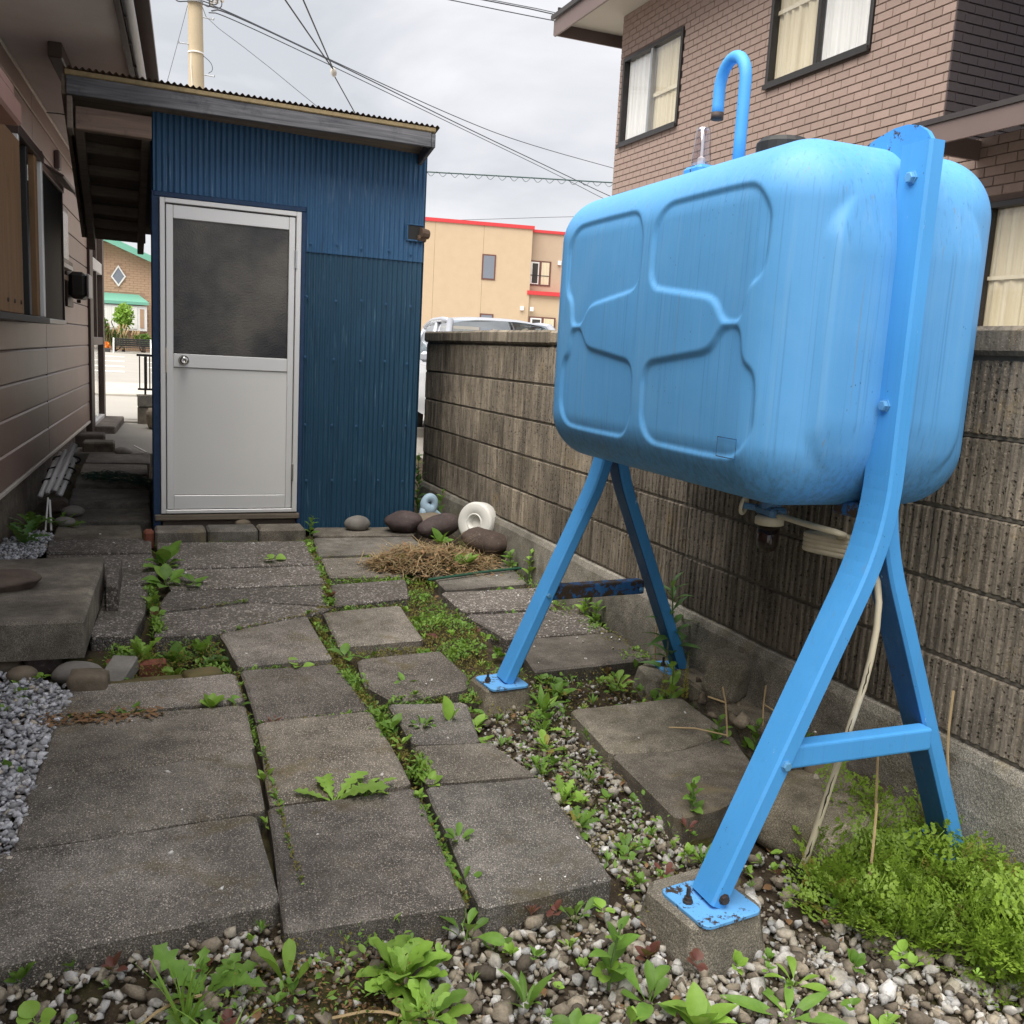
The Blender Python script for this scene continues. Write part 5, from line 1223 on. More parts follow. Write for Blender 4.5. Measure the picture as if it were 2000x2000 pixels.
# roof with wide eave on the far left corner
EX = 5.80
mb = MB(); mb.add([(EX, 3.0, 5.84), (BX-.001, 3.0, 5.84), (BX-.001, 13.35, 5.84), (EX, 13.35, 5.84), (EX, 3, 5.86), (BX, 3, 5.86), (BX, 13.35, 5.86), (EX, 13.35, 5.86)], [(0, 1, 2, 3)[::-1], (4, 5, 6, 7)]); 
mb.box(EX, 12, 12.63, 13.35, 5.842, 5.858); mk('soffit', mb, 'soffit', bh)
for k, (a, b_) in enumerate(((3.0, 8.9), (8.91, 11.6), (11.61, 13.36))): yzbox('fascia', EX-.03, EX-.001, a, b_, 5.66, 5.88, 'brownmetal', bh)
yzbox('fascia', EX-.03, 12, 13.361, 13.39, 5.68, 5.88, 'brownmetal', bh)
mb = MB(); mb.add([(EX-.07, 3, 5.885), (EX-.07, 13.42, 5.885), (BX+3.5, 13.42, 7.4), (BX+3.5, 3, 7.4), (EX-.07, 3, 5.95), (EX-.07, 13.42, 5.95), (BX+3.5, 13.42, 7.5), (BX+3.5, 3, 7.5)], [(0, 1, 2, 3), (4, 7, 6, 5), (0, 4, 5, 1), (1, 5, 6, 2), (0, 3, 7, 4)]); mk('roof', mb, 'darkmetal', bh)
for y_ in np.arange(8.2, 13.4, .45): yzbox('roof_rib', EX-.075, EX-.03, y_, y_+.03, 5.951, 5.985, 'darkmetal', bh)
# lower roof on the right
LX = 5.80
def lowz(x): return 3.04+(x-LX)*.16
mb = MB(); vs = []
for y_ in (2.0, 6.16):
    vs += [(LX-.03, y_, lowz(LX)-.005), (LX-.03, y_, lowz(LX)+.035), (BX+3, y_, lowz(BX+3)+.035), (BX+3, y_, lowz(BX+3)-.005)]
mb.add(vs, [(0, 1, 2, 3), (7, 6, 5, 4), (0, 4, 5, 1), (1, 5, 6, 2), (2, 6, 7, 3), (0, 3, 7, 4)]); mk('lower_roof', mb, 'darkmetal', bh)
yzbox('lower_fascia', LX-.015, LX+.01, 2.0, 6.15, 2.88, 3.034, 'brownmetal', bh); yzbox('lower_fascia', LX+.0105, BX-.02, 6.12, 6.15, 2.88, 3.034, 'brownmetal', bh)

# ------------------------------------------------------------------ tan building with red trim
TBo = Vector((16.3, 39.2, 0)); ta = R(100.6); TBd = Vector((math.sin(ta), math.cos(ta), 0)); TBn = Vector((-TBd.y, TBd.x, 0))
if TBn.y > 0: pass
TBM = Matrix(((TBd.x, TBn.x, 0, TBo.x), (TBd.y, TBn.y, 0, TBo.y), (0, 0, 1, 0), (0, 0, 0, 1)))      # local x along, y away from the camera
tb = thing('tan_building', (TBo.x, TBo.y, .3), 'flat roofed tan building with red roof edge behind the silver car', 'building')
def tbox(name, x0, x1, y0, y1, z0, z1, mat, parent=tb, ch=0): mb = MB(); mb.box(x0, x1, y0, y1, z0, z1, TBM, ch); return mk(name, mb, mat, parent)
SGN = 1 if TBn.y > 0 else -1
def tb2(name, x0, x1, f, bck, z0, z1, mat, parent=None):  # f: metres in front of the facade, bck: metres behind
    a, b_ = (-f, bck) if SGN > 0 else (-bck, f); return tbox(name, x0, x1, a, b_, z0, z1, mat, parent or tb)
for x0, x1 in ((-9.0, -6.6), (-6.59, -4.09), (-4.08, -1.985), (-1.975, .15)): tb2('stucco_panel', x0, x1, 0, 8, .2, 6.55, 'tan')
tb2('stucco_panel', .16, 6.0, -.5, 8, .2, 6.50, 'tan2')
tb2('ground_floor_panel', .16, 6.0, -.15, -.49, .2, 3.80, 'tan') if False else tb2('ground_floor_panel', .16, 6.0, -.1, .49, .2, 3.80, 'tan')
tb2('panel_backing', -9, .155, -.02, 7.9, .2, 6.5, 'farjoint')
tb2('roof_trim', -9.1, .22, .06, 8, 6.551, 6.70, 'redtrim'); tb2('roof_trim', .23, 6.1, -.42, 8, 6.501, 6.62, 'redtrim'); tb2('storey_trim', .05, 6.1, .06, .48, 3.801, 3.97, 'redtrim')
def tbwin(x0, x1, z0, z1, f, sliding, name='window'):
    w_ = tb2(name, x0, x1, f+.03, -f+.02, z0, z1, 'brownframe')
    if sliding:
        xm = (x0+x1)/2
        tb2('curtain', x0+.06, xm-.05, f+.034, -f-.031, z0+.06, z1-.06, 'curtain', w_); tb2('pane', x0+.14, xm-.10, f+.038, -f-.035, z0+.10, z1-.12, 'room', w_); tb2('curtain', xm+.06, x1-.08, f+.034, -f-.031, z0+.06, z1-.06, 'curtain_cream', w_)
        tb2('rail', x0+.06, x1-.08, f+.05, -f-.04, z0+.42, z0+.45, 'darkalu', w_)
    else: tb2('pane', x0+.06, x1-.06, f+.034, -f-.031, z0+.06, z1-.06, 'paneSky', w_)
MAT['paneSky'] = plain('reflecting_pane', (.20, .22, .26), .05, .3, .2, .6, 0, .8)
tbwin(-2.01, -1.41, 4.30, 5.37, 0, False); tbwin(.19, 1.17, 4.24, 5.31, -.5, True); tbwin(-2.0, -1.4, 1.8, 2.86, 0, False); tbwin(.2, 1.40, 1.8, 2.87, .0, True)
for x_, z_, f in ((-.16, 3.19, 0), (.28, 3.18, 0.0), (1.53, 5.28, -.5)):
    tb2('vent_hood', x_-.07, x_+.07, f+.12 if f == 0 else -.38, -f-.001 if f == 0 else .499, z_-.09, z_+.09, 'white')

# ------------------------------------------------------------------ green roofed house far behind the passage
gh = thing('green_roof_house', (0, 45, .42), 'tan brick house with mint green roof and diamond window seen through the passage', 'house')
mb = MB(); P = [(-5, .3), (3.2, .3), (3.2, 3.45), (-.72, 5.0), (-5, 3.6)]
mb.add([(x, 45, z) for x, z in P]+[(x, 52, z) for x, z in P], [(0, 1, 2, 3, 4), (9, 8, 7, 6, 5)]+[(k, (k+1) % 5, 5+(k+1) % 5, 5+k)[::-1] for k in range(5)]); mk('wall', mb, 'farjoint', gh)
mb = MB(); z = .5; k = 0
while z < 4.95:
    x = -1.7+(k % 2)*.15
    while x < 1.6:
        top = 5.0-(x+.15+.72)*.395 if x > -.87 else 5.0-(-.72-x)*.33
        inwin = (-1.1 < x+.15 < 1.0 and 1.3 < z < 2.85) or (abs(x+.15+.2)/.36+abs(z+.05-3.57)/.52 < 1)
        if z+.1 < top and not inwin: mb.box(x+.006, x+.288, 44.985, 45.002, z+.006, z+.094)
        x += .30
    z += .10; k += 1
o = mk('bricks', mb, 'farbrick', gh); o['kind'] = 'stuff'
def gslab(name, x0, z0, x1, z1, y0, y1, th, mat):
    mb = MB(); mb.add([(x0, y0, z0), (x1, y0, z1), (x1, y0, z1+th), (x0, y0, z0+th), (x0, y1, z0), (x1, y1, z1), (x1, y1, z1+th), (x0, y1, z0+th)], [(0, 1, 2, 3), (7, 6, 5, 4), (0, 4, 5, 1), (3, 2, 6, 7), (1, 5, 6, 2), (0, 3, 7, 4)]); return mk(name, mb, mat, gh)
gslab('roof', -.72, 4.99, 4.2, 3.05, 44.4, 52.5, .22, 'mint'); gslab('roof', -6, 3.3, -.721, 4.99, 44.4, 52.5, .22, 'mint'); gslab('verge_board', -.72, 4.93, 4.2, 2.99, 44.36, 44.398, .16, 'mint'); gslab('verge_board', -6, 3.24, -.722, 4.93, 44.36, 44.398, .16, 'mint')
mb = MB(); dv = [(-.2, 3.12), (.10, 3.56), (-.2, 4.02), (-.5, 3.52)]; di = [(-.2+(x+.2)*.78, 3.57+(z-3.57)*.78) for x, z in dv]
mb.add([(x, 44.93, z) for x, z in dv]+[(x, 44.93, z) for x, z in di]+[(x, 44.99, z) for x, z in dv]+[(x, 44.99, z) for x, z in di], [(k, (k+1) % 4, 4+(k+1) % 4, 4+k) for k in range(4)]+[(k, 8+k, 8+(k+1) % 4, (k+1) % 4) for k in range(4)]); dw = mk('diamond_window', mb, 'white', gh)
mb = MB(); mb.add([(x, 44.96, z) for x, z in di], [(0, 1, 2, 3)]); mk('pane', mb, 'paneSky', dw)
bw = MB(); bw.box(-1.8, .92, 44.5, 44.98, 1.30, 2.35); bw = mk('bow_window', bw, 'white', gh)
mb = MB(); mb.box(-.86, .52, 44.47, 44.499, 1.38, 2.30); mk('pane', mb, 'curtain', bw); mb = MB(); mb.box(.64, .80, 44.47, 44.499, 1.42, 2.22); mk('pane', mb, 'farbrick', bw)
mb = MB(); mb.add([(-1.9, 44.40, 2.36), (1.0, 44.40, 2.40), (.60, 44.98, 2.84), (-1.9, 44.98, 2.84), (-1.9, 44.40, 2.50), (1.0, 44.40, 2.52)], [(4, 5, 2, 3), (0, 1, 5, 4), (1, 2, 5), (0, 3, 2, 1)]); mk('window_hood', mb, 'mint', bw)
def leaf_ball(name, c, rad, n, mat, label, cat, seed, lsz=.06, trunk=None, group=None):
    r = np.random.default_rng(seed); t = thing(name, (c[0], c[1], gz(c[1])), label, cat, group); mb = MB()
    for k in range(n):
        d = r.normal(size=3); d /= np.linalg.norm(d); q = (r.random()**.35)*(.8+.35*mnoise.noise(Vector(d*2.2)+Vector((seed, 0, 0)))); p = Vector((c[0]+d[0]*q*rad[0], c[1]+d[1]*q*rad[1], c[2]+d[2]*q*rad[2]))
        a = Vector(r.normal(size=3)).normalized(); b_ = a.cross(Vector(r.normal(size=3))).normalized(); L = lsz*r.uniform(.6, 1.4)
        mb.add([p, p+a*L*.5+b_*L*.35, p+a*L, p+a*L*.5-b_*L*.35], [(0, 1, 2, 3)], r.random()+.001)
    mk('crown', mb, mat, t)
    m2 = MB()
    for k in range(5): m2.tube([(c[0]+.03*k-.06, c[1], gz(c[1])-.05), (c[0]+r.normal()*rad[0]*.3, c[1]+r.normal()*.1, c[2]-rad[2]*.4), (c[0]+r.normal()*rad[0]*.5, c[1]+r.normal()*.2, c[2]+rad[2]*.3)], [.03, .02, .008], 5)
    mk('trunk', m2, 'dkbrown', t); return t
leaf_ball('shrub', (-.02, 43.3, 1.85), (.46, .45, .62), 1500, 'leafbright', 'airy light green shrub in front of the bow window', 'shrub', 3, .11)
leaf_ball('shrub', (-.98, 42.6, 1.35), (.52, .5, .62), 1400, 'leaf', 'dense rounded green bush left of the airy shrub', 'shrub', 5, .10)
leaf_ball('shrub', (-.35, 42.9, .95), (.65, .4, .42), 900, 'leafdark', 'low dark green planting behind the bench', 'shrub', 6, .10)
leaf_ball('shrub', (.75, 43.2, .95), (.5, .3, .30), 600, 'leaf', 'low green planting behind the right end of the bench', 'shrub', 8, .10)
mb = MB(); r = random.Random(8)
for k in range(26):
    x, y_, z = r.uniform(-.75, .6), r.uniform(42.4, 42.7), r.uniform(1.05, 1.35); mb.tube([(x, y_, .5), (x+r.uniform(-.1, .1), y_, z)], .008, 4); mb.tube([(x, y_, z-.0), (x+.05, y_, z+.12), (x+.07, y_, z+.22)], [.02, .035, .008], 5)
solo('pampas_grass', mb, 'straw', (-.1, 42.5, .42), 'pale feathery grass plumes behind the bench', 'grass')
fb = thing('flower_tub', (-.78, 41.6, .4), 'orange flowers in a grey tub left of the bench', 'flower tub')
mb = MB(); mb.box(-1.3, -.52, 41.4, 41.8, .38, .54, None, .02); mk('tub', mb, 'meter', fb)
mb = MB(); r = np.random.default_rng(2)
for k in range(160):
    p = Vector((r.uniform(-.95, -.55), r.uniform(41.4, 41.8), r.uniform(.55, .78))); a = Vector(r.normal(size=3)).normalized(); b_ = a.cross(Vector(r.normal(size=3))).normalized(); mb.add([p+a*.04, p+b_*.04, p-a*.04, p-b_*.04], [(0, 1, 2, 3)])
mk('flowers', mb, 'orange', fb)
bn = thing('bench', (.33, 41.0, .4), 'black slatted bench with pale end frames across the road', 'bench')
for k in range(4): mb = MB(); mb.box(-.33, .98, 41.18+.02*k, 41.21+.02*k, .66+.078*k, .725+.078*k, None, .006); mk('back_slat', mb, 'black', bn)
for k in range(4): mb = MB(); mb.box(-.33, .98, 40.72+.11*k, 40.81+.11*k, .60, .63, None, .006); mk('seat_slat', mb, 'black', bn)
for x in (-.385, .985):
    mb = MB(); mb.tube([(x, 40.72, .39), (x, 40.70, .64), (x, 40.74, .78), (x, 41.0, .80), (x, 41.18, .66), (x, 41.24, .39)], .028, 8); mb.tube([(x, 41.16, .62), (x, 41.26, .96)], .028, 8); mk('end_frame', mb, 'tubewhite', bn)
# railing on a low block wall near the passage end
rl = thing('railing', (.30, 11.9, .1), 'black metal railing on a low concrete wall beyond the shed', 'railing')
for k in range(4):
    x0 = .135+.41*k; mb = MB(); mb.box(x0, x0+.40, 11.86, 12.0, .285, .425, None, .01); mk('top_block', mb, 'found', rl); mb = MB(); mb.box(x0, x0+.40, 11.87, 11.99, .06, .28, None, .01); mk('base_block', mb, 'conc', rl)
mb = MB(); mb.box(.13, 1.7, 11.915, 11.945, .865, .89); mb.box(.14, 1.7, 11.917, 11.943, .475, .498); mk('rail', mb, 'black', rl)
for k in range(12): x = .155+.055*k*1.0+(.02 if k % 2 else 0); mb = MB(); mb.box(x, x+.014, 11.922, 11.938, .499, .864); mk('baluster', mb, 'black', rl)
for x in (.21, .9): mb = MB(); mb.box(x, x+.024, 11.916, 11.944, .42, .864); mk('post', mb, 'black', rl)
rock('corner_rock', (.36, 11.3, .09), (.28, .3, .24), 'rock_tan', 'tan angular stone below the black railing', 51, 0, .15, blocky=.6)

# ------------------------------------------------------------------ cars
def make_car(loc, yaw, label, paint):
    t = thing('parked_car', loc, label, 'car', 'cars parked beyond the wall')
    M_ = Matrix.Translation(loc) @ Matrix.Rotation(yaw, 4, 'Z')      # car faces local -Y
    def part(name, mb, mat, parent=None, smooth=False): 
        q = MB(); q.f = mb.f; q.r = mb.r; q.v = [tuple(M_ @ Vector(v)) for v in mb.v]; return mk(name, q, mat, parent or t, smooth)
    # body lofted across its width
    prof = [(-2.1, .30), (-2.12, .52), (-2.02, .70), (-1.05, .93), (.0, .95), (1.3, .97), (1.95, .95), (2.08, .75), (2.1, .35)]
    def loft(prof, xs, zsc, closed_z):
        mb = MB(); n = len(prof)
        for x, s in xs:
            for (y, z) in prof: mb.v.append((x, y*s[0], closed_z+(z-closed_z)*s[1])); mb.r.append(0)
        for i in range(len(xs)-1):
            for k in range(n): a = i*n+k; b_ = i*n+(k+1) % n; mb.f.append((a, b_, b_+n, a+n))
        mb.f += [tuple(range(n))[::-1], tuple(range((len(xs)-1)*n, len(xs)*n))]; return mb
    body = part('body', loft(prof, [(-.84, (.97, .94)), (-.80, (.99, .985)), (-.5, (1, 1)), (0, (1, 1.01)), (.5, (1, 1)), (.80, (.99, .985)), (.84, (.97, .94))], 1, .3), paint); smooth_by_angle(body, 35)
    # cabin: roof, pillars and glass
    mb = MB(); xs = np.linspace(-1, 1, 9); ys_ = [-.42, -.34, -.05, .5, 1.1, 1.55]; zz = [1.470, 1.490, 1.515, 1.530, 1.51, 1.44]; n = len(xs)
    for y, z in zip(ys_, zz):
        for x in xs: mb.v.append((x*.60, y+.06*x*x, z-.055*x**4-.012*x*x)); mb.r.append(0)
    for j in range(len(ys_)-1):
        for i in range(n-1): a = j*n+i; mb.f.append((a, a+1, a+n+1, a+n))
    part('roof', mb, paint, None, True)
    for s in (-1, 1):
        for nm, P in (('front_pillar', [(s*.60, -.36, 1.44), (s*.70, -.80, 1.17), (s*.78, -1.08, .92)]), ('middle_pillar', [(s*.60, .45, 1.44), (s*.72, .47, .95)]), ('rear_pillar', [(s*.60, 1.50, 1.36), (s*.72, 1.85, .95)]), ('roof_rail', [(s*.605, -.36, 1.435), (s*.61, .1, 1.465), (s*.61, .8, 1.468), (s*.605, 1.5, 1.40)])):
            mb = MB(); mb.tube(P, .042 if 'rail' not in nm else .034, 8); part(nm, mb, paint, None, True)
        mb = MB(); mb.add([(s*.600, -.30, 1.43), (s*.605, 1.45, 1.41), (s*.715, 1.78, .95), (s*.775, -.95, .94)], [(0, 1, 2, 3)]); part('side_window', mb, 'carglass')
        mb = MB(); mb.box(min(s*.84, s*.98), max(s*.84, s*.98), -.72, -.64, .95, 1.07, None, .03); part('wing_mirror', mb, paint)
        mb = MB(); mb.box(min(s*.5, s*.78), max(s*.5, s*.78), -2.11, -1.95, .60, .72, None, .03); part('headlight', mb, 'lampglass')
        mb = MB(); mb.box(min(s*.6, s*.8), max(s*.6, s*.8), 1.98, 2.09, .70, .88, None, .02); part('tail_light', mb, 'tail')
        for y in (-1.3, 1.3):
            mb = MB(); mb.lathe([(.20, -.10), (.30, -.10), (.315, -.07), (.315, .07), (.30, .10), (.20, .10)], 20, Matrix.Translation((s*.76, y, .315)) @ Matrix.Rotation(math.pi/2, 4, 'Y')); w_ = part('wheel', mb, 'tyre')
            mb = MB(); mb.lathe([(.02, -.11), (.19, -.10), (.19, .10), (.02, .11)], 14, Matrix.Translation((s*.765, y, .315)) @ Matrix.Rotation(math.pi/2, 4, 'Y')); part('rim', mb, 'galv', w_)
    mb = MB(); mb.add([(-.58, -.36, 1.445), (0, -.43, 1.468), (.58, -.36, 1.445), (.74, -1.08, .93), (0, -1.25, .93), (-.74, -1.08, .93)], [(0, 1, 4, 5), (1, 2, 3, 4)]); part('windscreen', mb, 'carglass', None, True)
    mb = MB(); mb.add([(-.57, 1.56, 1.40), (.57, 1.56, 1.40), (.68, 1.93, .96), (-.68, 1.93, .96)], [(0, 1, 2, 3)]); part('rear_window', mb, 'carglass')
    mb = MB(); mb.box(-.55, .55, -.6, 1.5, .6, .95); part('interior', mb, 'room')
    for x in (-.33, .33): mb = MB(); mb.box(x-.2, x+.2, -.05, .1, .9, 1.28, None, .05); part('seat_back', mb, 'meter')
    mb = MB(); mb.box(-.10, .10, -.56, -.50, 1.26, 1.31, None, .01); part('rear_view_mirror', mb, 'black')
    mb = MB(); mb.box(-.17, .17, -2.135, -2.118, .42, .58, None, .004); part('number_plate', mb, 'white'); return t
make_car((4.17, 11.0, .03), R(-8), 'silver car facing the wall with its windscreen showing above the cap stones', 'carpaint')
make_car((4.15, 16.8, .07), R(-4), 'white car farther back, only its roof showing beside the shed', 'carwhite')

# ------------------------------------------------------------------ utility pole and cables
up = thing('utility_pole', (1.30, 19.2, .2), 'round concrete utility pole behind the shed with step bolts and cable bands', 'utility pole')
mb = MB(); mb.tube([(1.42, 18.95, .1), (1.275, 19.1, 5.0), (1.245, 19.2, 7.1), (1.21, 19.3, 9.5)], [.165, .138, .127, .11], 24); mk('shaft', mb, 'pole', up, True)
for z, s in ((5.83, 1), (6.31, -1), (6.80, 1), (7.3, -1)):
    mb = MB(); cx = 1.27-(z-5.5)*.014; mb.tube([(cx+s*.12, 19.12, z), (cx+s*.30, 19.10, z-.012)], .011, 6); mb.tube([(cx+s*.295, 19.1, z-.022), (cx+s*.305, 19.1, z+.012)], .018, 6); mk('step_bolt', mb, 'galv', up)
for z, m_, h in ((6.17, 'tubewhite', .02), (7.02, 'galv', .05), (7.12, 'galv', .05)):
    mb = MB(); cx = 1.265-(z-5.5)*.014; mb.lathe([(.13, 0), (.139, 0), (.139, h), (.13, h)], 24, Matrix.Translation((cx, 19.14, z))); mk('band', mb, m_, up)
for k in range(7):
    mb = MB(); a = k*.9; z = 7.0+.05*(k % 3); s = -1 if k % 2 else 1; mb.tube(smoothpts([Vector((1.24+s*.13, 19.05, z)), Vector((1.24+s*(.25+.03*k), 19.0, z-.06)), Vector((1.24+s*(.22+.04*k), 19.0, z+.10)), Vector((1.24+s*.35, 19.0, z+.16))]), .010, 6); mk('cable_loop', mb, 'wire', up, True)
for k in range(3): mb = MB(); mb.lathe([(.02, 0), (.045, .02), (.02, .04), (.045, .06), (.02, .08)], 10, Matrix.Translation((1.52+.09*k, 19.1, 7.02+.04*k))); mk('insulator', mb, 'ceramic', up)
mb = MB(); mb.tube([(1.172, 19.07, 6.18), (1.168, 19.04, 5.9), (1.20, 19.0, 5.4), (1.21, 18.98, 5.0)], .011, 6); mk('earth_wire', mb, 'ceramic', up)
mb = MB(); mb.tube(smoothpts([Vector((1.37, 19.1, 6.15)), Vector((1.52, 19.1, 6.05)), Vector((1.55, 19.1, 5.92)), Vector((1.47, 19.1, 5.86))]), .006, 5); mk('loose_loop', mb, 'wire', up)
def cable(pts, rad, mat, label, name='overhead_cable', it=3):
    mb = MB(); mb.tube(smoothpts([Vector(p) for p in pts], it), rad, 5); p = pts[0]
    return solo(name, mb, mat, p, label, 'cable', 'overhead cables')
cable([(1.55, 19.4, 7.02), (1.78, 20.11, 7.30), (4.45, 22.28, 7.27), (8.62, 26.04, 7.26), (12.63, 28.73, 7.01), (15.87, 30.62, 6.7), (22, 34, 6.2)], .014, 'wire', 'thick twisted cable running from the pole down to the right behind the brick house')
cable([(1.5, 19.4, 6.98), (1.76, 20.11, 7.22), (4.45, 22.27, 7.17), (8.62, 26.04, 7.19), (12.93, 28.56, 6.76), (15.86, 30.6, 6.5), (22, 34, 6.0)], .010, 'wire', 'thinner cable hanging just below the thick twisted one from the pole')
cable([(1.5, 19.5, 7.12), (1.67, 20.16, 7.36), (4.45, 23.45, 7.67), (9.01, 28.21, 8.02), (12.75, 32.23, 8.48), (19.45, 37.24, 9.09), (26, 42, 9.7)], .013, 'wire', 'uppermost of the cables leaving the pole to the right')
cable([(1.37, 19.2, 7.0), (1.57, 20.74, 7.25), (2.25, 18.61, 6.15), (2.84, 15.94, 4.85), (3.2, 14.4, 4.1)], .006, 'wire', 'thin stay wire slanting from the pole to the middle of the shed roof', it=1)
cable([(1.16, 19.3, 7.15), (.95, 18.9, 6.3), (.62, 18.3, 5.0)], .005, 'wire', 'thin wire hanging left of the pole', it=1)
cable([(-1.2, 4.0, 4.56), (1.45, 9.84, 4.32), (2.27, 11.67, 4.275)], .008, 'wire', 'left of two near wires meeting at the insulator above the shed', it=0)
cable([(-.4, 4.0, 4.6), (1.61, 9.78, 4.33), (2.275, 11.66, 4.27)], .008, 'wire', 'right of two near wires meeting at the insulator above the shed', it=0)
cable([(2.31, 11.72, 4.20), (2.74, 12.54, 4.02), (3.4, 13.8, 3.75)], .007, 'wire', 'single wire running down from the insulator behind the shed roof', it=0)
iM = Matrix.Translation((2.29, 11.69, 4.238)) @ Vector((.25, .48, -.62)).to_track_quat('Z', 'Y').to_matrix().to_4x4()
mb = MB(); mb.lathe([(.008, -.055), (.022, -.045), (.034, -.02), (.036, .01), (.026, .035), (.012, .05)], 14, iM); solo('insulator', mb, 'ceramic', (2.29, 11.69, 4.24), 'pale egg shaped insulator where two wires meet above the shed', 'insulator', smooth=True)
cable([(3.0, 32.5, 6.75), (8.65, 30.31, 6.70), (11.43, 29.17, 6.70), (14.58, 27.86, 6.68), (20, 25.6, 6.7)], .022, 'wiregreen', 'dark green messenger cable wrapped with a spiral, right of the shed', it=1)
mb = MB(); A, B = Vector((6, 31.35, 6.66)), Vector((16, 27.3, 6.62)); d = (B-A).normalized(); e1 = d.cross(Vector((0, 0, 1))).normalized()
mb.tube([A.lerp(B, k/240)+e1*math.cos(k*.75)*.07+Vector((0, 0, math.sin(k*.75)*.07)) for k in range(241)], .008, 4, False); solo('cable_spiral', mb, 'wiregreen', (6, 31.35, 6.66), 'thin spiral wrapped loosely below the dark green messenger cable', 'cable')
cable([(3, 24.4, 9.8), (7.1, 22.62, 9.17), (8.42, 22.04, 8.96), (9.85, 21.41, 8.75), (13, 20, 8.3)], .013, 'wire', 'lower of three cables crossing the sky at the top toward the brick house', it=1)
cable([(3, 24.4, 9.9), (7.82, 22.33, 9.21), (9.08, 21.78, 9.03), (9.85, 21.43, 8.84), (13, 20, 8.4)], .015, 'wire', 'middle of three cables crossing the sky at the top toward the brick house', it=1)
cable([(5, 23.5, 9.6), (8.64, 21.98, 9.14), (9.85, 21.44, 8.92), (13, 20, 8.5)], .010, 'wire', 'upper of three cables crossing the sky at the top toward the brick house', it=1)
cable([(10, 63, 8.7), (17.42, 60.03, 9.21), (21.63, 58.36, 9.58), (26.13, 56.57, 10.0), (34, 53.5, 10.6)], .016, 'wire', 'faint distant cable low over the tan building', it=1)

# ------------------------------------------------------------------ plants
def leaf_geo(kind, seed, pet=.0, arch=.25, fold=.22):
    r = random.Random(seed); m = {'lobed': 22, 'wavy': 22, 'serr': 22}.get(kind, 12)
    V = []; F = []
    side = r.uniform(-.12, .12)
    for i in range(m+1):
        t = i/m; x = t
        b_ = max(0, (t-pet)/(1-pet))
        if kind == 'oval': w_ = .27*math.sin(math.pi*min(1, b_**.85))**.8
        elif kind == 'spoon': w_ = .20*(b_**1.3)*math.sin(math.pi*min(1, .5+.5*b_))**.55*2.0 if b_ > 0 else 0
        elif kind == 'round': w_ = .42*math.sin(math.pi*b_)**.6
        elif kind == 'lance': w_ = .105*math.sin(math.pi*b_**.8)
        elif kind == 'grass': w_ = .022*(1-b_**3)
        elif kind == 'lobed':
            k = (b_*5.2) % 1; env = .20*(.35+b_)*math.sin(math.pi*min(1, .12+.88*b_))**.6; w_ = env*(.32+.85*(1-abs(k-.35)/.65) if k > .35 else .32+.85*k/.35)
        elif kind == 'wavy':
            k = (b_*4.0) % 1; env = .30*(b_**.7)*math.sin(math.pi*min(1, .25+.75*b_))**.5; w_ = env*(.80+.26*math.sin(k*math.pi))
        elif kind == 'serr':
            k = (b_*9) % 1; env = .28*math.sin(math.pi*b_**.75)**.8; w_ = env*(.86+.18*k)
        if b_ <= 0: w_ = .014
        w_ = max(w_, .006 if i < m else .001)
        z = arch*(t-1.25*t*t)*1.0; y0 = side*t*t
        rip = .03*math.sin(t*17+seed)*(w_/.25) if kind in ('wavy', 'serr', 'lobed') else 0
        V += [(x, y0-w_, z+fold*w_+rip), (x, y0-w_*.5, z+fold*.35*w_), (x, y0, z), (x, y0+w_*.5, z+fold*.35*w_), (x, y0+w_, z+fold*w_-rip)]
    for i in range(m):
        for k in range(4): a = i*5+k; F.append((a, a+1, a+6, a+5))
    return V, F
LM = {}
def leaf_mesh(kind, var, mat, pet=.12):
    key = (kind, var, mat, pet)
    if key not in LM:
        V, F = leaf_geo(kind, var*3+1, pet, [.18, .35, .5][var % 3], [.25, .15, .35][var % 3])
        me = bpy.data.meshes.new('leaf'); me.from_pydata(V, [], F); me.materials.append(MAT[mat]); me.polygons.foreach_set('use_smooth', [True]*len(F)); LM[key] = me
    return LM[key]
def rosette(name, x, y, z, kind, n, L, mat, label, cat='weed', group='weeds growing between the slabs', lo=8, hi=55, seed=0, pet=.12, mats=None, yaw0=None, spread=6.283):
    r = random.Random(seed+int(x*1000)); t = thing(name, (x, y, z), label, cat, group)
    for k in range(n):
        a = (yaw0 if yaw0 is not None else 0)+spread*(k+r.uniform(-.3, .3))/n; f = k/max(1, n-1); el = R(lo+(hi-lo)*r.random()); s = L*r.uniform(.6, 1.08)
        m_ = mat if not mats or r.random() > .2 else r.choice(mats)
        inst('leaf', leaf_mesh(kind, r.randrange(3), m_, pet), t, (math.cos(a)*.004, math.sin(a)*.004, r.uniform(0, .004)), (r.uniform(-.35, .35), -el, a), (s, s*r.uniform(.85, 1.15), s))
    return t
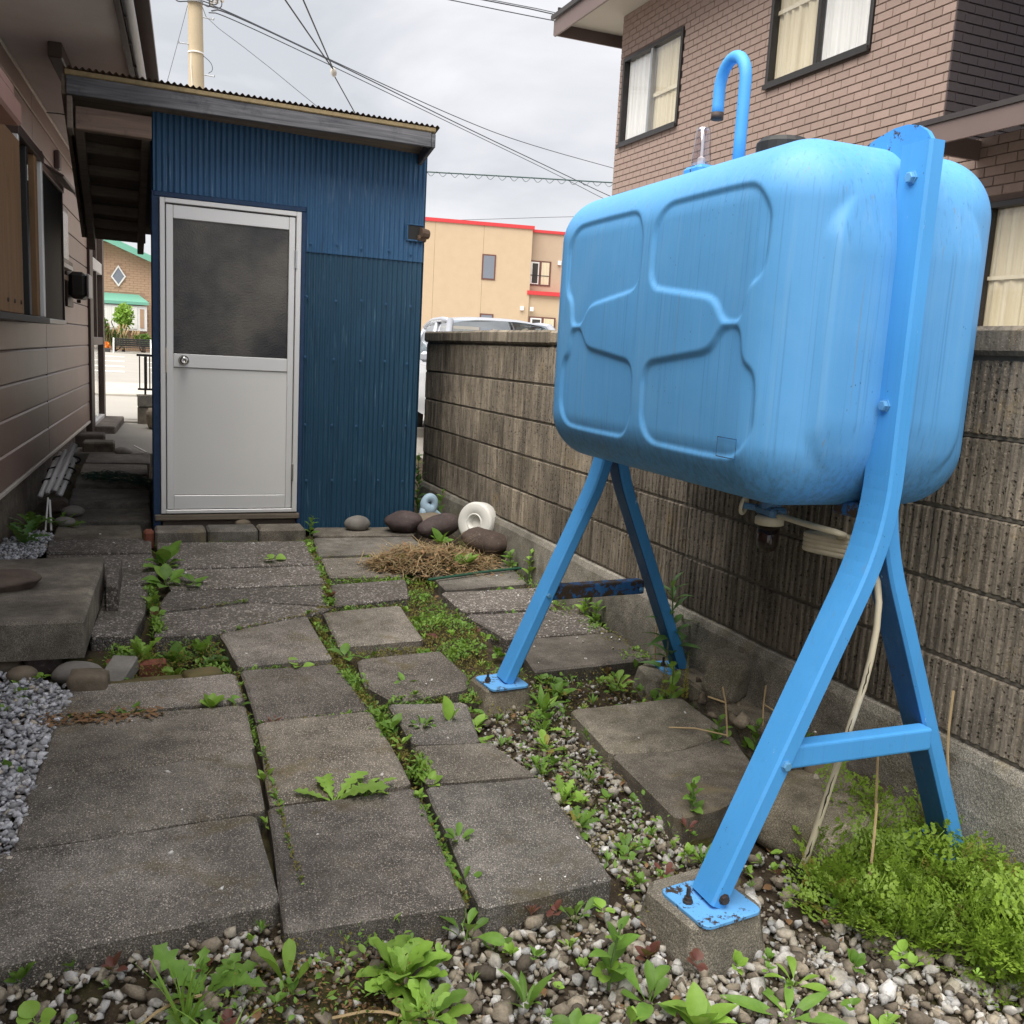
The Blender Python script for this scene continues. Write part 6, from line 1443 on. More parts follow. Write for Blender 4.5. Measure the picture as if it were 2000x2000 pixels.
def stalk(name, x, y, z, h, kind, n, L, mat, label, cat='weed', group='upright weeds', lean=(0, 0), seed=1, el=(10, 55), stemmat='stem', r0=.0035, pet=.05):
    r = random.Random(seed+int(x*777)); t = thing(name, (x, y, z), label, cat, group)
    P = [Vector((lean[0]*s*s, lean[1]*s*s, h*s)) for s in np.linspace(0, 1, 7)]
    mb = MB(); mb.tube([p+Vector((x, y, z)) for p in P], [r0*(1-.07*k) for k in range(7)], 6); mk('stem', mb, stemmat, t)
    for k in range(n):
        s = .12+.86*k/n; p = P[0].lerp(P[0], 0); i = min(int(s*6), 5); p = P[i].lerp(P[i+1], s*6-i); a = k*2.4+r.uniform(-.3, .3); q = L*(1.1-.55*s)*r.uniform(.8, 1.15)
        inst('leaf', leaf_mesh(kind, r.randrange(3), mat, pet), t, p, (r.uniform(-.3, .3), -R(r.uniform(*el)), a), (q, q, q))
    return t
def zg(x, y): return soil_z(x, y)+.008
# foreground plants
rosette('leafy_weed', .520, 1.700, zg(.52, 1.7), 'wavy', 38, .112, 'leafbright', 'largest leafy rosette with wavy lobed leaves at the front edge of the middle slab', lo=12, hi=70, seed=2, pet=.25, mats=['leafbright'], group='foreground weeds in the gravel')
rosette('leafy_weed', .545, 1.585, zg(.545, 1.585), 'wavy', 20, .085, 'leafbright', 'smaller wavy leaved rosette just in front of the largest one', lo=8, hi=60, seed=6, pet=.2, mats=['leaf'], group='foreground weeds in the gravel')
rosette('oval_leaf_weed', .295, 1.755, zg(.295, 1.755), 'spoon', 5, .115, 'leafbright', 'bright weed with upright oval leaves between the two front slabs', lo=35, hi=80, seed=3, pet=.2, group='foreground weeds in the gravel')
rosette('dandelion', .513, 2.385, zs(2.385)-.012, 'lobed', 8, .14, 'leafbright', 'flat bright green dandelion spread across the joint of the middle slabs', lo=3, hi=22, seed=4, yaw0=-.25, spread=3.6, group='dandelions')
rosette('dandelion', .60, 2.395, zs(2.395)-.012, 'lobed', 5, .10, 'leafbright', 'flat dandelion just right of the larger one in the same joint', lo=3, hi=25, seed=14, yaw0=-.3, spread=3.2, group='dandelions')
rosette('dandelion', .13, 1.775, zg(.13, 1.775), 'lobed', 9, .135, 'leaf', 'dandelion with toothed leaves leaning on the front left slab', lo=8, hi=50, seed=5, group='dandelions')
rosette('dandelion', .07, 1.66, zg(.07, 1.66), 'lobed', 8, .12, 'leaf', 'dandelion lying low in front of the front left slab beside dry twigs', lo=5, hi=40, seed=8, group='dandelions')
rosette('dandelion', -.10, 1.60, zg(-.1, 1.6), 'lobed', 6, .11, 'leafdark', 'dark dandelion with one red leaf at the lower left corner', lo=5, hi=50, seed=9, mats=['leafred'], group='dandelions')
rosette('dandelion', .22, 1.555, zg(.22, 1.555), 'lobed', 8, .105, 'leaf', 'dandelion at the bottom edge left of the brown soil patch', lo=8, hi=50, seed=10, mats=['leafyellow'], group='dandelions')
rosette('grass_tuft', .095, 1.70, zg(.095, 1.7), 'grass', 13, .19, 'leafbright', 'tuft of thin bright grass blades standing before the front left slab', 'grass', 'grass tufts', 45, 85, 4, 0)
rosette('grass_tuft', .15, 1.60, zg(.15, 1.6), 'grass', 9, .14, 'leafbright', 'shorter grass tuft at the bottom edge beside the dandelions', 'grass', 'grass tufts', 35, 80, 5, 0)
rosette('seedling', .69, 1.80, zg(.69, 1.8), 'spoon', 7, .10, 'leaf', 'spoon leaved weed at the right front corner of the middle slab', lo=20, hi=70, seed=11, pet=.3, group='foreground weeds in the gravel')
rosette('seedling', .735, 1.745, zg(.735, 1.745), 'spoon', 5, .055, 'leaf', 'tiny spoon leaved seedling in front of the gap between two front slabs', lo=25, hi=65, seed=12, pet=.3, group='foreground weeds in the gravel')
rosette('weed', .955, 1.79, zg(.955, 1.79), 'spoon', 7, .075, 'leaf', 'small weed under the front edge of the right front slab', lo=25, hi=75, seed=13, pet=.3, group='foreground weeds in the gravel')
stalk('weed', .925, 1.565, zg(.925, 1.565), .15, 'oval', 9, .075, 'leaf', 'upright weed with reddish top in the gravel left of the near footing', seed=4, group='foreground weeds in the gravel', lean=(.02, .0))
rosette('weed', .985, 1.50, zg(.985, 1.5), 'spoon', 8, .10, 'leaf', 'lush bright weed in the gravel in front of the near footing', lo=20, hi=75, seed=15, pet=.2, group='foreground weeds in the gravel', mats=['leafbright'])
rosette('weed', 1.045, 1.405, zg(1.045, 1.405), 'oval', 9, .085, 'leafbright', 'oval leaved weed below the near footing at the bottom edge', lo=15, hi=70, seed=16, group='foreground weeds in the gravel')
rosette('weed', .735, 1.56, zg(.735, 1.56), 'lance', 9, .09, 'leaf', 'narrow leaved weed right of the largest rosette', lo=20, hi=75, seed=17, group='foreground weeds in the gravel')
rosette('weed', .80, 1.47, zg(.8, 1.47), 'oval', 6, .07, 'leaf', 'weed with a few oval leaves at the bottom edge left of the near footing', lo=20, hi=65, seed=18, group='foreground weeds in the gravel')
rosette('dandelion', 1.26, 1.40, zg(1.26, 1.4), 'lance', 7, .15, 'leaf', 'long narrow leaved weed right of the near footing at the bottom edge', lo=-5, hi=35, seed=19, group='foreground weeds in the gravel')
rosette('weed', 1.33, 1.47, zg(1.33, 1.47), 'spoon', 7, .07, 'leafbright', 'small bright weed between the near footing and the feathery patch', lo=15, hi=60, seed=20, group='foreground weeds in the gravel')
rosette('weed', 1.42, 1.31, zg(1.42, 1.31), 'oval', 6, .06, 'leafbright', 'small oval leaved weed in the lower right gravel below the feathery patch', lo=15, hi=60, seed=21, group='foreground weeds in the gravel')
# the strip by the right slabs
for k, (x, y, kd, n, L, m_, lab) in enumerate([
  (1.13, 2.14, 'lobed', 10, .12, 'leaf', 'lush toothed weed beside the right front slab, the front one of two'), (1.16, 2.30, 'lobed', 9, .11, 'leafbright', 'lush toothed weed beside the right slabs, behind the front one'),
  (1.22, 2.03, 'spoon', 8, .08, 'leaf', 'low weed in the gravel right of the front slab corner'), (1.25, 2.62, 'spoon', 7, .10, 'leafbright', 'bright weed in the gravel strip left of the big rough slab'),
  (1.30, 2.76, 'lobed', 8, .09, 'leaf', 'toothed weed at the corner of the big rough slab'), (1.36, 2.90, 'lance', 9, .15, 'leaf', 'long leaved weed in front of the smooth slab under the tank'),
  (1.48, 3.03, 'oval', 9, .10, 'leaf', 'oval leaved weed at the front edge of the smooth slab under the tank'), (1.745, 3.06, 'spoon', 10, .11, 'leafbright', 'fresh green rosette beside the far right footing'),
  (1.28, 3.05, 'round', 8, .07, 'leaf', 'round leaved weed right of the far left footing'), (1.09, 2.86, 'oval', 6, .08, 'leafbright', 'bright oval leaved seedling in front of the far left footing'),
  (1.17, 2.47, 'lobed', 7, .09, 'leaf', 'small toothed weed beside the right slab at the gravel strip'), (1.40, 1.93, 'lance', 8, .09, 'leaf', 'pale upright weed behind the near tank leg')]):
    rosette('weed', x, y, zg(x, y), kd, int(n*1.5), L*.72, m_, lab, lo=15, hi=70, seed=30+k, pet=.2, group='weeds along the gravel strip', mats=['leafyellow'] if k % 3 == 0 else ['leafbright'])
for k, (x, y, kd, n, L, m_, lo, hi, lab) in enumerate([
  (.885, 2.80, 'spoon', 9, .075, 'leaf', 30, 75, 'dark green rosette in front of the small right slabs'), (.985, 2.81, 'oval', 2, .13, 'leafbright', 50, 78, 'single upright bright leaf beside the small right slabs'),
  (.79, 2.83, 'oval', 6, .07, 'leaf', 20, 70, 'weed with red and green leaves at the corner of the centre slab'), (.785, 2.70, 'wavy', 6, .06, 'leafbright', 15, 60, 'low mossy weed in the joint left of the small right slabs'),
  (.785, 3.52, 'oval', 4, .10, 'leaf', 10, 50, 'two large oval leaves in the joint behind the second middle slab'), (.60, 3.46, 'oval', 3, .08, 'leafbright', 8, 35, 'pair of oval leaves lying at the back edge of the second middle slab'),
  (.94, 3.20, 'oval', 3, .09, 'leaf', 20, 55, 'small weed with two leaves standing on the worn right slab'), (.955, 3.04, 'spoon', 4, .05, 'leaf', 10, 40, 'tiny plant at the front edge of the worn right slab'),
  (.255, 3.13, 'oval', 7, .09, 'leafbright', 25, 80, 'upright seedling in the joint of the left slabs below the planting pocket'), (-.06, 3.14, 'oval', 5, .06, 'leaf', 10, 45, 'small clover like plant in the left joint, left of two'),
  (.01, 3.13, 'oval', 5, .06, 'leaf', 10, 45, 'small clover like plant in the left joint, right of two'), (.34, 3.13, 'oval', 4, .06, 'leaf', 10, 45, 'small round leaved plant at the right end of the left joint'),
  (.352, 2.57, 'oval', 5, .06, 'leafbright', 15, 70, 'small weed in the dark gap between the left and middle slabs'), (.77, 2.10, 'spoon', 7, .07, 'leaf', 20, 75, 'narrow weed in the gap between the two right front slabs'),
  (.73, 1.93, 'spoon', 5, .055, 'leaf', 20, 70, 'small seedling lower in the gap between the two right front slabs'), (.79, 2.42, 'oval', 6, .06, 'leafbright', 15, 70, 'weed at the crossing of four slabs right of the flat dandelion'),
  (.43, 2.96, 'lance', 5, .06, 'leafred', 10, 60, 'reddish weed in the joint in front of the second middle slab')]):
    rosette('weed', x, y, zs(y)-.02, kd, n if n < 5 else int(n*1.3), L*.82, m_, lab, lo=lo, hi=hi, seed=60+k, pet=.2, mats=['leafred'] if k in (2,) else None)
# planting pocket
for k, (x, y, kd, n, L, m_, lab) in enumerate([
  (.055, 3.74, 'lobed', 10, .15, 'leafbright', 'dandelion with long upright leaves at the left of the planting pocket'), (.17, 3.73, 'serr', 12, .11, 'leaf', 'leafy clump in the middle of the planting pocket'),
  (.27, 3.77, 'lobed', 13, .13, 'leaf', 'spreading leafy clump at the right of the planting pocket'), (.31, 3.66, 'round', 12, .08, 'leafdark', 'dark small leaved clump in the right corner of the planting pocket'),
  (.165, 3.54, 'wavy', 7, .10, 'leafbright', 'bright lobed seedling standing before the red bricks'), (-.02, 3.63, 'oval', 5, .08, 'leaf', 'spotted leaf plant beside the grey tilted brick'),
  (.01, 3.79, 'oval', 9, .09, 'leaf', 'low clump at the back left of the planting pocket')]):
    rosette('pocket_plant', x, y, zs(y)-.08, kd, int(n*1.5), L*.88, m_, lab, lo=20, hi=80, seed=90+k, pet=.25, mats=['leafbright', 'leafdark'], group='plants in the planting pocket')
rosette('broadleaf_weed', .175, 4.69, zs(4.7)-.02, 'oval', 8, .13, 'leaf', 'broad leaved dock plant in the joint beside the step, front one', lo=10, hi=60, seed=110, pet=.3, mats=['leafbright'], group='broad leaved weeds beside the step')
rosette('broadleaf_weed', .175, 5.02, zs(5)-.02, 'serr', 9, .17, 'leaf', 'taller broad leaved plant in the joint below the red brick', lo=15, hi=65, seed=111, pet=.3, group='broad leaved weeds beside the step')
rosette('broadleaf_weed', .10, 4.40, zs(4.4)-.02, 'oval', 6, .07, 'leafbright', 'small plant in the gap right of the pebble slab beside the step', lo=15, hi=65, seed=112, pet=.3, group='broad leaved weeds beside the step')
rosette('weed', .30, 4.62, zs(4.6), 'oval', 6, .085, 'leaf', 'weed on the pebble slabs right of the dock plant', lo=10, hi=50, seed=113, pet=.25)
rosette('weed', .72, 5.05, zs(5), 'round', 3, .08, 'leafbright', 'single round bright leaf on the back pebble slab', lo=10, hi=45, seed=114, pet=.25)
for k, (x, y, lab) in enumerate([(-.52, 5.62, 'fern like weed against the house foundation, nearest of three'), (-.50, 5.95, 'weed against the house foundation, middle of three'), (-.36, 6.05, 'weed at the house foundation below the pale rods')]):
    rosette('wall_weed', x, y, zs(y)-.02, 'lobed', 10, .15, ['leafdark', 'leaf', 'leaf'][k], lab, lo=15, hi=70, seed=120+k, group='weeds along the house')
# by the wall
stalk('tall_weed', 1.955, 3.02, -.15, .44, 'lance', 30, .15, 'leafdark', 'tall dark willow leaved weed standing at the far right tank foot', lean=(-.02, .02), seed=2, el=(0, 45), r0=.004)
mb = MB(); mb.tube([(2.00, 3.22, -.12), (1.99, 3.22, .30)], .0035, 5); solo('dry_stalk', mb, 'stemdry', (2.0, 3.22, -.12), 'thin bare brown stalk against the wall left of the tall dark weed', 'stalk')
am = stalk('spiked_weed', 1.84, 2.83, -.14, .18, 'oval', 8, .075, 'leafbright', 'yellow green spiked weed in front of the far right footing', seed=3)
for dx, dy, h in ((-.02, .02, .21), (.045, -.02, .17), (.02, .03, .12)):
    mb = MB(); r = random.Random(int(h*100))
    for k in range(60): s = k/60; a = k*2.4; p = Vector((1.84+dx, 2.83+dy, -.10+h*s)); q = p+Vector((math.cos(a)*.012*(1.1-s), math.sin(a)*.012*(1.1-s), .008)); mb.add([p, q+Vector((0, 0, .006)), q, q-Vector((0, 0, .006))], [(0, 1, 2, 3)])
    mk('flower_spike', mb, 'leafyellow', am)
rosette('weed', 1.79, 2.80, zg(1.79, 2.8), 'oval', 8, .08, 'leaf', 'rounded leaved weed at the foot of the spiked weed', lo=10, hi=55, seed=131, group='weeds along the wall')
for k, (x, y, n, lab) in enumerate([(2.0, 4.55, 9, 'bushy weed at the wall between the far tank legs, the farther one'), (1.98, 3.72, 10, 'weed at the wall behind the smooth slab under the tank'), (1.99, 3.85, 8, 'weed at the wall beside the pebble slab, just farther back'), (1.97, 4.75, 10, 'weed at the wall in front of the dark brown boulder'), (1.98, 5.0, 8, 'small weed at the wall right beside the dark brown boulder')]):
    stalk('wall_weed', x, y, zs(y)-.03, .12 if k else .17, 'oval', n, .075, 'leaf' if k % 2 else 'leafbright', lab, seed=140+k, group='weeds along the wall')
rosette('weed', 1.75, 5.33, zs(5.3), 'oval', 9, .12, 'leaf', 'leafy weed growing between the straw pile and the boulders', lo=20, hi=75, seed=150)
rosette('weed', 1.40, 4.86, zs(4.9), 'lance', 8, .09, 'leaf', 'weed at the left edge of the straw pile', lo=20, hi=70, seed=151)
rosette('weed', 1.70, 4.72, zs(4.7)+.02, 'oval', 8, .11, 'leaf', 'weed with dark and yellow leaves at the front right of the straw pile', lo=15, hi=70, seed=152, mats=['leafyellow'])
stalk('weed', 1.02, 5.62, zs(5.6), .13, 'oval', 10, .06, 'leaf', 'upright weed at the right end of the kerb stones', seed=153, lean=(.02, 0))
stalk('weed', 1.93, 5.95, zs(5.9), .24, 'oval', 12, .07, 'leaf', 'thin weed beside the pale blue toy against the wall', seed=154, lean=(.03, 0))
stalk('weed', 1.84, 6.15, zs(6), .45, 'oval', 22, .09, 'leafdark', 'shaded leafy weed in the gap between the shed and the wall', seed=155)
for k, (x, y, lab) in enumerate([(1.90, 2.40, 'leafy weed in the hollow between the rough slab and the concrete beam'), (1.80, 2.47, 'small weed by dry twigs at the edge of the rough slab'), (1.45, 2.08, 'ferny sprig under the front edge of the rough slab'), (1.60, 2.02, 'ferny sprig under the right front edge of the rough slab')]):
    stalk('weed', x, y, -.16, .13, 'serr', 9, .06, 'leaf', lab, seed=160+k, group='weeds around the rough slab')
wf = stalk('flowering_weed', 2.00, 2.28, -.14, .12, 'lance', 12, .05, 'leaf', 'small weed with tiny white flowers behind the hose at the wall', seed=170)
mb = MB(); r = random.Random(5)
for k in range(26): p = Vector((2.0+r.uniform(-.04, .04), 2.27+r.uniform(-.05, .04), -.04+r.uniform(0, .05))); mb.lathe([(.001, 0), (.005, .001), (.005, .003), (.001, .004)], 5, Matrix.Translation(p))
mk('flowers', mb, 'petal', wf)
tw = thing('dry_twigs', (1.80, 2.42, -.1), 'pale dry forked twigs lying over the right edge of the rough slab', 'twigs')
for P in ([(1.66, 2.55, -.085), (1.72, 2.49, -.07), (1.80, 2.42, -.075)], [(1.80, 2.42, -.08), (1.795, 2.44, .03), (1.785, 2.45, .08)], [(1.795, 2.44, .03), (1.76, 2.49, .035)], [(1.92, 2.40, -.05), (1.93, 2.42, .02), (1.94, 2.43, .08)], [(1.93, 2.42, .02), (1.96, 2.36, .0), (1.97, 2.32, -.06)]): mb = MB(); mb.tube(P, .0028, 5); mk('twig', mb, 'stemdry', tw)
for k, (P, lab) in enumerate([([(1.68, 1.64, -.17), (1.70, 1.66, -.05), (1.735, 1.70, .045)], 'dry brown stalk rising from the feathery leaves beside the hose'), ([(1.87, 1.83, -.1), (1.87, 1.85, .10)], 'straight yellow dry stalk behind the feathery leaves'), ([(2.0, 1.72, .02), (1.99, 1.74, .17), (2.0, 1.75, .30)], 'orange brown dry stalk beside the near right leg at the wall'), ([(-.02, 1.70, -.19), (.06, 1.75, -.165), (.13, 1.77, -.175)], 'dry forked twig lying before the front left slab'), ([(.36, 1.64, -.185), (.44, 1.62, -.17), (.52, 1.58, -.185)], 'thin dry straw lying over the brown soil patch')]):
    mb = MB(); mb.tube(smoothpts([Vector(p) for p in P], 1), .0032, 5); solo('dry_stalk', mb, 'stemdry', P[0], lab, 'stalk', 'dry stalks')

# feathery ground cover, moss and crack weeds (too many to count)
def frond(seed):
    r = random.Random(seed); V = []; F = []
    def leafl(p, d, n, L, w_):
        s = d.cross(n).normalized(); o = len(V); V.extend([p, p+d*L*.55+s*w_, p+d*L, p+d*L*.55-s*w_]); F.append((o, o+1, o+2, o+3))
    ax = lambda t: Vector((t, .05*math.sin(t*3+seed), .45*t-.42*t*t)); up = Vector((0, 0, 1))
    for i in range(30):                               # stem
        pass
    o = len(V); 
    for t in (0, .35, .7, 1.0): p = ax(t); V.extend([p+Vector((0, .006, 0)), p-Vector((0, .006, 0))])
    for k in range(3): F.append((o+2*k, o+2*k+1, o+2*k+3, o+2*k+2))
    for i in range(6):
        t = .28+.72*i/5; p = ax(t)
        for sd in ((-1, 1) if i < 5 else (0,)):
            L1 = (.40*(1-(t-.28)*1.0)+.05)*r.uniform(.8, 1.15); d1 = Vector((.6, sd*.8, r.uniform(-.15, .25))).normalized()
            for j in (.35, .7, 1.0):
                if L1*j < .03 and sd: continue
                q = p+d1*L1*j
                for k in range(4 if j == 1.0 else 3):
                    a = (k-1.2)*.75+r.uniform(-.25, .25)+(0 if j == 1.0 else sd*.5); d2 = (d1*math.cos(a)+Vector((-d1.y, d1.x, 0))*math.sin(a)+Vector((0, 0, r.uniform(-.3, .3)))).normalized(); Lf = r.uniform(.075, .125)*(1.15-.5*t); leafl(q, d2, up, Lf, Lf*r.uniform(.22, .34))
    return np.array([tuple(v) for v in V]), np.array(F)
FR = [frond(k) for k in range(8)]
def scatter_mesh(name, mat, geos, P, S, EL, seed, rnd=None, label=None):
    r = np.random.default_rng(seed); V = []; Fc = []; A = []; off = 0
    for k in range(len(P)):
        v, f = geos[r.integers(len(geos))]; a = r.uniform(0, 6.283); e = EL[k]; ro = r.normal(0, .3)
        c, s = np.cos(a), np.sin(a); Rz = np.array([[c, -s, 0], [s, c, 0], [0, 0, 1]]); c, s = np.cos(e), np.sin(e); Ry = np.array([[c, 0, -s], [0, 1, 0], [s, 0, c]]); c, s = np.cos(ro), np.sin(ro); Rx = np.array([[1, 0, 0], [0, c, -s], [0, s, c]])
        V.append((v*S[k])@(Rz@Ry@Rx).T+P[k]); Fc.append(f+off); off += len(v); A.append(np.full(len(v), r.random()+.001 if rnd is None else rnd[k]))
    V = np.concatenate(V); Fc = np.concatenate(Fc); A = np.concatenate(A); q = Fc.shape[1]
    me = bpy.data.meshes.new(name); me.vertices.add(len(V)); me.vertices.foreach_set('co', V.ravel()); me.loops.add(len(Fc)*q); me.loops.foreach_set('vertex_index', Fc.ravel().astype(np.int32)); me.polygons.add(len(Fc)); me.polygons.foreach_set('loop_start', np.arange(0, len(Fc)*q, q, dtype=np.int32)); me.update(calc_edges=True)
    at = me.attributes.new('rnd', 'FLOAT', 'POINT'); at.data.foreach_set('value', A.astype(np.float32)); me.materials.append(MAT[mat]); o = bpy.data.objects.new(name, me); COL.objects.link(o); o['kind'] = 'stuff'; return o
FERN = [(1.55, 1.64), (1.62, 1.78), (1.72, 1.83), (1.80, 1.95), (1.93, 1.95), (2.02, 1.80), (2.02, 1.10), (1.85, 1.17), (1.74, 1.34), (1.62, 1.50)]
x, y = sample(2900, 1.4, 2.03, 1.0, 2.0, lambda a, b_: inpoly(a, b_, FERN)); h = .005+.13*np.clip((x-1.50)/.3, 0, 1)*nr.random(len(x))**1.5
P = np.stack([x, y, zsoil(x, y)+h], 1); yl = nr.random(len(x)) < .05; scatter_mesh('feathery_groundcover', 'leafyellow', FR, P[yl], nr.uniform(.05, .10, yl.sum()), nr.uniform(.1, 1.2, yl.sum()), 6); scatter_mesh('feathery_groundcover', 'fern', FR, P, nr.uniform(.05, .115, len(x))*np.where(nr.random(len(x)) < .06, 1.5, 1), nr.uniform(.1, 1.25, len(x)), 5)
def small_leaf(kind, seed): v, f = leaf_geo(kind, seed, .1); return np.array(v), np.array(f)
def quadleaf(): return np.array([(0, 0, 0), (.5, .24, .06), (1, 0, .0), (.5, -.24, .06)]), np.array([(0, 1, 2, 3)])
QL = [quadleaf()]
# mossy weed band between the columns of slabs
def seglist(segs, n, wid, seed):
    r = np.random.default_rng(seed); X = []; Y = []
    for (a, b_, wt) in segs:
        m = int(n*math.dist(a, b_)*wt); t = r.random(m); X.append(a[0]+(b_[0]-a[0])*t+r.normal(0, wid*wt, m)); Y.append(a[1]+(b_[1]-a[1])*t+r.normal(0, wid*wt, m))
    return np.concatenate(X), np.concatenate(Y)
CR_ = [((.995, 5.65), (.93, 4.7), .7), ((.93, 4.7), (.85, 4.1), .7), ((.77, 4.1), (.755, 3.5), .8), ((.755, 3.5), (.79, 2.45), 1.0), ((.745, 2.4), (.71, 1.85), .35), ((.74, 3.52), (.80, 3.5), 1), ((.82, 3.56), (1.15, 3.57), .9), ((.80, 3.01), (1.05, 3.04), .6), ((.35, 3.87), (.75, 4.06), .3), ((.385, 3.452), (.73, 3.46), .25), ((.105, 4.69), (.115, 3.9), .7), ((.20, 4.555), (.9, 4.55), .25), ((.12, 4.187), (.5, 4.3), .25), ((.80, 4.15), (1.2, 4.2), .5), ((.98, 4.65), (1.3, 4.63), .4), ((.96, 5.12), (1.4, 5.13), .3), ((.37, 2.75), (.36, 2.0), .12), ((.38, 2.955), (.75, 2.97), .3), ((-.2, 3.13), (.36, 3.125), .15), ((.15, 5.57), (1.0, 5.56), .3), ((.36, 3.4), (.365, 2.8), .12)]
x, y = seglist(CR_, 2300, .016, 3)
band = sample(15000, 1.0, 1.55, 3.0, 4.9, lambda a, b_: (np.abs(a-(1.30+.06*(b_-4))) < .12+.04*np.sin(b_*7)) & ~on_slab(a, b_))
pock = sample(1500, -.08, .35, 3.44, 3.86, lambda a, b_: np.ones(a.shape, bool)); wl = sample(2600, 1.84, 2.02, 2.9, 5.6, lambda a, b_: nr.random(a.shape) < np.clip((a-1.84)/.14, 0, 1))
fr2 = sample(1300, 1.15, 1.8, 2.75, 3.25, lambda a, b_: ~on_slab(a, b_)); sb = sample(380, .15, .55, 1.5, 1.85, lambda a, b_: ~on_slab(a, b_)); gs = sample(700, 1.05, 1.4, 1.7, 2.7, lambda a, b_: ~on_slab(a, b_))
x = np.concatenate([x, band[0], pock[0], wl[0], fr2[0], sb[0], gs[0]]); y = np.concatenate([y, band[1], pock[1], wl[1], fr2[1], sb[1], gs[1]])
z = np.where(on_slab(x, y), zs(y)+.002, np.maximum(zsoil(x, y), zs(y)-.04)+nr.uniform(0, .03, len(x)))
P = np.stack([x, y, z], 1); cl = np.array([mnoise.noise(Vector((a*5, b_*5, 9))) for a, b_ in zip(x, y)])+nr.normal(0, .12, len(x))
for nm, mt, k, s0, s1 in (('moss', 'moss', cl < .10, .005, .015), ('crack_weeds', 'leaf', (cl >= .10) & (cl < .30), .008, .024), ('crack_weeds', 'leafbright', cl >= .30, .008, .028)):
    scatter_mesh(nm, mt, QL+[small_leaf('oval', 3), small_leaf('lance', 4), small_leaf('wavy', 6)] if mt != 'moss' else QL, P[k], nr.uniform(s0, s1, k.sum()), nr.uniform(0, 1.2, k.sum()), 8)
# brown soil patch with dead bits in front
x, y = sample(1700, .12, .62, 1.50, 1.84, lambda a, b_: ~on_slab(a, b_)); scatter_mesh('dead_litter', 'deadleaf', QL, np.stack([x, y, zsoil(x, y)+nr.uniform(.002, .014, len(x))], 1), nr.uniform(.004, .014, len(x)), nr.uniform(-.3, .5, len(x)), 12)
x, y = sample(1500, -.3, 2.0, 1.2, 5.6, lambda a, b_: ~on_slab(a, b_)); k = nr.random(len(x)) < .35; x, y = x[k], y[k]; scatter_mesh('dead_litter', 'deadleaf', QL+[small_leaf('oval', 5)], np.stack([x, y, zsoil(x, y)+.016], 1), nr.uniform(.012, .034, len(x)), nr.uniform(-.2, .4, len(x)), 13)
x, y = sample(260, -.25, .1, 3.05, 3.14, lambda a, b_: np.ones(a.shape, bool)); scatter_mesh('dead_litter', 'deadleaf', QL, np.stack([x, y, zs(y)+.004], 1), nr.uniform(.01, .028, len(x)), nr.uniform(-.1, .3, len(x)), 14)
# straw pile
sp = thing('straw_pile', (1.50, 4.86, zs(4.9)), 'heap of pulled dry weeds and dead leaves in front of the boulders', 'pile')
r = random.Random(3); mb = MB(); mb2 = MB()
for k in range(2600):
    a = r.uniform(0, 6.283); q = math.sqrt(r.random())*(1.0 if r.random() < .86 else r.uniform(1, 1.35)); x = 1.50+.37*q*math.cos(a)+.06*q*q; y = 4.85+.24*q*math.sin(a); top = .12*max(0, 1-q*q)**.8*(.75+.5*abs(math.sin(a*2.3+q*4))); z = zs(y)+r.uniform(.35, 1.0)*top*.75+.008; L = r.uniform(.03, .12); b_ = r.uniform(0, 6.283); e = r.gauss(0, .3)
    d = Vector((math.cos(b_)*math.cos(e), math.sin(b_)*math.cos(e), math.sin(e))); p = Vector((x, y, z)); bend = Vector((r.uniform(-.3, .3), r.uniform(-.3, .3), r.uniform(-.1, .3)))*L*.5; s = d.cross(Vector((0, 0, 1))).normalized()*r.uniform(.0012, .0028)
    if k % 4: mb.add([p-s, p+s, p+d*L*.5+bend+s, p+d*L*.5+bend-s, p+d*L+s*.4, p+d*L-s*.4], [(0, 1, 2, 3), (3, 2, 4, 5)], r.random())
    else: s *= 5; mb2.add([p, p+d*L*.2+s+bend*.3, p+d*L*.42, p+d*L*.2-s], [(0, 1, 2, 3)], r.random())
for k in range(22):
    p = Vector((1.62+r.uniform(-.05, .05), 4.78+r.uniform(-.03, .03), zs(4.8)+.08+r.uniform(0, .03))); d = Vector((r.uniform(.5, .8), r.uniform(.1, .4), r.uniform(.05, .28))); s = Vector((.001, -.002, .001)); L = r.uniform(.2, .38); mb.add([p-s, p+s, p+d*L+s*.5, p+d*L-s*.5], [(0, 1, 2, 3)], r.random())
mk('straw', mb, 'straw', sp)['kind'] = 'stuff'; mk('dead_leaves', mb2, 'deadleaf', sp)['kind'] = 'stuff'
mb = MB()
for k in range(17):
    for j in range(8): pass
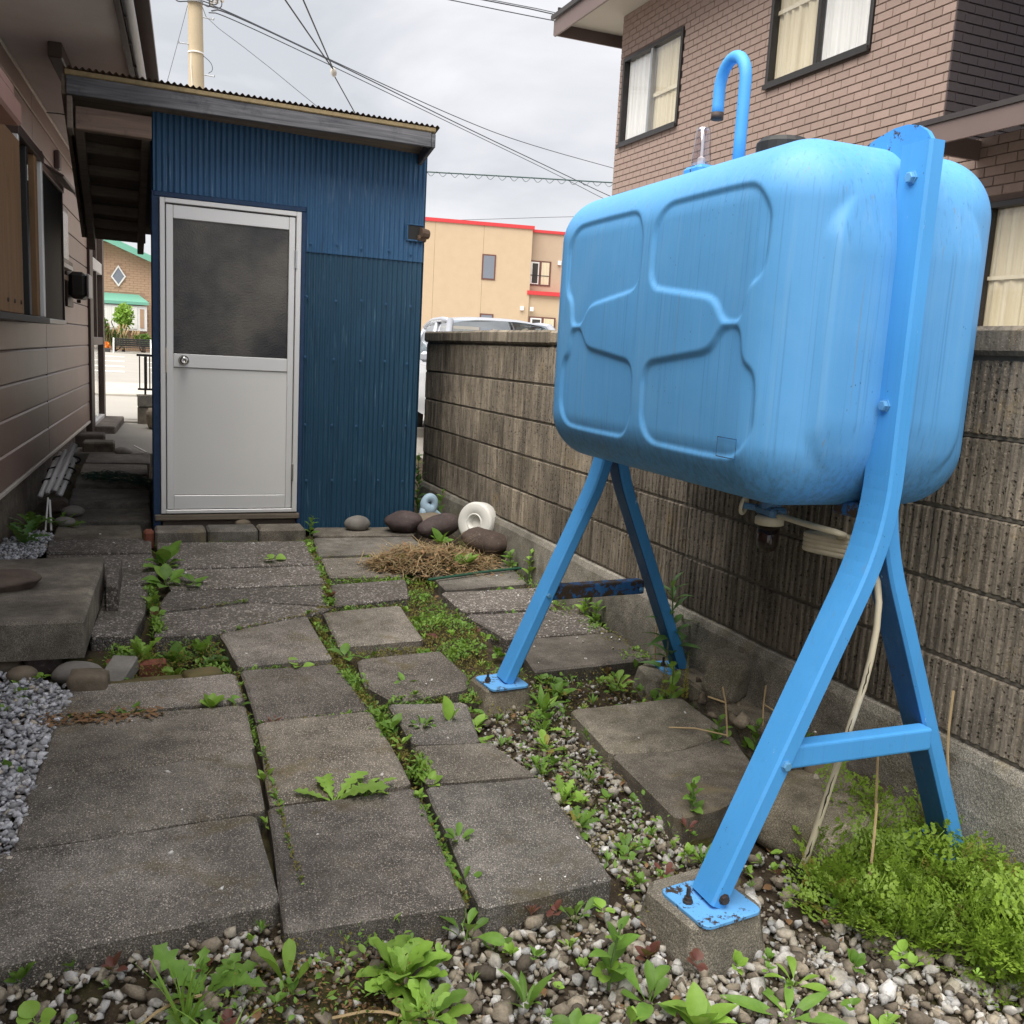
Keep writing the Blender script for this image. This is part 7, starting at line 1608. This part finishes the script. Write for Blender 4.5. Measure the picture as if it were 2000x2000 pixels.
for j in range(9):
    q = j/8
    for i in range(24): a = 2*math.pi*i/24; mb.v.append((1.50+.34*q*math.cos(a)+.06*q*q, 4.85+.22*q*math.sin(a), zs(4.85)+.042*(1-q*q)+.008*mnoise.noise(Vector((q*5, a*2, 0)))-.004)); mb.r.append(0)
for j in range(8):
    for i in range(24): a = j*24+i; b_ = j*24+(i+1) % 24; mb.f.append((a, b_, b_+24, a+24))
mk('heap_core', mb, 'soil', sp, True)
mb = MB(); mb.tube([(1.42, 4.50, -.045), (1.75, 4.60, -.04), (2.0, 4.66, -.04)], .007, 6); solo('thin_hose', mb, 'net', (1.4, 4.5, -.05), 'thin dark green garden line lying in front of the straw pile', 'line')
# tiny seedlings scattered through gravel and joints, too many to count
def sprig(seed, kind, n, el0, el1):
    r = random.Random(seed); V = []; F = []; o = 0
    for k in range(n):
        v, f = leaf_geo(kind, seed*5+k, .25); a = 6.283*k/n+r.uniform(-.3, .3); el = r.uniform(el0, el1); sc = r.uniform(.6, 1.0)
        Mx = Matrix.Rotation(a, 3, 'Z') @ Matrix.Rotation(-el, 3, 'Y'); V += [tuple(Mx @ (Vector(q)*sc)) for q in v[::1]]; F += [tuple(i+o for i in q) for q in f]; o += len(v)
    return np.array(V), np.array(F)
SPR = [sprig(1, 'oval', 5, .2, 1.1), sprig(2, 'spoon', 6, .3, 1.2), sprig(3, 'lance', 7, .3, 1.2), sprig(4, 'round', 5, .2, .9), sprig(5, 'oval', 7, .5, 1.3)]
x, y = sample(5200, -.4, 1.95, 1.25, 5.2, lambda a, b_: ~on_slab(a, b_)); k = nr.random(len(x)) < np.where((x > 1.1) & (y > 1.7), .26, .13); x, y = x[k], y[k]
x2, y2 = seglist(CR_, 16, .012, 31); x = np.concatenate([x, x2]); y = np.concatenate([y, y2]); z = np.where(on_slab(x, y), zs(y)+.002, np.maximum(zsoil(x, y)+.01, zs(y)-.035)); h = nr.random(len(x))
for mt, k in (('leaf', h < .5), ('leafbright', (h >= .5) & (h < .9)), ('leafred', h >= .9)):
    scatter_mesh('seedlings', mt, SPR, np.stack([x, y, z], 1)[k], nr.uniform(.016, .05, k.sum()), nr.uniform(-.15, .15, k.sum()), 41)
